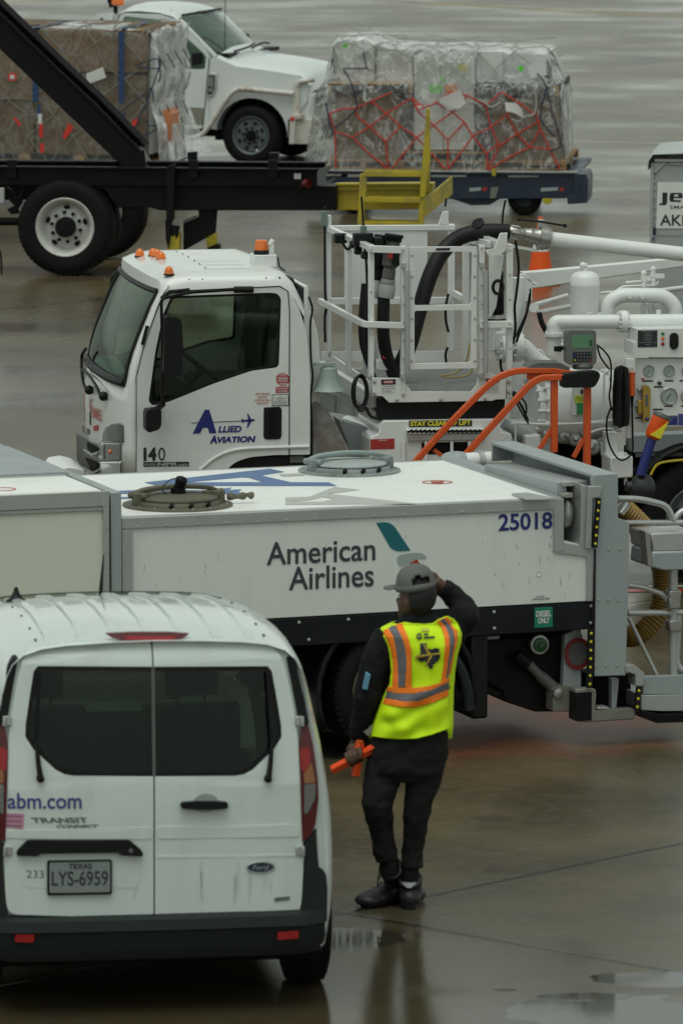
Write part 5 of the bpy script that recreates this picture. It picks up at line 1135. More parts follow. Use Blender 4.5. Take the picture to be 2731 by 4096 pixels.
q = MB(); t_ = I.side(2330, 1062, .65); q.ball(t_, .026, 12); q.cyl(t_, t_ + V(.03, 0, 0), .016, 10); q.cyl(t_ - V(0, 0, .05), t_, .01, 8); q.cyl(t_ + V(.02, -.02, -.02), t_ + V(.004, -.02, -.075), .008, 6); q.build('relief_valve', WPIPE, tk)
pipe([(2425, 1290), (2430, 1210), (2480, 1180), (2650, 1182), (2700, 1225), (2698, 1300)], .6, .053, rb=.13)
for a, b in ((2516, 1185), (2566, 1186)): MB().lathe([(0, .02), (.02, .018), (.022, 0)], I.side(a, b, .545), (0, -1, 0), 10).build('pipe_plug', WPIPE, ft)
pipe([(2212, 1420), (2214, 1300), (2225, 1288), (2270, 1288), (2760, 1284)], .25, .051, rb=.11); flange((2490, 1286), .25, (1, 0, 0), .078, .022, 12); flange((2216, 1338), .25, (0, 0, 1), .07, .012, 8); flange((2690, 1306), .4, (0, 0, 1), .09, .012, 10)
for a, b in ((2357, 1258), (2400, 1260), (2632, 1248)): q = MB(); p = I.side(a, b, .25); q.cyl(p - V(0, 0, .02), p + V(0, 0, .015), .018, 8); q.build('pipe_nipple', WPIPE, ft)
for pts in ([(2440, 1180), (2490, 1145), (2620, 1140), (2632, 1125)], [(2395, 1172), (2440, 1168), (2460, 1170)], [(2500, 1130), (2560, 1125), (2590, 1128)], [(2120, 1400), (2165, 1400), (2180, 1430), (2178, 1455)], [(2190, 1378), (2270, 1378)], [(2100, 1375), (2128, 1400)]): pipe(pts, .7, .009, 'small_pipe', rb=.03, n=8)
for a, b, h in ((2573, 1120, .10), (2610, 1110, .12), (2600, 1230, .12), (2570, 1230, .1)): q = MB(); p = I.side(a, b, .7); q.cyl(p - V(0, 0, h / 2), p + V(0, 0, h / 2), .018, 8); q.cbox(p + V(.03, 0, .01), (.10, .03, .03)); q.ball(p + V(0, 0, h / 2), .022, 8); q.build('small_valve', WPIPE, ft)
# filter vessel
fc_ = I.side(2290, 1625, .6); q = MB(); q.lathe([(-.30, .16), (-.30, .20), (-.27, .23), (-.18, .255), (0, .275), (.15, .265), (.26, .22), (.28, .16)], fc_, (1, .12, 0), 36); q.build('filter_vessel', WPIPE, ft)
for h, rr in ((-.30, .20), (-.25, .235), (.26, .235)):
    d_, a_, b_ = basis((1, .12, 0)); f = MB().lathe([(h - .018, rr * .8), (h - .018, rr + .02), (h + .018, rr + .02), (h + .018, rr * .8)], fc_, (1, .12, 0), 36)
    for k in range(18): t = k * .349; u = fc_ + d_ * h + (a_ * math.cos(t) + b_ * math.sin(t)) * (rr + .012); f.cyl(u - d_ * .035, u + d_ * .035, .016, 6)
    f.build('vessel_flange', WPIPE, ft)
MB().lathe([(0, .09), (.1, .09), (.1, .12), (.13, .12), (.13, .07)], I.side(2190, 1560, .55), (-.3, -.3, 1), 24).build('vessel_neck', WPIPE, ft)
pan(I, [(2286, 1550), (2345, 1548), (2345, 1660), (2286, 1662)], .30, .01, 'data_plate', WHITEINK, ft); pan(I, [(2297, 1582), (2342, 1581), (2342, 1610), (2297, 1611)], .295, .004, 'yellow_notice', LIME, ft, bevel=0); pan(I, [(2305, 1613), (2336, 1612), (2336, 1658), (2305, 1659)], .295, .004, 'green_notice', GREEN, ft, bevel=0)
words(I, 'CHECK AIRCRAFT', 2300, 1594, 2344, 1587, .294, INK, ft); words(I, 'NUMBER', 2312, 1604, 2336, 1597, .294, INK, ft)
q = MB(); p = I.side(2326, 1566, .295); q.cbox(p, (.02, .006, .03)); q.build('plate_mark', INK, ft)
# under-deck clutter: frame rails, brackets, valves
pan(I, [(2045, 1700), (2170, 1690), (2200, 1760), (2230, 1880), (2045, 1880)], .5, .3, 'pipe_bracket', WPIPE, ft); MB().cyl(I.side(2010, 1700, .5), I.side(2120, 1760, .5), .05, 16).build('drain_pipe', ALUP, ft)
pan(I, [(2100, 1745), (2160, 1740), (2160, 1850), (2100, 1850)], .2, .1, 'bracket_plate', WPIPE, ft, bevel=.006)
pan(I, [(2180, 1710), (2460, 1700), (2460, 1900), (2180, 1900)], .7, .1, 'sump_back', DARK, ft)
for pts in ([(2055, 1710), (2060, 1690), (2180, 1700), (2420, 1690)], [(2040, 1695), (2300, 1695), (2450, 1680)], [(2410, 1690), (2415, 1490), (2440, 1480)], [(2060, 1700), (2060, 1860)], [(2360, 1730), (2400, 1715), (2450, 1715)]): pipe(pts, .22, .008, 'small_pipe', rb=.03, n=8)
pan(I, [(2420, 1730), (2470, 1730), (2470, 1830), (2420, 1830)], .25, .1, 'mount_box', WPIPE, ft); pan(I, [(2440, 1830), (2530, 1825), (2530, 1910), (2440, 1915)], .0, .3, 'hose_reel_box', WPIPE, ft, bevel=.01); MB().cyl(I.side(2500, 1810, .05), I.side(2500, 1940, .05), .012, 8).build('reel_post', WPIPE, ft)
q = MB()
for a, b, rr in ((2300, 1760, .05), (2370, 1790, .06), (2250, 1750, .04), (2340, 1740, .03), (2400, 1770, .035)): c_ = I.side(a, b, .4); q.lathe([(0, rr), (.04, rr * .9), (.06, rr * .4), (.1, rr * .3)], c_, (random.uniform(-.5, .5), -1, .3), 14)
q.each('valve', ALU, ft); pan(I, [(2400, 1770), (2410, 1768), (2412, 1820), (2402, 1822)], .1, .02, 'valve_lever', GALV, ft)
# electronic register with key pad
rg = pan(I, c5([(700, 800), (720, 796), (895, 796), (910, 802), (915, 1030), (895, 1058), (705, 1055), (690, 1030), (692, 820)]), -.1, .12, 'register_console', mat('grey_console', (.13, .135, .125), .5), ft, r=.012, bevel=.01)
pan(I, c5([(728, 830), (886, 830), (886, 928), (728, 928)]), -.103, .004, 'display', LCD, rg, bevel=0); pan(I, c5([(735, 935), (880, 932), (880, 955), (735, 957)]), -.103, .004, 'display_strip', GREYINK, rg, bevel=0); pan(I, c5([(735, 962), (878, 958), (878, 1032), (735, 1034)]), -.103, .004, 'keypad_plate', INK, rg, bevel=0)
a = c5([(858, 912), (880, 865)]); words(I, '0', a[0][0], a[0][1], a[1][0], a[1][1], -.104, INK, rg, bold=.03)
for i in range(3):
    for k in range(6):
        if k == 5 and i == 1: pass
        m_ = {(0, 0): BLUEP, (0, 1): BLUEP, (0, 2): YELLOWINK, (4, 0): BLUEP, (5, 0): GREEN, (5, 2): RED}.get((k, i), GREYINK)
        p = I.side(*c5([(750 + k * 23.4, 972 + i * 24)])[0], -.106); MB().lathe([(0, .0058), (.003, .005), (.0032, 0)], p, (0, -1, 0), 10).build('key', m_, rg)
MB().lathe([(0, .07), (.02, .075), (.05, .06)], I.side(*c5([(808, 1085)])[0], -.04), (0, 0, 1), 20).build('console_mount', GREYP, ft)
pan(I, c5([(597, 918), (655, 914), (690, 935), (655, 945), (650, 958), (597, 955)]), .0, .03, 'cable_plug', BLACK, ft)
# control box and gauge board
cb = pan(I, c5([(1192, 890), (1215, 885), (1215, 786), (1700, 780), (1700, 1000), (1215, 998), (1192, 990)]), -.02, .3, 'control_box', WHITE, ft, bevel=.006)
pl = pan(I, c5([(1225, 797), (1372, 795), (1372, 920), (1225, 923)]), -.024, .004, 'instruction_plate', INK, cb, bevel=0)
for i, tx in enumerate(('CONTROL PANEL 1 OF 1', 'DEADMAN', 'DEADMAN ACTIVE', 'WATER ALARM', 'FILTER SEPARATOR', 'HIGH PRES', 'DELIVERY TANK VESSEL WET PUMP', 'CLEARANCE')):
    a = c5([(1300 - len(tx) * 2.3, 812 + i * 13.2), (1300 + len(tx) * 2.3, 805 + i * 13.2)]); words(I, tx, a[0][0], a[0][1], a[1][0], a[1][1], -.025, SILVER, cb)
for yv, m_ in ((820, GREEN), (858, AMBER), (897, REDLENS)): MB().lathe([(0, .013), (.01, .011), (.012, 0)], I.side(*c5([(1413, yv)])[0], -.024), (0, -1, 0), 12).build('indicator_lamp', m_, cb)
pan(I, c5([(1485, 814), (1515, 814), (1534, 835), (1534, 915), (1512, 940), (1485, 940), (1467, 915), (1467, 835)]), -.04, .02, 'selector_knob', BLACK, cb, bevel=.008)
gb = pan(I, c5([(1190, 1008), (1700, 1005), (1700, 1520), (1190, 1525)]), .02, .04, 'gauge_board', WHITE, ft, bevel=.003)
for a, b, rr in ((1305, 1098, 43), (1458, 1098, 43), (1600, 1098, 46), (1458, 1288, 66), (1610, 1286, 66)):
    p = I.side(*c5([(a, b)])[0], .02); k_ = rr * .53 / 570
    gg = MB().lathe([(0, k_), (.015, k_), (.02, k_ * .92), (.012, k_ * .84), (.011, 0)], p, (0, -1, 0), 26).build('gauge', GALV, gb); MB().lathe([(.012, k_ * .80), (.0125, 0)], p, (0, -1, 0), 24).build('gauge_face', SILVER, gg)
    MB().bar(p + V(-k_ * .3, -.0145, -k_ * .4), p + V(k_ * .2, -.0145, k_ * .3), .003, k_ * .06).build('gauge_needle', INK, gg)
    q = MB()
    for k in range(11): t = R(-50 + k * 28); u = V(math.cos(t), 0, math.sin(t)) * k_; q.bar(p + u * .6 - V(0, .0135, 0), p + u * .72 - V(0, .0135, 0), .001, k_ * .03)
    q.build('gauge_scale', INK, gg)
for a, b, w_ in ((1303, 1177, 76), (1460, 1175, 66), (1380, 1221, 72), (1456, 1366, 60), (1376, 1391, 76), (1570, 1175, 60), (1580, 1366, 60), (1230, 1455, 50)): pan(I, c5([(a - w_ / 2, b - 5), (a + w_ / 2, b - 5), (a + w_ / 2, b + 6), (a - w_ / 2, b + 6)]), .017, .003, 'gauge_label', INK, gb, bevel=0)
pan(I, c5([(1374, 1440), (1525, 1438), (1525, 1510), (1374, 1512)]), .017, .003, 'maker_plate', BLUEP, gb, bevel=0); pan(I, c5([(1530, 1425), (1640, 1423), (1640, 1510), (1530, 1512)]), .017, .003, 'maker_plate', ABMBLUE, gb, bevel=0)
for i, tx in enumerate(('BETA FUELING SYSTEMS', 'REIDSVILLE NC', 'SERIAL NO', 'MODEL')): a = c5([(1450 - len(tx) * 3.2, 1453 + i * 15), (1450 + len(tx) * 3.2, 1445 + i * 15)]); words(I, tx, a[0][0], a[0][1], a[1][0], a[1][1], .0165, SILVER, gb)
bv = pan(I, c5([(1265, 1225), (1285, 1210), (1305, 1212), (1322, 1240), (1318, 1470), (1300, 1490), (1265, 1488)]), -.05, .06, 'flow_regulator', BRASS, gb, r=.006, bevel=.006); pan(I, c5([(1226, 1325), (1265, 1325), (1265, 1430), (1226, 1430)]), -.03, .05, 'regulator_block', BRASS, bv, bevel=.004); pan(I, c5([(1283, 1275), (1303, 1275), (1303, 1370), (1283, 1370)]), -.054, .006, 'sight_glass', GREYL, bv)
MB().ball(I.side(*c5([(1296, 1465)])[0], -.06), .014, 10).build('regulator_knob', BLUEP, bv)
for a, b, m_, rr in ((1385, 1192, BLUEST, .014), (1260, 1162, RED, .009), (1233, 1240, GALV, .016), (1215, 1360, GALV, .014)): MB().lathe([(0, rr), (.03, rr * .9), (.035, 0)], I.side(*c5([(a, b)])[0], .02), (0, -1, 0), 12).build('small_knob', m_, gb)
# cable coil, deadman handle, post
pan(I, c5([(1142, 1008), (1206, 1006), (1206, 1160), (1192, 1200), (1190, 1610), (1140, 1612)]), -.02, .05, 'hanger_post', WHITE, ft, bevel=.004)
cl = I.side(*c5([(1092, 1292)])[0], -.06); q = MB(); rnd = random.Random(3)
for i in range(11):
    ox = (i - 5) * .0085; q.tube([cl + V(ox + rnd.uniform(-.002, .002) + .012 * math.cos(t * .35), -.03 - .02 * math.sin(t * .35 + i) , 0) + V(0, 0, math.sin(t * .35) * (.222 - .004 * abs(i - 5))) for t in range(19)], .009, 6, cap=False)
q.build('cable_coil', HOSE, ft)
q = MB(); q.cyl(I.side(*c5([(1181, 1120)])[0], -.06), I.side(*c5([(1181, 1285)])[0], -.06), .021, 14); q.lathe([(0, .025), (.01, .025)], I.side(*c5([(1181, 1122)])[0], -.06), (0, 0, 1), 14); q.lathe([(0, .025), (.01, .025)], I.side(*c5([(1181, 1285)])[0], -.06), (0, 0, 1), 14); dm = q.build('deadman_handle', ORANGE, ft)
MB().tube([I.side(*c5([(1181, y_)])[0], -.06) for y_ in (1290, 1320, 1400)], [.014, .012, .006], 8).build('strain_relief', BLACK, dm); MB().tube([I.side(*c5([(1176 + 10 * math.cos(t * .42), 1090 + 18 * math.sin(t * .42))])[0], -.05) for t in range(16)], .004, 6).build('hook_ring', GALV, dm)
q = MB()
for pts in ([(1181, 1400), (1186, 1600), (1180, 1720), (1110, 1775), (1050, 1735), (1000, 1620), (990, 1480), (1020, 1380)], [(915, 905), (980, 960), (1020, 1040), (1020, 1200), (1010, 1300), (1030, 1400)], [(920, 920), (945, 1000), (1010, 1090)], [(285, 1255), (340, 1300), (380, 1350), (385, 1420)], [(280, 1270), (330, 1380), (400, 1500)], [(415, 480), (400, 620), (300, 850)]): q.tube(smooth_path([I.side(*p, -.04) for p in c5(pts)]), .007, 6)
q.each('cable', BLACK, ft)
# orange access rails
def orail(pts, y, nm='hand_rail'):
    p = [I.side(a, b, y) for a, b in pts]; p = bend(p, .16, 5); q = MB()
    for a, b in zip(p, p[1:]): q.bar(a, b + (b - a).normalized() * .006, .045, .042)
    return q.build(nm, ORANGE, ft, bevel=.006)
orail([(1640, 1870), (1800, 1690), (2010, 1482), (2220, 1482)], -.30); orail([(1860, 1820), (2115, 1540), (2160, 1510), (2248, 1510)], -.55); orail([(2205, 1482), (2300, 1497)], -.3)
for (x0, y0, x1, y1, yv) in ((2205, 1512, 2230, 1810, -.55), (2336, 1545, 2362, 1870, -.5)): a, b = I.side(x0, y0, yv), I.side(x1, y1, yv); MB().box((a.x, yv, b.z), (b.x, yv + .05, a.z)).build('rail_post', ORANGE, ft, bevel=.004)
for p0, p1, yv in (((2203, 1720), (2150, 1805), -.52), ((2332, 1755), (2292, 1830), -.47), ((1735, 1800), (1775, 1830), -.28)): MB().bar(I.side(*p0, yv), I.side(*p1, yv), .03, .03).build('rail_brace', ORANGE, ft, bevel=.003)
pan(I, [(2108, 1490), (2210, 1488), (2210, 1512), (2190, 1518), (2108, 1520)], -.29, .03, 'rail_gusset', ORANGE, ft); pan(I, [(2110, 1470), (2130, 1458), (2160, 1450), (2240, 1452), (2280, 1472), (2275, 1480), (2110, 1472)], -.32, .2, 'rail_pad', GREYP, ft, bevel=.01)
pan(I, [(2246, 1500), (2320, 1488), (2390, 1484), (2400, 1500), (2392, 1525), (2375, 1550), (2246, 1552)], -.58, .10, 'rubber_pad', BLACK, ft, r=.02, bevel=.015)
# chassis right, wheel and beacon pole
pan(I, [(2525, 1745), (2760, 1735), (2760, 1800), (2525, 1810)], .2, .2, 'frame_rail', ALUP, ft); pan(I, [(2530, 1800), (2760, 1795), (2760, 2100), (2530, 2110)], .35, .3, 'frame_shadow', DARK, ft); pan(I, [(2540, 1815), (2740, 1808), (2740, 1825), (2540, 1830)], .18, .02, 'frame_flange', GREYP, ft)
wc = I.side(2800, 2080, .05); wc.z = .45; wheel(ft, wc, .44, .5, .24, RIMG); 
q = MB(); q.tube(smooth_path([I.side(a, b, .02) for a, b in ((2600, 1900), (2625, 1860), (2670, 1846), (2760, 1838))]), .010, 8); q.build('air_line', YELLOW, ft)
fp = [wc + V(math.cos(R(a)) * .54, 0, math.sin(R(a)) * .54) for a in range(0, 181, 12)]; q = MB(); q.grid([[p + V(0, y, 0) for p in fp] for y in (-.03, .5)]); q.build('fender', BLACK, ft, solid=.025)
for xx in (-4.2, -.2): pass
w2 = I.side(985, 2300, .02); w2.z = .38; wheel(ft, w2, .38, .22, .21, RIM); wheel(ft, w2 + V(0, CW - .1, 0), .38, .22, .21, RIM, ax=(0, 1, 0))
q = MB(); q.box((w2.x - .9, .5, .5), (w2.x + 4.5, .62, .72)); q.box((w2.x - .9, 1.35, .5), (w2.x + 4.5, 1.47, .72)); q.each('frame_rail', DARK, ft)
q = MB(); q.box((xs0 - .05, .08, .35), (xs0 + .2, CW - .08, zz[0] + .1)); q.build('front_bumper', GREYP, ft, bevel=.03)
a, b = I.side(2560, 1900, -.6), I.side(2605, 1755, -.6); pole = MB().cyl(a, b, .034, 16).build('coupler_pole', BLUEP, ft)
ax_ = (b - a).normalized(); MB().lathe([(0, .036), (.01, .05), (.02, .058), (.16, .062), (.165, .05), (.166, 0)], b, ax_ + V(.12, 0, 0), 22).build('pole_cap', CONE, pole); MB().lathe([(.16, .062), (.17, .066), (.19, .06), (.195, 0)], b, ax_ + V(.12, 0, 0), 22).build('cap_top', GREYP, pole)
a2 = (ax_ + V(.12, 0, 0)).normalized(); r2_ = V(a2.z, 0, -a2.x)
q = MB(); q.prism([b + V(0, -.0635, 0) + a2 * u + r2_ * w for u, w in ((.022, .040), (.155, .046), (.022, -.035))], (0, .02, 0)); q.build('yellow_mark', YELLOWINK, pole)
q = MB(); c_ = I.side(2568, 1950, -.55); q.ball(c_, .10, 20, (.92, .8, 1.0)); q.lathe([(0, .04), (.12, .035)], c_, (-1, 0, .1), 12); q.build('hose_bumper', mat('soft_black_rubber', (.02, .024, .026), .45), ft)
from mathutils import noise as mnoise
def patch_px(poly, fn, step, holes=()):
    """outline in photo pixels cut into small facets, each corner laid on a surface by fn(px, py)"""
    loops = [[Vector((a, b, 0)) for a, b in l] for l in [poly] + list(holes)]
    flat = [p for l in loops for p in l]; bm = bmesh.new(); vs = [bm.verts.new(p) for p in flat]
    for t in tessellate_polygon(loops):
        try: bm.faces.new([vs[i] for i in t])
        except ValueError: pass
    x0, x1 = min(p.x for p in flat), max(p.x for p in flat); y0, y1 = min(p.y for p in flat), max(p.y for p in flat)
    for lo, hi, no in ((x0, x1, (1, 0, 0)), (y0, y1, (0, 1, 0))):
        k = lo + step
        while k < hi:
            bmesh.ops.bisect_plane(bm, geom=bm.verts[:] + bm.edges[:] + bm.faces[:], plane_co=(k, k, 0), plane_no=no); k += step
    bm.verts.index_update(); q = MB(); q.add([fn(v.co.x, v.co.y) for v in bm.verts], [tuple(v.index for v in f.verts) for f in bm.faces]); bm.free(); return q
# front lamps of the fuelling truck follow its rounded corner
def front_skin(off):
    def f(a, b):
        p = fs(a, b); y = max(p.y, 0); n = Vector((-1, -.15 if y > .15 else -.15 - (0.15 - y) * 5, 0)).normalized(); return p + n * off
    return f
def fskin(pts, off, nm, m, par=None, th=.008): return patch_px(pts, front_skin(off), 9).build(nm, m, par or ft, solid=th, angle=60)
hl = fskin(r7([(935, 1945), (942, 1870), (965, 1815), (1010, 1785), (1085, 1772), (1115, 1790), (1120, 1945)]), .012, 'corner_lamp', GREYL)
h2 = fskin(r7([(910, 1950), (1098, 1955), (1095, 2100), (1075, 2112), (905, 2105)]), .012, 'headlamp', CLEARL)
fskin(r7([(912, 1962), (960, 1962), (965, 2098), (908, 2098)]), .018, 'lamp_inner', GREYL, h2, .004); q = MB(); q.ball(front_skin(.018)(*r7([(1012, 2030)])[0]), .016, 10); q.build('bulb', AMBER, h2)
fskin(r7([(905, 2120), (1098, 2118), (1095, 2250), (905, 2250)]), .014, 'bumper_corner', CHROME)

# ------------------------------------------------------------------ black loader truck with its raised boom arm and yellow steps
K = Frame(ground(262, 1105), R(-8))
kt = thing('loader_truck', K, 'black flat-frame loader truck with white-rimmed wheel, slanting boom arm and yellow rear steps', 'truck')
a4 = lambda l: [(x * .6378, 600 + y * .6378) for x, y in l]
a5 = lambda l: [(900 + x * .6378, 550 + y * .6378) for x, y in l]
wc = K.side(260, 914, 0); wc.z = .53
for dy, ax_, hs in ((0, (0, -1, 0), 5), (.32, (0, -1, 0), 0), (2.35, (0, 1, 0), 5)):
    wheel(kt, wc + V(0, dy, 0), .53, .29, .305, RIM, ax=ax_, holes=hs, dish=.13, hub=.37, nuts=10)
def kp_(pts, y, th, nm, m, **k): return pan(K, pts, y, th, nm, m, kt, **k)
kp_([(-160, 670), (1275, 682), (1275, 748), (-160, 738)], .10, .06, 'frame_beam', BLACKP, bevel=.004)
kp_([(-160, 664), (1290, 676), (1290, 683), (-160, 671)], .02, .14, 'frame_flange', BLACKP, bevel=.003)
kp_([(-160, 644), (1300, 652), (1300, 684), (-160, 676)], .4, .05, 'upper_beam', DARK); kp_([(-160, 642), (1300, 650), (1300, 656), (-160, 648)], .34, .16, 'upper_flange', BLACKP, bevel=.002)
kp_([(360, 735), (1344, 745), (1344, 842), (640, 842), (600, 830), (470, 832), (420, 760), (360, 745)], .16, .5, 'side_box', BLACKP, bevel=.008)
kp_([(-160, 735), (420, 735), (420, 800), (-160, 800)], .5, .3, 'chassis', DARK)
kp_([(1268, 690), (1278, 676), (1332, 655), (1330, 664), (1300, 700), (1302, 730), (1340, 712), (1332, 722), (1290, 742), (1268, 742)], .0, .06, 'end_channel', GREYP, bevel=.003)
for x in (1072, 755, 30): kp_([(x, 640), (x + 36, 640), (x + 36, 712), (x, 712)], .04, .03, 'stake_pocket', BLACKP, bevel=.003)
kp_([(1075, 612), (1112, 612), (1112, 650), (1075, 650)], .5, .12, 'guide_block', BLACKP, bevel=.004); kp_([(750, 610), (785, 608), (785, 648), (752, 650)], .5, .1, 'guide_block', BLACKP)
n1 = [(-140, -86), (0, 51), (224, 268), (380, 415), (540, 578), (556, 600), (566, 671), (495, 671), (0, 196), (-140, 62)]; n2 = [(-140, -136), (0, 0), (265, 258), (420, 410), (566, 552), (590, 610), (616, 671), (560, 671), (480, 520), (-140, -70)]
bm_ = kp_(n1, .28, .04, 'boom_arm', BLACKP, bevel=.006)
pan(K, n2, .62, .04, 'boom_side', BLACKP, kt, bevel=.006)
q = MB(); tp = [(-140, -86), (0, 51), (224, 268), (380, 415), (540, 578), (560, 602), (568, 671)]
for a, b in zip(tp, tp[1:]): p0, p1 = K.side(*a, .27), K.side(*b, .27); q.bar(p0, p1, .10, .016, up=(0, 1, 0) if 0 else (0, 0, 1))
q.build('boom_flange', BLACKP, bm_, bevel=.003)
q = MB()
for a, b in zip(tp[:-2], tp[1:-1]): p0, p1 = K.side(*a, .45), K.side(*b, .45); n_ = (p1 - p0).cross(V(0, 1, 0)).normalized() * .10; q.bar(p0 + n_, p1 + n_, .34, .01)
q.build('boom_web', DARK, bm_)
kp_([(545, 590), (560, 602), (592, 668), (566, 671)], .30, .34, 'boom_foot', GREYP)
# outrigger legs
kp_(a4([(1045, 105), (1095, 85), (1090, 430), (1085, 445), (1042, 445)]), -.02, .08, 'outrigger_post', BLACKP, bevel=.01); kp_(a4([(1036, 440), (1075, 440), (1066, 560), (1055, 620), (1040, 560)]), -.01, .10, 'outrigger_sleeve', BLACKP)
kp_(a4([(1062, 520), (1128, 515), (1118, 820), (1030, 820)]), .03, .12, 'outrigger_leg', YELLOW, bevel=.01); kp_(a4([(1066, 470), (1128, 475), (1122, 535), (1105, 560), (1095, 530), (1085, 545), (1068, 530)]), .025, .02, 'leg_socket', BLACKP)
kp_(a4([(1240, 215), (1245, 420), (1150, 440), (1150, 620), (1160, 628), (1350, 520), (1362, 370), (1362, 215)]), .25, .06, 'outrigger_box', BLACKP, bevel=.006); kp_(a4([(1285, 520), (1345, 490), (1360, 590), (1300, 620)]), 1.9, .12, 'outrigger_leg', YELLOW, bevel=.01)
kp_(a4([(1300, 610), (1372, 590), (1378, 650), (1395, 690), (1280, 690), (1298, 650)]), 1.88, .16, 'outrigger_foot', BLACKP, bevel=.01); kp_(a4([(1150, 440), (1230, 410), (1230, 430), (1150, 460)]), .2, .06, 'box_ledge', GREYP)
q = MB(); q.cyl(K.side(-160, 886, .6), K.side(75, 886, .6), .045, 14); q.build('air_tank', BLACKP, kt)
for pts in (a4([(45, 230), (85, 260), (100, 300), (125, 270), (150, 230), (140, 330), (115, 370), (60, 320)]), a4([(800, 250), (860, 330), (905, 250), (880, 370), (830, 370)]), a4([(45, 370), (110, 340), (120, 400), (70, 405)])): kp_(pts, .3, .06, 'spring_hanger', BLACKP, bevel=.006)
kp_([(-40, 752), (17, 752), (18, 810), (-40, 815)], .02, .05, 'mud_guard_tag', GALV); q = MB(); q.tube(smooth_path([K.side(*p, -1.2) for p in ((1, 1000), (6, 1040), (8, 1098))]), .012, 6); q.build('loose_cable', BLACK, kt)
q = MB(); q.lathe([(0, .052), (.02, .055), (.05, .05)], K.side(1219, 735, .0), (.9, -.5, 0), 18); q.build('tail_lamp', REDDARK, kt); kp_(a5([(432, 225), (476, 225), (476, 262), (460, 262), (432, 262)]), .05, .06, 'lamp_bracket', GALV); kp_(a5([(420, 268), (500, 270), (500, 285), (470, 330), (455, 325), (460, 285), (420, 282)]), .06, .05, 'lamp_bracket', BLACKP)
# yellow bumper beam and steps
ys_ = kp_(a5([(690, 292), (1300, 288), (1300, 450), (690, 456)]), .30, .25, 'bumper_beam', YELLOW, bevel=.01); kp_(a5([(690, 288), (1305, 286), (1305, 296), (690, 300)]), .22, .09, 'beam_flange', YELLOW); kp_(a5([(690, 300), (1220, 296), (1220, 330), (690, 332)]), .26, .04, 'beam_strip', YELLOW)  # last piece is a plain yellow strip below the flange
kp_(a5([(845, 228), (883, 228), (885, 330), (872, 450), (858, 700), (820, 700), (832, 480)]), -.10, .06, 'step_stile', YELLOW, bevel=.006); kp_(a5([(1225, 225), (1252, 222), (1246, 470), (1238, 700), (1205, 700), (1212, 480)]), -.10, .06, 'step_stile', YELLOW, bevel=.006)
for (x0, x1, y0, y1) in ((868, 1236, 212, 256), (862, 1226, 374, 412), (850, 1210, 527, 560)):
    a, b = K.side(*a5([(x0, y0)])[0], -.11), K.side(*a5([(x1, y1)])[0], -.11); h_ = .055
    tr = MB().box((a.x, -.11, a.z - h_), (b.x, .12, a.z)).build('step_tread', YELLOW, kt, bevel=.004); q = MB()
    for i in range(34):
        for k in range(4): x = a.x + (b.x - a.x) * (i + .5) / 34; q.bar((x - .011, -.09 + k * .055, a.z + .002), (x + .011, -.065 + k * .055, a.z + .002), .008, .014)
    q.build('tread_grip', YELLOW, tr)
kp_(a5([(1262, -182), (1283, -180), (1285, 120), (1252, 375), (1220, 380), (1232, 200)]), -.12, .05, 'grab_post', YELLOW, bevel=.006); kp_(a5([(1268, 60), (1284, 60), (1280, 345), (1258, 345)]), -.02, .04, 'post_brace', YELLOW)
q = MB(); pl_ = [K.side(*p, yv) for p, yv in zip(a5([(1244, 385), (1414, 243), (1414, 355), (1246, 498)]), (-.08, .75, .75, -.08))]; q.prism(pl_, (.02, .012, 0)); q.build('side_plate', YELLOW, kt, bevel=.004)
q = MB(); q.prism([p + V(0, -.004, 0) for p in (pl_[0], pl_[0] + (pl_[1] - pl_[0]) * .8, pl_[0] + (pl_[1] - pl_[0]) * .8 + V(0, 0, -.03), pl_[0] + V(0, 0, -.06))], (.004, .002, 0)); q.build('worn_edge', GALV, kt)

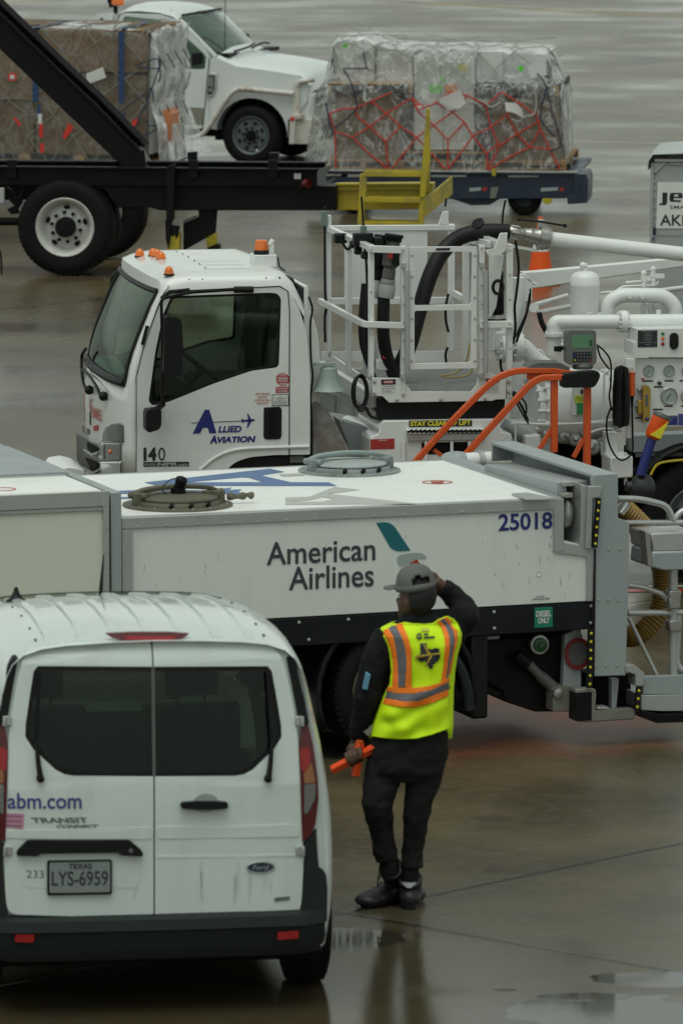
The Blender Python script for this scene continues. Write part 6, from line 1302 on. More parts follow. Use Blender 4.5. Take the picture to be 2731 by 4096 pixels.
# ------------------------------------------------------------------ netted cargo pallets on dollies
def film(name, amount, col=(.62, .64, .62), crease=.34):  # crease: strength of the white streaks that paint in glossy highlights
    m = bpy.data.materials.new(name); m.use_nodes = True; t = m.node_tree; t.nodes.clear(); L = t.links.new
    tc = t.nodes.new('ShaderNodeTexCoord'); n = t.nodes.new('ShaderNodeTexNoise'); n.inputs['Scale'].default_value = 2.6; n.inputs['Detail'].default_value = 7; n.inputs['Distortion'].default_value = 1.6; L(tc.outputs['Object'], n.inputs['Vector'])
    mr = t.nodes.new('ShaderNodeMapRange'); mr.inputs['From Min'].default_value = .38; mr.inputs['From Max'].default_value = .72; mr.inputs['To Min'].default_value = amount * .45; mr.inputs['To Max'].default_value = min(1, amount * 1.7); L(n.outputs['Fac'], mr.inputs['Value'])
    mpv = t.nodes.new('ShaderNodeMapping'); mpv.inputs['Scale'].default_value = (1.6, 1.6, .7); L(tc.outputs['Object'], mpv.inputs['Vector']); n3 = t.nodes.new('ShaderNodeTexNoise'); n3.inputs['Scale'].default_value = 2.4; n3.inputs['Detail'].default_value = 5; n3.inputs['Distortion'].default_value = 2.2; L(mpv.outputs[0], n3.inputs['Vector'])
    sb = t.nodes.new('ShaderNodeMath'); sb.operation = 'SUBTRACT'; sb.inputs[1].default_value = .5; L(n3.outputs['Fac'], sb.inputs[0]); ab = t.nodes.new('ShaderNodeMath'); ab.operation = 'ABSOLUTE'; L(sb.outputs[0], ab.inputs[0])
    cr = t.nodes.new('ShaderNodeMapRange'); cr.inputs['From Min'].default_value = 0; cr.inputs['From Max'].default_value = .035; cr.inputs['To Min'].default_value = crease; cr.inputs['To Max'].default_value = 0; L(ab.outputs[0], cr.inputs['Value'])  # opaque white streaks paint glossy highlights along the creases
    sm = t.nodes.new('ShaderNodeMath'); sm.operation = 'ADD'; sm.use_clamp = True; L(mr.outputs[0], sm.inputs[0]); L(cr.outputs[0], sm.inputs[1])
    tr = t.nodes.new('ShaderNodeBsdfTransparent'); tr.inputs['Color'].default_value = (.95, .96, .95, 1)
    p = t.nodes.new('ShaderNodeBsdfPrincipled'); p.inputs['Base Color'].default_value = (*col, 1); p.inputs['Roughness'].default_value = .16; p.inputs['Specular IOR Level'].default_value = .6
    bp = t.nodes.new('ShaderNodeBump'); bp.inputs['Strength'].default_value = .7; bp.inputs['Distance'].default_value = .04; n2 = t.nodes.new('ShaderNodeTexNoise'); n2.inputs['Scale'].default_value = 9; n2.inputs['Detail'].default_value = 4; n2.inputs['Distortion'].default_value = 1.2
    L(tc.outputs['Object'], n2.inputs['Vector']); L(n2.outputs['Fac'], bp.inputs['Height']); L(bp.outputs[0], p.inputs['Normal'])
    mx = t.nodes.new('ShaderNodeMixShader'); o = t.nodes.new('ShaderNodeOutputMaterial'); L(sm.outputs[0], mx.inputs[0]); L(tr.outputs[0], mx.inputs[1]); L(p.outputs[0], mx.inputs[2]); L(mx.outputs[0], o.inputs[0]); return m
FILM = film('clear_wrap_film', .17, (.80, .82, .80)); FILMW = film('white_film_and_sky_sheen', .85, (.80, .82, .80), .15)  # white plastic on the side; on load tops its white paints in sky reflection
KRAFT = mat('kraft_cardboard', (.17, .098, .042), .75, dirt=.25, dirt_col=(.15, .09, .045), dscale=3, bump=.05); KRAFT2 = mat('dark_cardboard', (.13, .078, .036), .75, dirt=.3, dirt_col=(.1, .07, .045), dscale=3)
GREYBOX = mat('grey_carton', (.60, .60, .58), .7, dirt=.3, dirt_col=(.26, .26, .25), dscale=4); BLKBOX = mat('black_carton', (.03, .03, .03), .6); WOOD = mat('pallet_wood', (.30, .18, .08), .7, dirt=.4, dirt_col=(.16, .1, .05), dscale=6, stretch=(1, 8, 8))
ROPEW = mat('pale_net_rope', (.34, .35, .32), .8); ROPEG = mat('grey_net_rope', (.19, .20, .18), .8); ROPER = mat('red_net_rope', (.50, .035, .02), .7); ROPEB = mat('navy_rope', (.012, .018, .06), .7); STRAP = mat('blue_strap', (.012, .045, .13), .5); TAGRED = mat('red_tag', (.62, .03, .02), .4); TAGGREEN = mat('green_tag', (.10, .62, .03), .5); TAGORANGE = mat('orange_tag', (.65, .22, .08), .5); TAGYEL = mat('yellow_tag', (.55, .50, .06), .5); PAPER = mat('white_paper', (.62, .62, .60), .6)
def wrinkled(rows, amp, seed, sc=3.0):
    out = []
    for r in rows:
        o_ = []
        for p in r:
            d_ = mnoise.noise_vector(Vector((p.x * sc + seed, p.y * sc, p.z * sc))) * amp + mnoise.noise_vector(Vector((p.x * sc * 3, p.y * sc * 3 + seed, p.z * sc * 2))) * amp * .5
            o_.append(p + d_)
        out.append(o_)
    return out
def densify(pts, d):
    out = []
    for a, b in zip(pts, pts[1:]):
        n = max(1, int((b - a).length / d)); out += [a + (b - a) * (k / n) for k in range(n)]
    return out + [pts[-1]]
def net_rows(rows, onto, r, nm, m, par, first=0, rnd=None):
    """diamond mesh: rows of (x, z) knots joined to their two neighbours in the next row"""
    q = MB()
    for k in range(len(rows) - 1):
        A_, B_ = rows[k], rows[k + 1]
        for i, p in enumerate(A_):
            for j in ((i - 1, i) if (k + first) % 2 == 0 else (i, i + 1)):
                if 0 <= j < len(B_):
                    w = B_[j]; pts = [onto(p[0] + (w[0] - p[0]) * t / 5, p[1] + (w[1] - p[1]) * t / 5) for t in range(6)]; q.tube(pts, r, 6)
    return q.build(nm, m, par)
# -- dolly
D = Frame(ground(2096, 866), R(-6))
dl = thing('cargo_dolly', D, 'dark blue flat cargo dolly carrying the pallet wrapped in clear film with red net', 'dolly', 'flat cargo dollies')
b3 = lambda l: [(1180 + x * .778, 100 + y * .778) for x, y in l]
zd = D.side(2000, 686).z
xl, xr_ = D.side(1240, 690).x, D.side(2310, 690).x
q = MB(); q.box((xl, .02, zd - .05), (xr_, 2.5, zd - .01)); q.build('deck', BLUEST, dl, bevel=.004); q = MB(); q.box((xl, -.02, zd - .012), (xr_, .06, zd + .012)); q.build('deck_edge', GALV, dl, bevel=.003)
pan(D, b3([(60, 780), (1440, 772), (1500, 790), (1505, 880), (1380, 892), (60, 900)]), .04, .10, 'side_beam', BLUEST, dl, bevel=.006)
pan(D, b3([(1435, 764), (1495, 766), (1505, 800), (1500, 915), (1400, 922), (1395, 886), (1440, 870)]), -.03, .9, 'corner_bumper', BLUEST, dl, bevel=.012)
pan(D, b3([(780, 888), (1060, 888), (1000, 925), (905, 928), (840, 905)]), .12, .1, 'axle_mount', BLUEST, dl); pan(D, b3([(1270, 892), (1318, 892), (1316, 915), (1296, 925), (1272, 912)]), .02, .06, 'tow_hook', YELLOW, dl); pan(D, b3([(1008, 740), (1032, 738), (1030, 778), (1010, 776)]), -.04, .03, 'pallet_lock', YELLOW, dl); pan(D, b3([(1005, 835), (1045, 835), (1030, 890), (1000, 892)]), .02, .03, 'lock_pedal', TAN, dl)
for x0, x1, m_ in ((895, 955, SILVER), (962, 985, RED), (1005, 1020, RED), (1262, 1350, SILVER), (1360, 1380, RED)): pan(D, b3([(x0, 838), (x1, 834), (x1, 850), (x0, 856)]), .034, .004, 'reflective_tape', m_, dl, bevel=0)
for x0, x1 in ((270, 390), (1095, 1250), (700, 880)): pan(D, b3([(x0, 768), (x1, 766), (x1, 780), (x0, 782)]), .03, .006, 'worn_edge', GALV, dl, bevel=0)
for xx in (2096, 1420):
    for y in (.14, 2.2): wcx = D.side(xx, 830, y); wheel(dl, V(wcx.x, y, .21), .21, .16, .10, RIMG, holes=0, nuts=5)
# -- right load: crates and cartons under clear film, white and red net
def cz(px, py, y=0.05): return D.side(px, py, y)
ld_ = thing('cargo_pallet', D, 'film-wrapped cargo pallet of crates under a red and white net', 'cargo pallet')
z0 = zd + .014
def crate(x0, y0, x1, y1, ya, yb, nm, m, bev=.006):
    a, b = cz(x0, y0, ya), cz(x1, y1, ya); return MB().box((a.x, ya, max(z0, b.z)), (b.x, yb, a.z)).build(nm, m, ld_, bevel=bev)
q = MB()
for (x0, x1) in ((1300, 1600), (1590, 1960), (1950, 2262)):
    a, b = cz(x0, 660), cz(x1, 684)
    q.box((a.x, .06, z0 + .085), (b.x, 2.3, z0 + .11))
    for y in (.06, 1.1, 2.2): q.box((a.x, y, z0), (b.x, y + .1, z0 + .022))
    for t in (0, .47, .93):
        for y in (.06, 1.1, 2.2): q.box((a.x + (b.x - a.x) * t, y, z0 + .022), (a.x + (b.x - a.x) * (t + .07), y + .1, z0 + .085))
q.build('pallet_base', WOOD, ld_, bevel=.003)
ob = crate
ob(1340, 372, 1600, 655, .12, 2.0, 'carton', KRAFT2); ob(1600, 372, 1640, 655, .16, 2.0, 'carton', BLKBOX); ob(1312, 338, 1646, 372, .06, 2.1, 'crate_lid', BLKBOX); ob(1312, 333, 1648, 340, .05, 2.1, 'crate_board', WOOD)
for x in (1312, 1475, 1634): ob(x, 340, x + 14, 372, .05, .1, 'crate_batten', WOOD)
ob(1362, 172, 1495, 336, .5, 1.2, 'carton', GREYBOX); ob(1370, 215, 1415, 290, .47, .6, 'carton', PAPER); ob(1424, 196, 1490, 280, .47, .6, 'carton', GREYBOX)
for (x0, y0, x1, y1, yy_) in ((1655, 225, 1760, 420, .3), (1762, 232, 1895, 420, .28), (1655, 422, 1770, 600, .22), (1772, 422, 1895, 600, .24), (1505, 210, 1650, 330, .6), (1905, 205, 2010, 330, .4), (2012, 215, 2185, 335, .45)): ob(x0, y0, x1, y1, yy_, 2.1, 'carton', GREYBOX)
ob(1590, 606, 1950, 618, .1, 2.1, 'crate_board', WOOD); ob(1600, 618, 1940, 655, .3, 2.1, 'carton', BLKBOX)
ob(1905, 340, 2232, 385, .08, 2.1, 'crate_lid', BLKBOX); ob(1970, 388, 2235, 655, .14, 2.0, 'carton', KRAFT2); ob(1905, 388, 1966, 655, .2, 2.0, 'carton', BLKBOX); ob(2212, 345, 2234, 385, .06, .14, 'crate_batten', WOOD); ob(2090, 655, 2250, 662, .04, 1.0, 'crate_board', WOOD)
def tagp(pts, y, nm, m, fr=D, par=None): return pan(fr, pts, y, .004, nm, m, par or ld_, bevel=0)
tagp(b3([(690, 308), (750, 300), (752, 342), (695, 350)]), .2, 'green_label', TAGGREEN); tagp(b3([(745, 270), (775, 265), (775, 290), (748, 292)]), .2, 'green_label', TAGGREEN); tagp(b3([(768, 308), (830, 302), (832, 340), (770, 348)]), .2, 'orange_label', TAGORANGE); tagp(b3([(840, 198), (885, 205), (882, 240), (842, 238)]), .2, 'yellow_label', TAGYEL); tagp(b3([(1147, 212), (1172, 210), (1172, 236), (1147, 238)]), .3, 'green_label', TAGGREEN); tagp(b3([(245, 98), (268, 95), (268, 112), (248, 118)]), .4, 'green_label', TAGGREEN)
tagp(b3([(302, 108), (395, 96), (398, 140), (310, 152)]), .40, 'paper_label', PAPER); tagp(b3([(1190, 208), (1285, 190), (1292, 258), (1208, 276)]), .28, 'paper_label', PAPER)
# film: cross-sections along x
TOPL = [(1225, 640), (1238, 520), (1258, 420), (1283, 345), (1318, 300), (1332, 175), (1350, 152), (1465, 148), (1502, 172), (1560, 182), (1640, 186), (1800, 190), (2000, 196), (2182, 200), (2196, 235), (2225, 310), (2247, 345), (2256, 420), (2258, 560), (2262, 676)]
SHELF = [(1225, 640), (1260, 420), (1290, 345), (1320, 334), (1650, 334), (1670, 240), (1895, 240), (1910, 342), (2240, 345), (2250, 420), (2262, 676)]
tx = [(cz(a, b, .6).x, cz(a, b, .6).z) for a, b in TOPL]; sx = [(cz(a, b, .02).x, cz(a, b, .02).z) for a, b in SHELF]
rows = []; xs_ = [tx[0][0] + (tx[-1][0] - tx[0][0]) * k / 84 for k in range(85)]
for x in xs_:
    zt_, zs = lerp_t(tx, x), min(lerp_t(sx, x), lerp_t(tx, x) - .01); e = min(1, (x - xs_[0]) / .2 + .02, (xs_[-1] - x) / .05 + .02)
    yo = .25 * (1 - e); zs = max(zs, z0 + .02); zt_ = max(zt_, z0 + .03)
    prof = [V(x, .0 + yo, z0), V(x, .01 + yo, zs - .03), V(x, .05 + yo, zs), V(x, .42 + yo * .5, zs + (zt_ - zs) * .25), V(x, .46 + yo * .5, zt_ - .04), V(x, .52 + yo * .5, zt_), V(x, 2.1 - yo * .5, zt_ - .02), V(x, 2.25 - yo, zt_ - .1), V(x, 2.3 - yo, z0)]
    if zt_ - zs < .25: prof[3] = V(x, .12 + yo, zs + (zt_ - zs) * .6); prof[4] = V(x, .16 + yo, zt_ - .005); prof[5] = V(x, .25 + yo, zt_)
    rows.append(prof)
def resample(prof, ns):
    out = []
    for (a, b), n in zip(zip(prof, prof[1:]), ns): out += [a + (b - a) * (k / n) for k in range(n)]
    return out + [prof[-1]]
rows = [resample(p, (22, 2, 7, 10, 2, 14, 2, 10)) for p in rows]
MB().grid(wrinkled([r[:44] for r in rows], .035, 3, 3.2)).build('plastic_wrap', FILM, ld_, angle=180); MB().grid(wrinkled([r[41:] for r in rows], .03, 3, 3.2)).build('plastic_top_sheen', FILMW, ld_, angle=180)  # top film made whiter to paint in the sky it mirrors
def on_load(x, z):
    x = min(max(x, tx[0][0] + .12), tx[-1][0] - .02); z = min(z, lerp_t(tx, x) + .2)
    zs = lerp_t(sx, x); zt_ = lerp_t(tx, x)
    if z < zs: return V(x, -.03, max(z, z0))
    t = (z - zs) / max(zt_ - zs, .05)
    return V(x, .0 + .36 * min(1, t * 3), z) if t <= 1 else V(x, .36 + (z - zt_) * 5, zt_ + .02)
rnd = random.Random(11)
dx = (cz(2262, 600).x - cz(1300, 600).x) / 6.4; xo = cz(1300, 600).x
def nrow(k, z, n=8): return [(xo + (i + (.5 if k % 2 else 0)) * dx + rnd.uniform(-.05, .05), z + rnd.uniform(-.035, .035)) for i in range(n - (k % 2))]
zs_ = [z0 + .01, z0 + .36, z0 + .58, z0 + .80, z0 + 1.0, z0 + 1.2, z0 + 1.42, z0 + 1.56]
NR = [nrow(k, z) for k, z in enumerate(zs_)]
RN = [[(175, 455), (240, 432), (312, 428), (392, 392), (500, 345)], [(392, 392), (470, 455), (543, 522), (625, 578), (700, 660), (770, 742)], [(470, 455), (600, 375), (632, 445), (712, 515), (785, 592), (785, 742)], [(600, 375), (660, 425), (725, 400), (810, 448), (870, 500), (912, 572), (985, 660), (1040, 615)], [(725, 400), (800, 345), (885, 362), (980, 415), (1005, 525), (1050, 622), (990, 745)], [(810, 448), (885, 362)], [(712, 515), (810, 448)], [(912, 572), (1005, 525), (1090, 460), (1150, 400), (1060, 345), (980, 415)], [(1090, 460), (1140, 560), (1205, 628), (1310, 640), (1360, 740)], [(1140, 560), (1050, 622)], [(1150, 400), (1240, 470)], [(1205, 628), (1260, 535), (1240, 470), (1235, 340)], [(1140, 560), (1260, 490)], [(175, 455), (205, 540)], [(200, 545), (295, 578), (385, 522), (470, 455)], [(312, 428), (320, 470), (385, 522), (465, 600)], [(295, 578), (380, 660), (478, 742)], [(465, 600), (543, 522)], [(465, 600), (480, 742)], [(625, 578), (560, 660), (495, 742)], [(625, 578), (712, 515)], [(785, 592), (870, 500)], [(912, 572), (850, 660), (785, 742)], [(985, 660), (990, 745)], [(205, 540), (210, 742)], [(1260, 535), (1310, 640)], [(1205, 628), (1100, 680), (995, 745)]]
q = MB()
for l in RN:
    l = [cz(a, b, -.02) for a, b in b3(l)]
    for a, b in zip(l, l[1:]): q.tube([on_load((a + (b - a) * t).x, (a + (b - a) * t).z) for t in (0, .25, .5, .75, 1)], .0105, 6)
q.build('red_net', ROPER, ld_); net_rows(NR[4:], on_load, .0075, 'white_net', ROPEW, ld_, 0)
q = MB()
for k in range(8):
    p = NR[7][k % len(NR[7])]; q.tube([on_load(p[0] + t * .12 * (-1) ** k, p[1] + .02) + V(0, t * .25, .03) for t in range(6)], .007, 6)
for i in range(6): x = xo + .3 + i * .48; q.tube([V(x + .06 * math.sin(t), .4 + .26 * t, lerp_t(tx, x) + .02) for t in range(8)], .007, 6)
for px in (1250, 1262, 1276, 1290): q.tube([cz(px + 30, 520, .1), cz(px + 4, 600, -.05), cz(px - 22, 672, .1)], .008, 6)
q.tube([cz(2250, 560, -.02), cz(2275, 640, .0), cz(2290, 680, .1)], .008, 6); q.each('net_tail', ROPEW, ld_)
q = MB()
for pts in ([(335, 145), (355, 235)], [(235, 232), (360, 232)], [(235, 236), (290, 300), (315, 430), (200, 530)], [(160, 400), (185, 520), (200, 565)], [(1220, 245), (1335, 300)], [(1225, 250), (1290, 320), (1260, 470), (1330, 570)], [(1295, 320), (1320, 440), (1365, 610), (1310, 645)], [(180, 180), (165, 240)]): q.tube(smooth_path([on_load(cz(a, b, .0).x, cz(a, b, .0).z) + V(0, -.02, 0) for a, b in b3(pts)]), .009, 6)
q.each('navy_rope', ROPEB, ld_)
q = MB()
for pts in ([(940, 380), (980, 400), (1010, 420), (1060, 395)], [(1110, 480), (1150, 495), (1180, 470), (1230, 455), (1240, 380), (1225, 320)], [(350, 240), (360, 380), (385, 382)], [(890, 400), (920, 395), (960, 420)]): q.tube(smooth_path([on_load(cz(a, b, .0).x, cz(a, b, .0).z) + V(0, -.03, 0) for a, b in b3(pts)]), .013, 6)
q.each('loose_rope', ROPEW, ld_)
for pts, m_, nm in (([(735, 385), (800, 352), (850, 330), (880, 400), (850, 425), (790, 440)], PAPER, 'torn_paper'), ([(1080, 395), (1140, 400), (1165, 430), (1180, 480), (1130, 450), (1085, 440)], PAPER, 'torn_paper'), ([(622, 405), (660, 405), (660, 432), (625, 432)], TAGRED, 'net_tag')):
    MB().prism([on_load(cz(a, b, 0).x, cz(a, b, 0).z) + V(0, -.05 + rnd.uniform(-.02, .02), 0) for a, b in b3(pts)], (0, .01, 0)).build(nm, m_, ld_)
MB().prism([on_load(cz(a, b, 0).x, cz(a, b, 0).z) + V(0, -.058, 0) for a, b in b3([(630, 411), (655, 411), (655, 426), (632, 426)])], (0, .004, 0)).build('tag_window', PAPER, ld_)
# -- left load: brown cartons, grey net, blue straps
_o2 = at_depth(300, 660, 77.0); _o2.z = 0
E = Frame(_o2, R(-10))
def ez(px, py, y=0.0): return E.side(px, py, y)
le = thing('cargo_pallet', E, 'cargo pallet of brown cartons with blue straps and grey net behind the black boom arm', 'cargo pallet')
ze = ez(300, 652).z; zt_ = ez(400, 128).z; xe0, xe1 = ez(-180, 400).x, ez(590, 400).x
for (x0, x1, y0, y1, yy_, m_) in ((-180, 140, 112, 400, .02, KRAFT), (142, 588, 118, 290, .0, KRAFT), (142, 480, 292, 640, .03, KRAFT2), (482, 586, 300, 640, .02, KRAFT2), (-180, 138, 402, 640, .04, KRAFT2)):
    a, b = ez(x0, y0, yy_), ez(x1, y1, yy_); MB().box((a.x, yy_, max(ze + .1, b.z)), (b.x, 2.2, a.z)).build('carton', m_, le, bevel=.006)
a = ez(590, 120); q = MB(); q.box((xe1 - .03, .15, ze + .1), (xe1 + .03, 2.2, zt_ - .05)); q.build('foam_block', GREYBOX, le, bevel=.02); q = MB(); q.box((xe0, .0, ze), (xe1 + .1, 2.3, ze + .03)); 
for x in (.2, .8, 1.5, 2.1): q.box((xe0 + x, .02, ze + .03), (xe0 + x + .14, 2.2, ze + .10))
q.build('pallet_base', WOOD, le)
tp_ = [(xe0 - .1, ze + 1.52), (xe0, zt_ + .04), (xe1 - .3, zt_ + .03), (xe1 + .02, zt_ + .01), (xe1 + .07, zt_ - .04), (xe1 + .1, ze + 1.2), (xe1 + .1, ze + .75), (xe1 + .2, ze + .35), (xe1 + .35, ze + .02)]
def etop(x): return lerp_t(tp_, x)
rows = []; xs_ = [xe0 + (xe1 + .02 - xe0) * k / 60 for k in range(61)]
for x in xs_: rows.append(resample([V(x, -.05, ze), V(x, -.04, ze + .12), V(x, -.025, etop(x) - .03), V(x, .02, etop(x))], (3, 24, 2)))
MB().grid(wrinkled(rows, .02, 9, 3.6)).build('plastic_wrap', film('thin_wrap_film', .10, (.74, .75, .73), .13), le, angle=180)
rows = [resample([V(x, .02, etop(x)), V(x, 2.2, etop(x) - .02), V(x, 2.3, ze)], (14, 8)) for x in xs_]; MB().grid(wrinkled(rows, .02, 9, 3.6)).build('plastic_top_sheen', FILMW, le, angle=180)  # whitened top carries the painted sky sheen here too
rows = []
for y in [-.03 + 2.3 * k / 40 for k in range(41)]:
    t = max(0, y) / 2.3; rows.append(resample([V(xe1 + .0, y, zt_ + .01), V(xe1 + .05, y, zt_ - .03), V(xe1 + .06 + .03 * math.sin(y * 4), y, ze + 1.1), V(xe1 + .05 + .03 * math.sin(y * 5), y, ze + .75), V(xe1 + .16 + .05 * math.sin(y * 7), y - .1, ze + .32), V(xe1 + .2 + .2 * t, y - .15, ze)], (3, 10, 8, 8, 6)))
MB().grid(wrinkled(rows, .05, 5, 3.4)).build('plastic_side', FILMW, le, angle=180)
MB().box((xe1 + .0, .6, ze + .15), (xe1 + .15, 1.3, ze + .62)).build('orange_bag', TAGORANGE, le, bevel=.06)
def on_e(x, z):
    x = min(x, xe1 + .03); z = min(z, etop(x) + .25)
    if z > etop(x): return V(x, .05 + (z - etop(x)) * 6, etop(x) + .025)
    return V(x, -.075, z) if x <= xe1 + .03 else V(x, -.06 + (x - xe1) * 1.6, z)
dx = .46
def erow(k, z, n=9): return [(xe0 - .1 + (i + (.5 if k % 2 else 0)) * dx + rnd.uniform(-.12, .12), z + rnd.uniform(-.08, .08)) for i in range(n - (k % 2))]
ER = [erow(k, z) for k, z in enumerate([ze + .02, ze + .3, ze + .55, ze + .8, ze + 1.02, ze + 1.25, ze + 1.47, ze + 1.68, ze + 1.86, ze + 2.0])]
ER = [[p for p in r if p[0] < xe1 + .12] for r in ER]
net_rows(ER, on_e, .0068, 'grey_net', ROPEG, le, 0)
q = MB()
for k in range(5):                                                     # net over the visible end of the load
    for y in (.3, .8, 1.3, 1.8): q.tube([V(xe1 + .13 + .06 * (k == 0) * 2, y + (.25 if k % 2 else -.25), ze + .05 + k * .36), V(xe1 + .13, y - (.25 if k % 2 else -.25), ze + .05 + (k + 1) * .32)], .009, 6)
q.build('end_net', ROPEG, le)
for x in (142, 486):
    a = ez(x, 120, -.08); MB().box((a.x - .035, -.085, ze + .75), (a.x + .035, -.078, zt_ + .01)).build('blue_strap', STRAP, le); MB().box((a.x - .035, -.08, zt_ + .045), (a.x + .035, 1.6, zt_ + .052)).build('blue_strap', STRAP, le)
for i, (y0, y1, m_) in enumerate(((420, 455, STRAP), (455, 495, PAPER), (495, 550, TAGRED), (575, 610, TAGRED))): a, b = ez(150 + i * 4, y0, -.09), ez(165 + i * 4, y1, -.09); MB().box((a.x, -.092, b.z), (b.x, -.086, a.z)).build('tape_strip', m_, le)
for pts, m_ in (([(275, 492), (295, 510), (262, 558), (250, 548)], TAGRED), ([(535, 475), (552, 478), (536, 520), (520, 512)], TAGRED), ([(32, 308), (40, 292), (62, 292), (70, 312), (60, 325), (38, 322)], TAGRED), ([(52, 470), (66, 472), (86, 500), (78, 506)], TAGRED), ([(345, 295), (412, 268), (425, 310), (350, 338)], PAPER), ([(485, 455), (500, 450), (502, 480), (490, 488)], STRAP)): MB().prism([ez(a, b, -.10) for a, b in pts], (0, .008, 0)).build('net_tag', m_, le)
MB().prism([ez(a, b, -.106) for a, b in ((41, 300), (58, 300), (60, 316), (42, 316))], (0, .004, 0)).build('tag_window', PAPER, le)
q = MB()
for pts in ([(540, 262), (630, 235), (635, 272), (545, 268)], [(635, 240), (642, 300), (636, 330)], [(635, 275), (610, 350), (560, 470), (535, 525)], [(610, 350), (520, 420), (480, 450)], [(580, 500), (635, 510), (570, 545)], [(612, 360), (614, 410)], [(100, 105), (160, 100)]): q.tube(smooth_path([ez(a, b, -.10) if a < 590 else ez(a, b, -.04) for a, b in pts]), .009, 6)
q.each('navy_rope', ROPEB, le)
d2 = bpy.data.objects.new('cargo_dolly', None); COL.objects.link(d2); d2.location = E.M @ V(xe1 + .2 - xr_, 0, 0); d2.location.z = 0; d2.rotation_euler = (0, 0, E.yaw); tag(d2, 'dark dolly hidden below the pallet of brown cartons with blue straps', 'dolly', 'flat cargo dollies')
for ch in list(dl.children):
    c_ = ch.copy(); COL.objects.link(c_); c_.parent = d2
    for g_ in ch.children: e_ = g_.copy(); COL.objects.link(e_); e_.parent = c_

# ------------------------------------------------------------------ white pickup behind the pallets
PK = Frame(ground(1008, 662), R(-16))
pk = thing('pickup_truck', PK, 'white pickup truck with amber roof lights and rusty pipe guard behind the pallets', 'pickup')
p2 = lambda l: [(600 + x * .5102, y * .5102) for x, y in l]
PW = 1.95
def S_(pts, y=0): return PK.S(pts, y)
PKW = mat('pickup_white_paint', (.70, .74, .73), .35, coat=.4, dirt=.25, dirt_col=(.42, .42, .38), dscale=1.5, rvar=.06)
wc = PK.side(1008, 541, .0); wc.z = .405
arch = [wc + V(math.cos(R(a)) * .50, 0, math.sin(R(a)) * .50) for a in range(-14, 195, 11)]
arch = [V(p.x, -.03, max(p.z, .34)) for p in arch]
fend = S_([(846, 232), (873, 231), (952, 270), (1080, 285), (1212, 310), (1235, 340), (1230, 400), (1185, 470), (1152, 478)], -.03)
lower = S_([(872, 520), (800, 512), (840, 300)], -.03)
q = MB(); q.prism(fend + arch[1:-1] + [PK.side(868, 520, -.03), PK.side(838, 515, -.03), PK.side(838, 300, -.03)], (0, .25, 0)); q.build('front_wing', PKW, pk, bevel=.02, seg=3)
cab_ = [(300, 515), (838, 515), (838, 300), (845, 232), (800, 165), (725, 92), (705, 80), (640, 58), (500, 52), (484, 60), (462, 105), (452, 240), (300, 240)]
win = [(474, 230), (484, 105), (496, 72), (505, 66), (636, 80), (690, 110), (740, 145), (812, 212), (824, 228), (820, 276), (800, 278), (640, 272), (474, 264)]
c_ = S_(cab_); w_ = rpoly(S_(win), .02); q = MB(); q.prism(c_, (0, .06, 0), [w_]); q.build('door_side', PKW, pk, bevel=.02, seg=3); q = MB(); q.prism([p + V(0, PW - .06, 0) for p in c_], (0, .06, 0), [[p + V(0, PW - .06, 0) for p in w_]]); q.build('door_side', PKW, pk, bevel=.02)
q = MB(); q.prism([p + V(0, .02, 0) for p in w_], (0, .005, 0)); q.build('side_window', PICKGL, pk); q = MB(); q.prism([p + V(0, PW - .03, 0) for p in w_], (0, .005, 0)); q.build('side_window', PICKGL, pk)
rc = S_([(712, 82), (690, 66), (640, 52), (560, 44), (500, 46), (476, 60), (462, 100)]); rp_ = []
for y in (-.0, .03, .12, .4, .975, 1.55, 1.83, 1.92, PW):
    h = .085 * math.sin(math.pi * min(max(y / PW, 0), 1)) ** .5; rp_.append([p + V(0, y, h) for p in rc])
MB().grid(rp_).build('cab_roof', PKW, pk, angle=60)
q = MB(); b_ = PK.side(862, 228, .0); t_ = PK.side(716, 80, .0)
rw_ = []
for y in (.05, .35, .975, 1.6, PW - .05):
    u = abs(2 * y / PW - 1); bow = .16 * (1 - u * u); rw_.append([V(b_.x + bow + (t_.x - b_.x) * t, y, b_.z + (t_.z + .06 * (1 - u) - b_.z) * t) for t in (0, .25, .5, .75, 1)])
q.grid(rw_); q.build('windscreen', PICKGL, pk)
q = MB()
for y in (.03, PW - .03): q.bar(V(b_.x, y, b_.z), V(t_.x, y, t_.z), .06, .05)
q.each('windscreen_pillar', PKW, pk, bevel=.01); q = MB(); q.bar(V(t_.x + .02, .1, t_.z + .06), V(t_.x + .02, PW - .1, t_.z + .06), .03, .03); q.build('windscreen_header', BLACK, pk)
hz = S_([(866, 232), (952, 268), (1080, 284), (1205, 306), (1225, 330), (1232, 380)], -.03); hh_ = []
for y in (-.03, .02, .10, .5, .98, 1.46, 1.86, 1.94, 1.98):
    e = min(y + .03, 2.0 - y) / .6; e = min(1, max(0, e)); hh_.append([p + V(.06 * e, y + .03, .13 * (e ** .6) * (1 - .35 * k / 5)) for k, p in enumerate(hz)])
MB().grid(hh_).build('bonnet', PKW, pk, angle=60)
q = MB(); q.box((hz[-1].x - .25, .0, .62), (hz[-1].x + .03, PW, hz[-1].z + .02)); q.build('front_end', PKW, pk, bevel=.03); q = MB(); q.box((hz[-1].x + .02, .25, .78), (hz[-1].x + .05, PW - .25, hz[-1].z - .05)); q.build('grille', BLACK, pk)
q = MB(); q.prism([p + V(0, .25, 0) for p in fend[:6]] + [PK.side(1230, 560, .22), PK.side(860, 560, .22)], (0, PW - .5, 0)); q.build('engine_bay', DARK, pk)
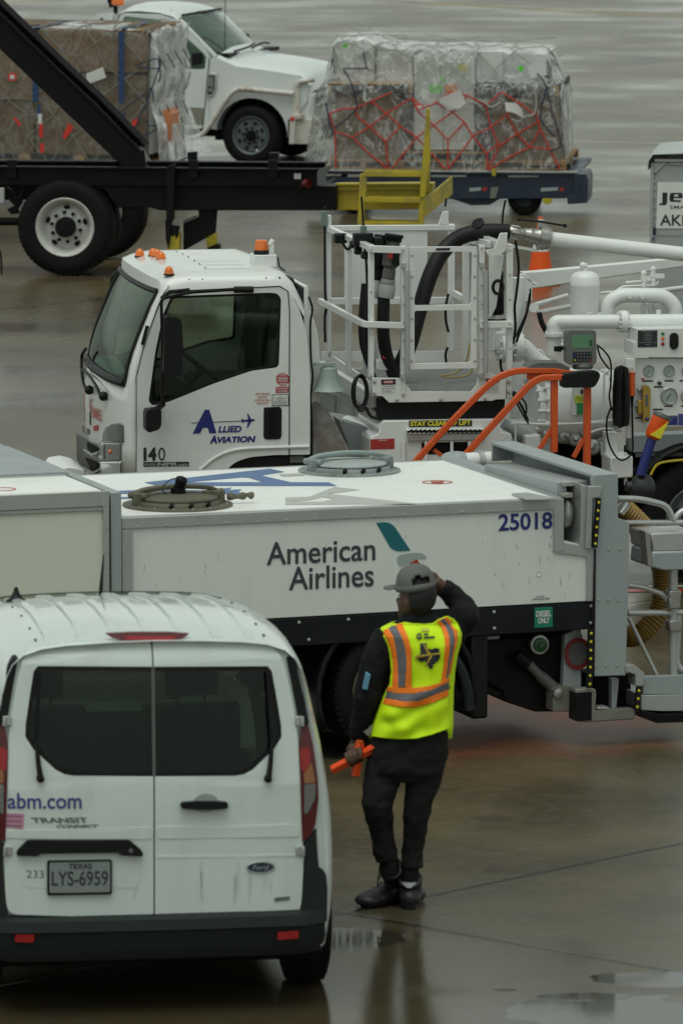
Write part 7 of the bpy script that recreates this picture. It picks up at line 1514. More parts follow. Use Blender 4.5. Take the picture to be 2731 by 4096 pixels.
for y, ax_ in ((-.06, (0, -1, 0)), (PW + .06, (0, 1, 0))):
    for dx_ in (0, -4.2): wheel(pk, wc + V(dx_, y, 0), .405, .26, .245, RIMG, ax=ax_, holes=8, dish=.02, hub=.3, nuts=8)
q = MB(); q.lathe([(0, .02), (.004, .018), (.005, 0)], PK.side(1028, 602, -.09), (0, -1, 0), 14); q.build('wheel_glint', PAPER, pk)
pan(PK, [(700, 425), (815, 432), (812, 500), (700, 495)], -.004, .004, 'dirty_sill', mat('road_dirt', (.22, .21, .17), .7), pk, bevel=0); q = MB(); q.tube([PK.side(*p, -.003) for p in p2([(468, 450), (455, 560), (440, 740), (430, 850), (412, 1010)])], .006, 6); q.build('door_seam', BLACK, pk)
q = MB(); q.tube(bend([PK.side(*p, -.10) for p in p2([(300, 1085), (400, 1070), (480, 970), (660, 690), (1125, 735)])], .15), .036, 12); q.build('pipe_guard', mat('rusty_white_paint', (.60, .58, .52), .5, dirt=.7, dirt_col=(.22, .12, .06), dscale=5, lo=.5, hi=.66), pk)
bd = pan(PK, p2([(460, 572), (525, 575), (518, 700), (490, 760), (440, 762), (452, 740), (458, 640)]), -.05, .03, 'wing_badge', CHROME, pk, bevel=.004); pan(PK, p2([(460, 590), (508, 592), (504, 690), (484, 740), (450, 742)]), -.056, .006, 'badge_inset', INK, bd); 
a, b, c_ = (PK.side(*p, -.06) for p in p2([(498, 606), (486, 715), (462, 604)])); lettering('F550', (a, b, c_), GREYINK, bd, lift=.0, bold=.03) if False else lettering('F-550', (PK.side(*p2([(497, 715)])[0], -.06), PK.side(*p2([(497, 605)])[0], -.06), PK.side(*p2([(460, 715)])[0], -.06)), GALV, bd, lift=.0, bold=.03)
pan(PK, p2([(205, 715), (222, 710), (264, 782), (202, 765)]), -.004, .004, 'red_emblem', RED, pk, bevel=0)
q = MB(); m0 = PK.side(838, 250, -.05); q.box(tuple(PK.side(715, 262, -.42)), tuple(PK.side(800, 130, -.25))) if False else None
for pts in ([(255, 335), (290, 330), (300, 400), (310, 500), (260, 520)], [(325, 420), (395, 410), (410, 440), (400, 500), (330, 520)]): pan(PK, p2(pts), -.02, .05, 'inner_mirror', BLACK, pk, bevel=.01)
q = MB(); q.tube(smooth_path([V(b_.x + .22, .15, b_.z + .07), V(b_.x + .26, .6, b_.z + .10), V(b_.x + .24, 1.0, b_.z + .13)]), .016, 6); q.tube(smooth_path([V(b_.x + .30, .7, b_.z + .09), V(b_.x + .30, 1.2, b_.z + .13), V(b_.x + .24, 1.7, b_.z + .10)]), .016, 6); q.bar(V(b_.x + .1, .05, b_.z + .02), V(b_.x + .25, PW - .05, b_.z + .02), .16, .05); q.build('wiper', BLACK, pk)
q = MB(); mm = PK.side(970, 150, PW + .1); q.box((mm.x - .06, PW + .02, mm.z - .1), (mm.x + .06, PW + .25, mm.z + .05)); q.build('far_mirror', BLACK, pk, bevel=.02)
MB().tube([PK.side(899, 225, .3), PK.side(901, -20, .3)], .006, 6).build('radio_aerial', BLACK, pk)
for a, b, y in ((683, 50, .2), (740, 44, .8), (763, 42, .95), (778, 39, 1.1), (790, 36, 1.6)): MB().lathe([(0, .05), (.02, .045), (.04, .02), (.045, 0)], PK.side(a, b + 4, y), (0, 0, 1), 12).build('roof_light', AMBER, pk)
rk = pan(PK, [(378, 66), (390, 57), (450, 52), (450, 95), (378, 98)], .2, .1, 'headache_rack', PKW, pk); pan(PK, [(402, 72), (412, 72), (412, 96), (402, 98)], .19, .12, 'rack_gap', BLACK, rk)
q = MB(); q.cyl(PK.side(463, 55, .4), PK.side(463, 20, .4), .03, 10); q.bar(PK.side(452, 28, .4), PK.side(432, -30, .4), .09, .06); q.build('beacon_post', BLACKP, pk); MB().lathe([(0, .07), (.02, .09), (.06, .09), (.08, .08), (.2, .075), (.25, 0)], PK.side(472, 22, .4), (0, 0, 1), 16).build('beacon', AMBER, pk)
q = MB(); q.box((c0 := S_([(300, 400)])[0].x - 3.0, .1, .55), (S_([(455, 400)])[0].x, PW - .1, .95)); q.build('flat_bed', PKW, pk, bevel=.02); q = MB(); q.box((c0, .4, .35), (wc.x + .9, PW - .4, .6)); q.build('chassis', DARK, pk)
q = MB(); q.box((S_([(480, 400)])[0].x, .08, .7), (S_([(820, 400)])[0].x, PW - .08, 1.12)); q.build('cabin_inside', SEAT, pk)
for y in (.45, 1.45): q = MB(); s0 = S_([(560, 300)])[0].x; q.box((s0, y - .25, .9), (s0 + .15, y + .25, 1.6)); q.box((s0 + .02, y - .12, 1.65), (s0 + .1, y + .12, 1.85)); q.build('seat', SEAT, pk, bevel=.04)
q = MB(); sw = V(b_.x - .45, 1.42, b_.z + .05); d_, a_, e_ = basis((-.6, 0, -.8)); q.tube([sw + (a_ * math.cos(t * .3) + e_ * math.sin(t * .3)) * .2 for t in range(22)], .018, 6); q.build('steering_wheel', BLACK, pk)
# white push-bumper rig at its nose
def bp_(pts, y, th, nm, m=None): return pan(PK, p2(pts), y, th, nm, m or PKW, pk, bevel=.006)
RUSTW = bpy.data.materials['rusty_white_paint']
bp_([(1100, 900), (1190, 900), (1190, 935), (1140, 935), (1130, 1130), (1088, 1130), (1095, 940)], -.15, .2, 'bumper_post', RUSTW); bp_([(1140, 930), (1270, 935), (1255, 1130), (1135, 1130)], -.10, 2.0, 'bumper_block', RUSTW); bp_([(1125, 655), (1165, 650), (1170, 905), (1120, 905)], -.08, .08, 'guard_post', RUSTW); bp_([(1195, 670), (1225, 670), (1220, 910), (1190, 910)], .2, .08, 'guard_post', RUSTW)
q = MB(); q.tube(bend([PK.side(*p, -.06) for p in p2([(1150, 680), (1170, 640), (1290, 628)])], .08), .03, 10); q.build('guard_rail', RUSTW, pk); bp_([(1135, 650), (1160, 640), (1160, 690), (1132, 690)], -.05, .05, 'side_lamp', GREYL); bp_([(1100, 918), (1132, 918), (1130, 948), (1096, 948)], -.16, .02, 'red_marker', TAGRED)

# ------------------------------------------------------------------ freight container at the right edge
_o3 = at_depth(2600, 900, 56.8); _o3.z = 0
U = Frame(_o3, R(-8))
uc = thing('freight_container', U, 'grey metal air freight container lettered in black at the right edge', 'container')
u6 = lambda l: [(2380 + x * .2551, 520 + y * .2551) for x, y in l]
def up_(pts, y, th, nm, m, **k): return pan(U, pts, y, th, nm, m, uc, **k)
bodyc = U.S([(2600, 648), (2990, 652), (2990, 1110), (2592, 1110)]); zc1 = bodyc[0].z
MB().prism([V(bodyc[0].x, 0, zc1), V(bodyc[0].x + 1.56, 0, zc1), V(bodyc[0].x + 1.56, 0, zc1 - 1.55), V(bodyc[0].x, 0, zc1 - 1.55)], (0, 1.5, 0)).build('container_body', mat('container_panel', (.36, .39, .38), .45, .15, dirt=.3, dirt_col=(.26, .28, .27), dscale=3, rvar=.08), uc, bevel=.01)
up_(u6([(968, 820), (1700, 822), (1700, 1545), (945, 1545)]), -.006, .005, 'white_panel', PANEL, bevel=.001); up_(u6([(862, 505), (917, 505), (895, 1900), (845, 1900)]), -.02, .03, 'corner_post', ALU); up_(u6([(918, 795), (950, 795), (930, 1900), (898, 1900)]), -.012, .012, 'rivet_strip', ALU); up_(u6([(918, 512), (1098, 512), (1098, 525), (950, 680), (918, 680)]), -.014, .013, 'corner_plate', ALU); up_(u6([(1150, 515), (1700, 520), (1700, 558), (1150, 548)]), -.014, .013, 'top_strip', ALU); up_(u6([(918, 447), (1700, 452), (1700, 505), (918, 503)]), -.03, .05, 'top_rail', GALV)
q = MB()
for a, b in [(988, 524), (1076, 524), (938, 572), (937, 660), (1178, 528), (1296, 532), (935, 815), (930, 935), (928, 1054), (926, 1210), (920, 1352), (1400, 535)]: q.lathe([(0, .012), (.008, .009), (.01, 0)], U.side(*u6([(a, b)])[0], -.0145), (0, -1, 0), 8)
q.each('rivet', GALV, uc)
x0c = bodyc[0].x; q = MB(); prof = [V(x0c - .02, -.04, zc1 - .06), V(x0c - .02, -.045, zc1 + .02), V(x0c + .02, -.04, zc1 + .075), V(x0c + .3, .0, zc1 + .085), V(x0c + 1.6, 0, zc1 + .08)]
rows = [[p + V(.06 * max(0, y - .4) if i == 2 else 0, y, 0.04 * math.sin(y * 2.1) if i > 1 else 0) for i, p in enumerate(prof)] for y in [0, .3, .6, .9, 1.2, 1.5]]; q.grid(wrinkled(rows, .012, 4)); q.build('canvas_cover', mat('grey_canvas', (.42, .45, .44), .7, bump=.2, bscale=12), uc, solid=.01, angle=60); up_(u6([(880, 460), (915, 430), (1000, 418), (1700, 446), (1700, 455), (920, 450), (918, 495), (870, 510), (858, 575), (832, 575), (845, 510)]), -.05, .03, 'cover_edge', BLACK)
def uw(body, x0, y0, x1, y1, m, **k): a = u6([(x0, y0), (x1, y1)]); return words(U, body, a[0][0], a[0][1], a[1][0], a[1][1], -.007, m, uc, **k)
for pts, hs in (([(1048, 980), (1125, 982), (1122, 1140), (1100, 1178), (998, 1176), (1000, 1150), (1045, 1148)], []), ([(1185, 985), (1345, 985), (1366, 1010), (1362, 1070), (1225, 1068), (1225, 1098), (1338, 1102), (1335, 1130), (1180, 1126), (1158, 1100), (1162, 1010)], [[(1235, 1010), (1298, 1012), (1296, 1046), (1232, 1046)]])): MB().prism(U.S(u6(pts), -.008), (0, .002, 0), [U.S(u6(h), -.008) for h in hs]).build('lettering', INK, uc)
uw('SMA', 1165, 1232, 1400, 1180, GREYINK, bold=.005); uw('AKE', 1010, 1494, 1462, 1325, INK, bold=.012)
up_(u6([(893, 1522), (940, 1525), (942, 1640), (925, 1660), (893, 1620)]), -.02, .012, 'blue_strap', BLUEST); up_(u6([(893, 1680), (925, 1690), (885, 1775), (850, 1775)]), -.02, .012, 'blue_strap', BLUEP)
q = MB()
for y_ in (1545, 1655): q.tube([U.side(*u6([(960, y_)])[0], -.004), U.side(*u6([(1700, y_ + 4)])[0], -.004)], .002, 4)
q.each('panel_seam', GREYP, uc)
d4 = thing('container_dolly', U, 'low grey dolly under the lettered freight container', 'dolly'); q = MB(); q.box((x0c - .1, -.05, zc1 - 1.69), (x0c + 1.7, 1.6, zc1 - 1.56)); q.build('deck', GREYP, d4, bevel=.01)
for xx in (.15, 1.4):
    for y in (.0, 1.4): wheel(d4, V(x0c + xx, y, .18), .18, .12, .09, RIMG, holes=0, nuts=4)
# ------------------------------------------------------------------ traffic cone
_o4 = ground(2160, 1138); CN = Frame(_o4, R(12))
cn = thing('traffic_cone', CN, 'orange traffic cone with white collar behind the boom pipe', 'cone')
q = MB(); q.box((-.18, -.18, 0), (.18, .18, .03)); q.build('base', CONE, cn, bevel=.01); hgt = CN.side(2160, 868).z
MB().lathe([(.03, .145), (hgt * .50, .093)], (0, 0, 0), (0, 0, 1), 28).build('cone_body', CONE, cn); MB().lathe([(hgt * .50, .0925), (hgt * .68, .061)], (0, 0, 0), (0, 0, 1), 28).build('white_collar', WHITEINK, cn); MB().lathe([(hgt * .68, .061), (hgt - .03, .030), (hgt, .022), (hgt, 0)], (0, 0, 0), (0, 0, 1), 28).build('cone_tip', CONE, cn)
# ------------------------------------------------------------------ marshaller in a hi-vis vest, seen from behind
_o5 = ground(1628, 3638); PM = Frame(_o5, 0)
ps = thing('person', PM, 'person in yellow hi-vis vest and grey cap, right hand raised to the cap', 'person')
SKIN = mat('brown_skin', (.085, .040, .022), .5, dirt=.2, dirt_col=(.05, .022, .012), dscale=14); HAIR = mat('black_hair', (.006, .005, .005), .6, bump=.5, bscale=160)
JACKET = mat('black_jacket_cloth', (.006, .006, .007), .8, spec=.25, dirt=.3, dirt_col=(.014, .013, .012), dscale=9, bump=.25, bscale=18); TROUS = mat('black_trouser_cloth', (.013, .013, .012), .85, spec=.25, dirt=.15, dirt_col=(.022, .0215, .02), dscale=7, bump=.15, bscale=60)
VEST = mat('hi_vis_yellow_cloth', (.68, .98, .0), .7, dirt=.2, dirt_col=(.42, .68, .0), dscale=5, bump=.25, bscale=9); VORANGE = mat('hi_vis_orange_tape', (1.0, .22, .01), .6); VGREY = mat('reflective_tape', (.17, .17, .185), .4, .3)
CAPM = mat('grey_cap_cloth', (.115, .118, .112), .85, dirt=.35, dirt_col=(.08, .08, .076), dscale=16, bump=.2, bscale=120); BOOT = mat('black_boot_leather', (.010, .011, .010), .5, dirt=.3, dirt_col=(.022, .022, .02), dscale=12); SOCK = mat('white_sock', (.6, .6, .62), .8)
WAND = mat('orange_wand_plastic', (.95, .085, .01), .35, coat=.3)
def J(px, py, y=0.0): return PM.side(px, py, y)
def blend(mb, nm, m, vox, smooth=4, par=None, fold=None):
    """overlapping volumes merged into one continuous skin"""
    o = mb.build(nm, m, par or ps, angle=180); r = o.modifiers.new('remesh', 'REMESH'); r.mode = 'VOXEL'; r.voxel_size = vox; r.use_smooth_shade = True
    if smooth: k = o.modifiers.new('smooth', 'SMOOTH'); k.factor = .5; k.iterations = smooth
    if fold:
        tx = bpy.data.textures.new('cloth_folds', 'CLOUDS'); tx.noise_scale = fold[1]; tx.noise_depth = 2; k = o.modifiers.new('folds', 'DISPLACE'); k.texture = tx; k.strength = fold[0]; k.mid_level = .5
    return o
def ell(mb, rings, n=28):
    """torso-like volume from rings (centre, half width, half depth)"""
    rows = []
    for c, a, b in rings: rows.append([c + V(math.copysign(abs(math.cos(t)) ** .85, math.cos(t)) * a, math.copysign(abs(math.sin(t)) ** .85, math.sin(t)) * b, 0) for t in [2 * math.pi * k / n for k in range(n)]])
    mb.grid(rows, closed=True); k = len(mb.v); mb.f += [tuple(range(k - n, k)), tuple(reversed(range(k - n * len(rows), k - n * len(rows) + n)))]; return mb
def ring(py, x0, x1, b, y=0.0): a, c = J(x0, py, y), J(x1, py, y); return ((a + c) / 2, (c.x - a.x) / 2, b)
# trousers
q = MB()
ell(q, [ring(2880, 1500, 1790, .125), ring(2950, 1482, 1796, .135), ring(3020, 1472, 1790, .14), ring(3080, 1470, 1775, .135), ring(3120, 1480, 1760, .10)])
def leg(pts, rs): q.tube(smooth_path([J(a, b, y) for a, b, y in pts], 5), [rs[min(int(i / 5), len(rs) - 2)] + (rs[min(int(i / 5), len(rs) - 2) + 1] - rs[min(int(i / 5), len(rs) - 2)]) * ((i % 5) / 5) if i < 5 * (len(rs) - 1) else rs[-1] for i in range(5 * (len(pts) - 1) + 1)], 18)
leg([(1560, 3000, 0), (1530, 3110, -.01), (1510, 3215, -.04), (1523, 3310, .0), (1537, 3400, .02), (1545, 3440, .03)], [.115, .098, .082, .065, .058, .056])
leg([(1700, 3000, 0), (1694, 3110, 0), (1670, 3215, -.01), (1660, 3310, .01), (1650, 3400, .03), (1650, 3466, .03)], [.115, .096, .074, .063, .056, .056])
for (a, b, y), r in (((1545, 3430, .03), .060), ((1650, 3460, .03), .060), ((1540, 3405, .02), .062), ((1512, 3215, -.04), .085)): q.lathe([(-.02, r * .9), (0, r), (.02, r * .9)], J(a, b, y), (0, 0, 1), 18)
tr_ = blend(q, 'trousers', TROUS, .009, 4, fold=(.022, .07))
# jacket
q = MB()
ell(q, [ring(2930, 1495, 1790, .12), ring(2820, 1530, 1795, .118), ring(2720, 1552, 1800, .118), ring(2620, 1545, 1815, .12), ring(2560, 1540, 1815, .112), ring(2515, 1555, 1798, .09), ring(2480, 1590, 1775, .08), ring(2452, 1605, 1740, .068)])
def limb(pts, rs, n=16):
    p = smooth_path([J(*t) for t in pts], 6); m = len(p) - 1; q.tube(p, [lerp_t([(k / (len(rs) - 1), r) for k, r in enumerate(rs)], i / m) for i in range(m + 1)], n)
limb([(1560, 2545, 0), (1515, 2620, -.01), (1485, 2720, -.02), (1468, 2800, -.02), (1448, 2880, .02), (1432, 2950, .05)], [.088, .082, .074, .068, .060, .053])
limb([(1765, 2545, .05), (1822, 2515, .10), (1862, 2470, .13), (1848, 2425, .17), (1800, 2375, .16), (1765, 2345, .14)], [.080, .078, .070, .064, .056, .05])
for (a, b, y), r in (((1468, 2790, -.02), .076), ((1478, 2750, -.02), .075), ((1858, 2465, .10), .078)): q.ball(J(a, b, y), r, 12)
q.lathe([(0, .075), (.04, .072), (.05, .066)], J(1668, 2470, .01), (0, 0, 1), 22)
jk = blend(q, 'jacket', JACKET, .009, 3, fold=(.022, .065))
MB().lathe([(0, .070), (.035, .066)], J(1668, 2462, .01), (0, 0, 1), 24, cap=False).build('shirt_collar', mat('navy_collar', (.008, .012, .03), .8), jk, solid=.008)
sl_ = [J(a, b, -.115) for a, b in g1([(392, 1300), (440, 1325), (408, 1475), (355, 1462)])]; MB().prism([p + V(0, 0, 0) for p in sl_], (0, .05, 0)).build('arm_badge', mat('pale_blue_badge', (.12, .30, .42), .4), jk, bevel=.004)
# head, neck, torso and hands: one body
hc = J(1665, 2385, .0)
q = MB()
q.ball(hc + V(0, .0, .0), .098, 22, (.90, 1.02, 1.18)); q.ball(hc + V(-.035, .03, -.055), .07, 16, (.9, 1, 1)); q.tube([hc + V(.0, -.01, -.04), J(1672, 2475, .01), J(1675, 2560, .01)], [.060, .058, .08], 18)
f_ = hc + V(-.078, .05, 0)                                             # the face turns to the left and away
q.ball(f_ + V(-.012, .008, -.03), .014, 10, (1.2, .9, 1.3)); q.ball(f_ + V(-.004, .005, -.068), .016, 10, (.9, 1.1, .55)); q.ball(f_ + V(.0, .005, -.084), .017, 10); q.ball(f_ + V(.004, .0, -.105), .022, 10); q.ball(f_ + V(.0, -.005, .012), .016, 10, (.8, 1.4, .7)); q.ball(f_ + V(.002, -.01, -.045), .026, 10)
ear = hc + V(-.052, -.072, -.03); q.ball(ear, .030, 12, (.55, .45, 1.05)); q.ball(ear + V(.004, 0, -.022), .014, 8)
ell(q, [ring(2900, 1540, 1750, .09), ring(2700, 1580, 1770, .09), ring(2560, 1570, 1790, .09), ring(2500, 1630, 1740, .06)])
limb([(1570, 2550, 0), (1515, 2620, -.01), (1468, 2800, -.02), (1432, 2950, .05), (1424, 2975, .055)], [.05, .05, .04, .034, .031]); limb([(1765, 2545, .05), (1822, 2515, .10), (1862, 2470, .13), (1848, 2425, .17), (1800, 2375, .16), (1765, 2345, .14), (1738, 2323, .13)], [.05, .05, .045, .04, .036, .033, .03])
# left hand round the wands: palm, four unequal fingers, thumb
wr = J(1424, 2972, .05); pc = J(1405, 3010, .03)
q.ball(pc, .042, 14, (.55, .8, 1.1)); q.tube([wr, pc], [.03, .034], 12)
W0, W1 = J(1328, 3080, -.02), J(1532, 2972, -.06); wd = (W1 - W0).normalized(); cw = W0 + wd * ((J(1415, 3032, -.03) - W0).dot(wd)); u_ = wd.cross(V(0, 1, 0)).normalized(); v_ = wd.cross(u_)
if u_.z < 0: u_ = -u_
for i, (off, ln, r) in enumerate(((.036, 1.0, .0095), (.014, 1.08, .0100), (-.008, 1.02, .0098), (-.029, .86, .0086))):
    c_ = cw + wd * off; a0 = 200; pts = [c_ + V(-.0, .02, .0) * 0 + (u_ * math.cos(R(a)) + V(0, -1, 0) * math.sin(R(a))) * (.034 + .002 * k) for k, a in enumerate([a0 - 235 * ln * t / 6 - 60 for t in range(7)])]
    q.tube([pc + wd * off * .8] + pts, [r * 1.15] + [r * (1.08 - .04 * k) for k in range(7)], 10)
q.tube(smooth_path([pc + V(.012, -.01, .02), cw + wd * .055 + u_ * .036 + V(0, -.012, 0), cw + wd * .040 + V(0, -.042, .008), cw + wd * .030 - u_ * .012 + V(0, -.046, 0)], 4), [.013] * 6 + [.0115] * 4 + [.010] * 3, 10)
# right hand at the brim
ph = J(1725, 2312, .13); q.ball(ph, .04, 12, (1, .5, .9))
for i, (dz, ln) in enumerate(((.030, .070), (.012, .078), (-.006, .073), (-.022, .060))): q.tube(smooth_path([ph + V(-.02, 0, dz * .8), ph + V(-.055, .0, dz), ph + V(-.055 - ln * .4, -.006, dz - .004), ph + V(-.055 - ln * .75, -.016, dz - .012)], 3), [.0105] * 4 + [.0098] * 3 + [.009] * 3, 8)
q.tube([ph + V(.0, -.01, -.03), ph + V(-.03, -.03, -.045), ph + V(-.055, -.034, -.04)], [.013, .011, .0095], 8)
bd_ = blend(q, 'body', SKIN, .0065, 2)
for s_ in (0,): MB().ball(f_ + V(-.004, -.006, -.004), .011, 10).build('eye', WHITEINK, bd_)
MB().ball(f_ + V(-.011, -.007, -.004), .0055, 8).build('iris', INK, bd_)
# hair and cap
q = MB(); q.ball(hc + V(.010, -.012, .012), .104, 26, (.92, 1.0, 1.12)); h_ = q
h_.v = [p for p in h_.v]; hr = MB(); hz0 = hc.z - .075
bmh = bmesh.new(); vs_ = [bmh.verts.new(p) for p in h_.v]
for f in h_.f:
    try: bmh.faces.new([vs_[i] for i in f])
    except ValueError: pass
bmesh.ops.remove_doubles(bmh, verts=bmh.verts, dist=1e-5)
for co, no in ((V(0, 0, hz0), V(.25, .25, -1)), (hc + V(-.045, -.0, 0), V(-1, -.05, -.12)), (hc + V(0, .06, 0), V(-.5, 1, 0))): bmesh.ops.bisect_plane(bmh, geom=bmh.verts[:] + bmh.edges[:] + bmh.faces[:], plane_co=co, plane_no=no, clear_outer=True)
bmesh.ops.holes_fill(bmh, edges=bmh.edges); bmh.verts.index_update(); hr.add([v.co for v in bmh.verts], [tuple(v.index for v in f.verts) for f in bmh.faces]); bmh.free()
hr.build('hair', HAIR, ps)
cc_ = J(1662, 2335, .0); rows = []; ax1 = V(-.10, 0, 1).normalized()
capt = Matrix.Rotation(R(-7), 3, 'Y')
for t in range(0, 11):
    a = math.pi / 2 * t / 10; rr = math.cos(a) ** .75; hh = math.sin(a)
    row = []
    for k in range(36):
        th = 2 * math.pi * k / 36; p = V(math.cos(th) * .101 * rr, math.sin(th) * .114 * rr, hh * .108 - .008); row.append(cc_ + capt @ p)
    rows.append(row)
ops = [k for k in range(36) if -math.pi / 2 - .52 < ((2 * math.pi * k / 36 + math.pi) % (2 * math.pi)) - math.pi < -math.pi / 2 + .62]
q = MB(); m = 36; vs_ = [p for r in rows for p in r]; fs_ = []
for i in range(10):
    for k in range(36):
        if k in [(j + 1) % 36 for j in ops] and 1 <= i <= 2 + (1 if k in ops[2:-2] else 0): continue
        fs_.append((i * m + k, i * m + (k + 1) % m, (i + 1) * m + (k + 1) % m, (i + 1) * m + k))
q.add(vs_, fs_); cp_ = q.build('cap', CAPM, ps, solid=.006, angle=180)
q = MB(); q.grid([[p + V(0, 0, -.018) for p in rows[0]], [p + V(0, 0, .012) for p in rows[0]]], closed=True); q.build('cap_band', CAPM, cp_, solid=.008)
br = []
for s_ in range(-5, 6): a = R(180 + s_ * 9 - 28); e_ = cc_ + capt @ V(math.cos(a) * .099, math.sin(a) * .112, -.012); d_ = V(math.cos(R(152)), math.sin(R(152)), 0); ln = .075 * (1 - (s_ / 6.2) ** 2) ** .5; br.append([e_, e_ + V(-ln * .6, ln * .25, -.001), e_ + V(-ln, ln * .45, -.006)])
MB().grid(br).build('cap_brim', CAPM, cp_, solid=.006, angle=180); MB().ball(cc_ + V(-.012, 0, .102), .008, 8).build('cap_button', CAPM, cp_)
# vest
VR = [ring(2952, 1486, 1797, .150), ring(2900, 1494, 1800, .148), ring(2840, 1515, 1800, .145), ring(2760, 1545, 1802, .140), ring(2680, 1556, 1808, .138), ring(2620, 1556, 1818, .138), ring(2570, 1540, 1832, .136), ring(2535, 1524, 1835, .126), ring(2512, 1535, 1826, .112), ring(2492, 1575, 1805, .092)]
VR = sorted(VR, key=lambda r: r[0].z)
def vring(z):
    for a, b in zip(VR, VR[1:]):
        if z <= b[0].z: t = max(0, (z - a[0].z) / (b[0].z - a[0].z)); return a[0].x + (b[0].x - a[0].x) * t, a[1] + (b[1] - a[1]) * t, a[2] + (b[2] - a[2]) * t
    return VR[-1][0].x, VR[-1][1], VR[-1][2]
def vfold(x, z):
    n = mnoise.noise(Vector((x * 7 + z * 3, 1.3, z * 7 - x * 2))); low = max(0, min(1, (1.28 - z) / .3))
    return .013 * n + .010 * low * math.sin((z - x * .55) * 46 + 2 * n) + .006 * math.sin(x * 34 + z * 9 + 3 * n)
def vest_y(x, z, off=0):
    cx_, a, b = vring(z); u = min(abs((x - cx_) / (a + .012)), .985); k = (1 - u ** 2.35) ** (1 / 2.35); return -(b + .010 + off) * k - vfold(x, z) * k
def on_vest(off):
    def f(px, py):
        y = -.1
        for _ in range(4): p = J(px, py, y); y = vest_y(p.x, p.z, off)
        p = J(px, py, y); return p
    return f
back = g1([(450, 1918), (500, 1925), (700, 1945), (880, 1940), (1020, 1905), (1190, 1845), (1203, 1835), (1195, 1700), (1185, 1600), (1190, 1480), (1200, 1340), (1245, 1130), (1285, 990), (1300, 900), (1278, 830), (1230, 780), (1180, 758), (1150, 766), (1075, 800), (1040, 825), (960, 833), (850, 828), (765, 815), (700, 832), (600, 862), (535, 885), (512, 900), (525, 950), (565, 1020), (610, 1110), (636, 1200), (640, 1300), (625, 1420), (590, 1480), (560, 1545), (525, 1640), (490, 1760)])
vb = patch_px(back, on_vest(0), 6).build('vest', VEST, ps, solid=.008, angle=180)
# front half of the vest, wrapping round the chest
rows = []
for c_, a, b in VR: rows.append([V(c_.x + math.cos(t) * (a + .012 - .022 * max(0, -math.sin(t)) / .31), math.sin(t) * (b + .012), c_.z) for t in [-.32 + (math.pi + .64) * k / 20 for k in range(21)]])
MB().grid(rows).build('vest_front', VEST, vb, solid=.008, angle=180)
MB().grid([[J(a, b, y) for a, b, y in l] for l in ([(1514, 2522, -.03), (1498, 2552, .04), (1488, 2582, .09)], [(1520, 2530, -.03), (1506, 2556, .04), (1494, 2586, .09)])]).build('arm_binding', LIME, vb, solid=.004)
def strip(l, m_, nm, off=.004): return patch_px(g1(l), on_vest(off + .007), 6).build(nm, m_, vb, solid=.003, angle=180)
strip([(540, 886), (605, 862), (660, 960), (690, 1100), (702, 1250), (706, 1445), (645, 1442), (655, 1300), (650, 1180), (630, 1070), (585, 960)], VORANGE, 'orange_tape'); strip([(605, 862), (675, 842), (740, 960), (775, 1080), (787, 1200), (770, 1446), (706, 1445), (702, 1250), (690, 1100), (660, 960)], VGREY, 'grey_tape'); strip([(675, 842), (740, 825), (800, 960), (828, 1080), (834, 1452), (770, 1446), (787, 1200), (775, 1080), (740, 960)], VORANGE, 'orange_tape')
strip([(1075, 803), (1105, 795), (1160, 860), (1195, 950), (1202, 1060), (1180, 1230), (1162, 1385), (1116, 1402), (1140, 1250), (1158, 1060), (1150, 950), (1120, 870)], VORANGE, 'orange_tape'); strip([(1105, 795), (1140, 780), (1190, 830), (1235, 900), (1250, 1000), (1230, 1110), (1200, 1240), (1190, 1340), (1162, 1385), (1180, 1230), (1202, 1060), (1195, 950), (1160, 860)], VGREY, 'grey_tape'); strip([(1140, 780), (1168, 764), (1238, 826), (1276, 900), (1276, 990), (1240, 1130), (1212, 1300), (1190, 1340), (1200, 1240), (1230, 1110), (1250, 1000), (1235, 900), (1190, 830)], VORANGE, 'orange_tape')
strip([(610, 1440), (740, 1450), (850, 1452), (1000, 1432), (1118, 1400), (1198, 1350), (1194, 1392), (1030, 1470), (850, 1507), (700, 1505), (592, 1482)], VORANGE, 'orange_tape', .006); strip([(592, 1482), (700, 1505), (850, 1507), (1030, 1470), (1194, 1392), (1190, 1466), (1050, 1520), (900, 1580), (760, 1582), (556, 1548)], VGREY, 'grey_tape', .006); strip([(556, 1548), (760, 1582), (900, 1580), (1050, 1520), (1190, 1466), (1188, 1528), (1050, 1588), (880, 1640), (740, 1637), (532, 1602)], VORANGE, 'orange_tape', .006)
tx_ = strip([(915, 1020), (975, 1018), (985, 1072), (1030, 1080), (1060, 1065), (1098, 1072), (1108, 1150), (1090, 1190), (1042, 1225), (1036, 1262), (1005, 1266), (985, 1222), (960, 1182), (935, 1205), (905, 1190), (890, 1165), (920, 1115)], INK, 'back_emblem', .005)
for l in ([(945, 1030), (970, 1040), (1000, 1100), (1030, 1125), (1015, 1145), (985, 1120), (965, 1085)], [(865, 1155), (900, 1130), (960, 1128), (1020, 1122), (1105, 1110), (1105, 1128), (1030, 1140), (960, 1148), (890, 1165), (880, 1190)], [(1018, 1135), (1030, 1150), (1000, 1200), (962, 1250), (955, 1245), (985, 1195)]): strip(l, mat('gold_print', (.42, .30, .04), .5), 'emblem_plane', .008)
strip([(908 + 29 * math.cos(t * .35), 951 + 30 * math.sin(t * .35)) for t in range(18)], INK, 'round_emblem', .005)
for l in ([(948, 925), (995, 924), (995, 938), (948, 940)], [(950, 958), (1055, 950), (1055, 966), (950, 974)]): strip(l, INK, 'small_print', .005)
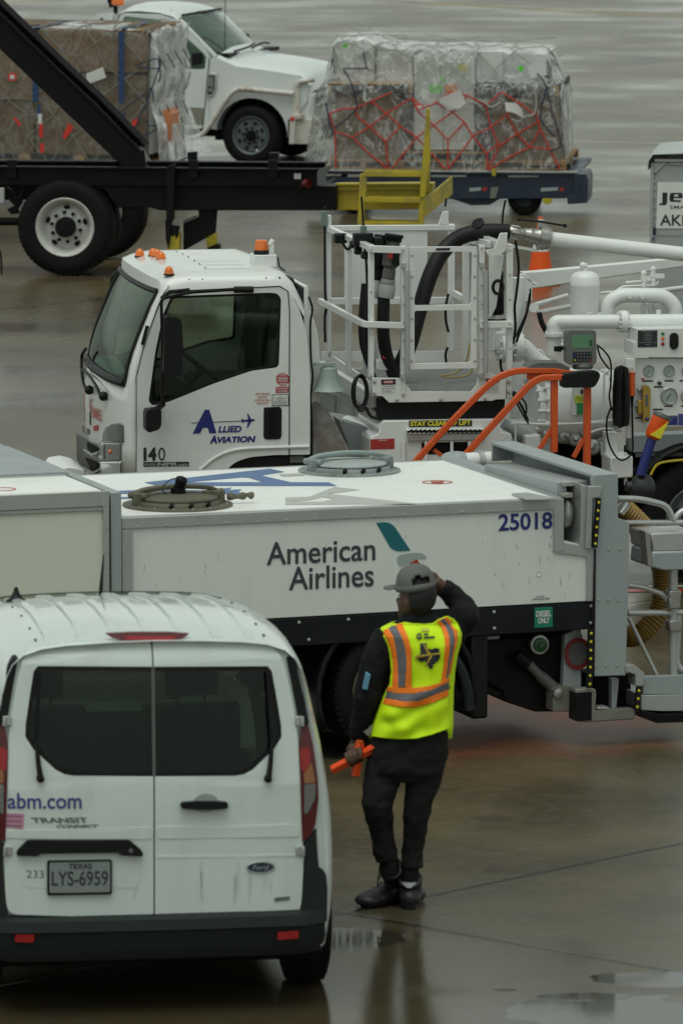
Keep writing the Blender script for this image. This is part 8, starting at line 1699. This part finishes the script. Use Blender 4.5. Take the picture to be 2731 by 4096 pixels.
for l in ([(885, 943), (930, 940), (930, 944), (885, 947)], [(885, 956), (930, 953), (930, 957), (885, 960)]): strip(l, VEST, 'emblem_line', .008)
strip([(925, 872), (1000, 872), (1000, 905), (925, 905)], LIME, 'neck_label', .004)
# boots and sock
def boot(nm, ankle, toe, heel, w, top):
    q = MB(); a, t, h = J(*ankle), J(*toe), J(*heel); t, h = PM.top(toe[0], toe[1], 0), PM.top(heel[0], heel[1], 0); a.z = max(a.z, .1); z0 = 0.0
    d = V(t.x - h.x, t.y - h.y, 0).normalized(); L_ = (V(t.x, t.y, 0) - V(h.x, h.y, 0)).length; s_ = V(-d.y, d.x, 0); b = V(h.x, h.y, 0)
    for f, wd_, ht in ((.14, .052, .085), (.32, .054, .095), (.52, .056, .085), (.70, .060, .072), (.86, .054, .062)): q.ball(b + d * L_ * f + V(0, 0, ht * .62), 1, 14, (wd_ * (abs(s_.x)) + .055 * abs(d.x), wd_ * abs(s_.y) + .055 * abs(d.y), ht * .62))
    q.tube([b + d * L_ * .2 + V(0, 0, .05), b + d * L_ * .23 + V(0, 0, .12), V(a.x, a.y, top)], [.056, .060, .066], 16)
    up = blend(q, nm, BOOT, .008, 3); prof = rpoly([b - d * .01 + s_ * .036, b + d * L_ * .4 + s_ * .036, b + d * L_ * .75 + s_ * .048, b + d * L_ * 1.0 + s_ * .03, b + d * L_ * 1.0 - s_ * .03, b + d * L_ * .75 - s_ * .048, b + d * L_ * .4 - s_ * .036, b - d * .01 - s_ * .036], .025)
    MB().prism(prof, (0, 0, .034)).build('boot_sole', BLACK, up, bevel=.005); heel_ = MB().prism(rpoly([b - d * .012 + s_ * .037, b + d * .07 + s_ * .037, b + d * .07 - s_ * .037, b - d * .012 - s_ * .037], .02), (0, 0, .045)).build('boot_heel', BLACK, up, bevel=.004)
    lc = MB()
    for k in range(2): p0 = V(a.x, a.y, top - .03) + d * .055; lc.tube(smooth_path([p0, p0 + d * .03 + V(0, -.01, .01 - k * .02), p0 + d * .04 + V(0, -.02 - k * .01, -.05), p0 + d * .01 + V(0, -.02, -.03)]), .004, 6)
    lc.build('boot_lace', BLACK, up); return up
boot('boot', (1562, 3480, .03), (1452, 3632), (1618, 3600), .1, .215); boot('boot', (1640, 3520, .03), (1662, 3596), (1634, 3638), .1, .16)
MB().tube([J(1556, 3440, .03), J(1560, 3490, .03)], [.05, .05], 16).build('ankle_cuff', JACKET, ps); MB().tube([J(1640, 3460, .03), J(1638, 3522, .03)], [.047, .046], 16).build('ankle_cuff', JACKET, ps); MB().tube([J(1638, 3504, .03), J(1636, 3545, .03)], [.043, .043], 16).build('sock', SOCK, ps)
MB().prism([J(a, b, -.02) for a, b in g1([(385, 1830), (420, 1810), (470, 1815), (455, 1880), (430, 1925), (400, 1910), (365, 1875)])], (0, .02, 0)).build('glove', mat('pale_work_glove', (.34, .34, .31), .8), ps, bevel=.006)
# wands
def wand(p0, p1, label):
    f = Frame((0, 0, 0), 0); c_ = PM.M @ ((p0 + p1) / 2); o = bpy.data.objects.new('marshalling_wand', None); COL.objects.link(o); o.location = c_; tag(o, label, 'wand', 'orange marshalling wands'); off = (p0 + p1) / 2
    d, a, b = basis(p1 - p0); L_ = (p1 - p0).length; q = MB(); star = []
    for k in range(16): t = 2 * math.pi * k / 16; r = .024 if k % 4 in (0, 1) else .018; star.append(p0 - off + (a * math.cos(t) + b * math.sin(t)) * r)
    q.prism(star, d * L_); q.build('wand_body', WAND, o, bevel=.002); q = MB(); q.lathe([(0, .020), (.012, .019), (.014, .012), (.004, .010), (.004, 0)], p1 - off, d, 16); q.build('end_cap', ORANGE, o)
wand(W0, W1, 'orange marshalling wand held slanting across, its far end in front of the trousers'); wand(J(1422, 3102, -.03), J(1438, 2972, -.045), 'orange marshalling wand held upright beside the slanting one')
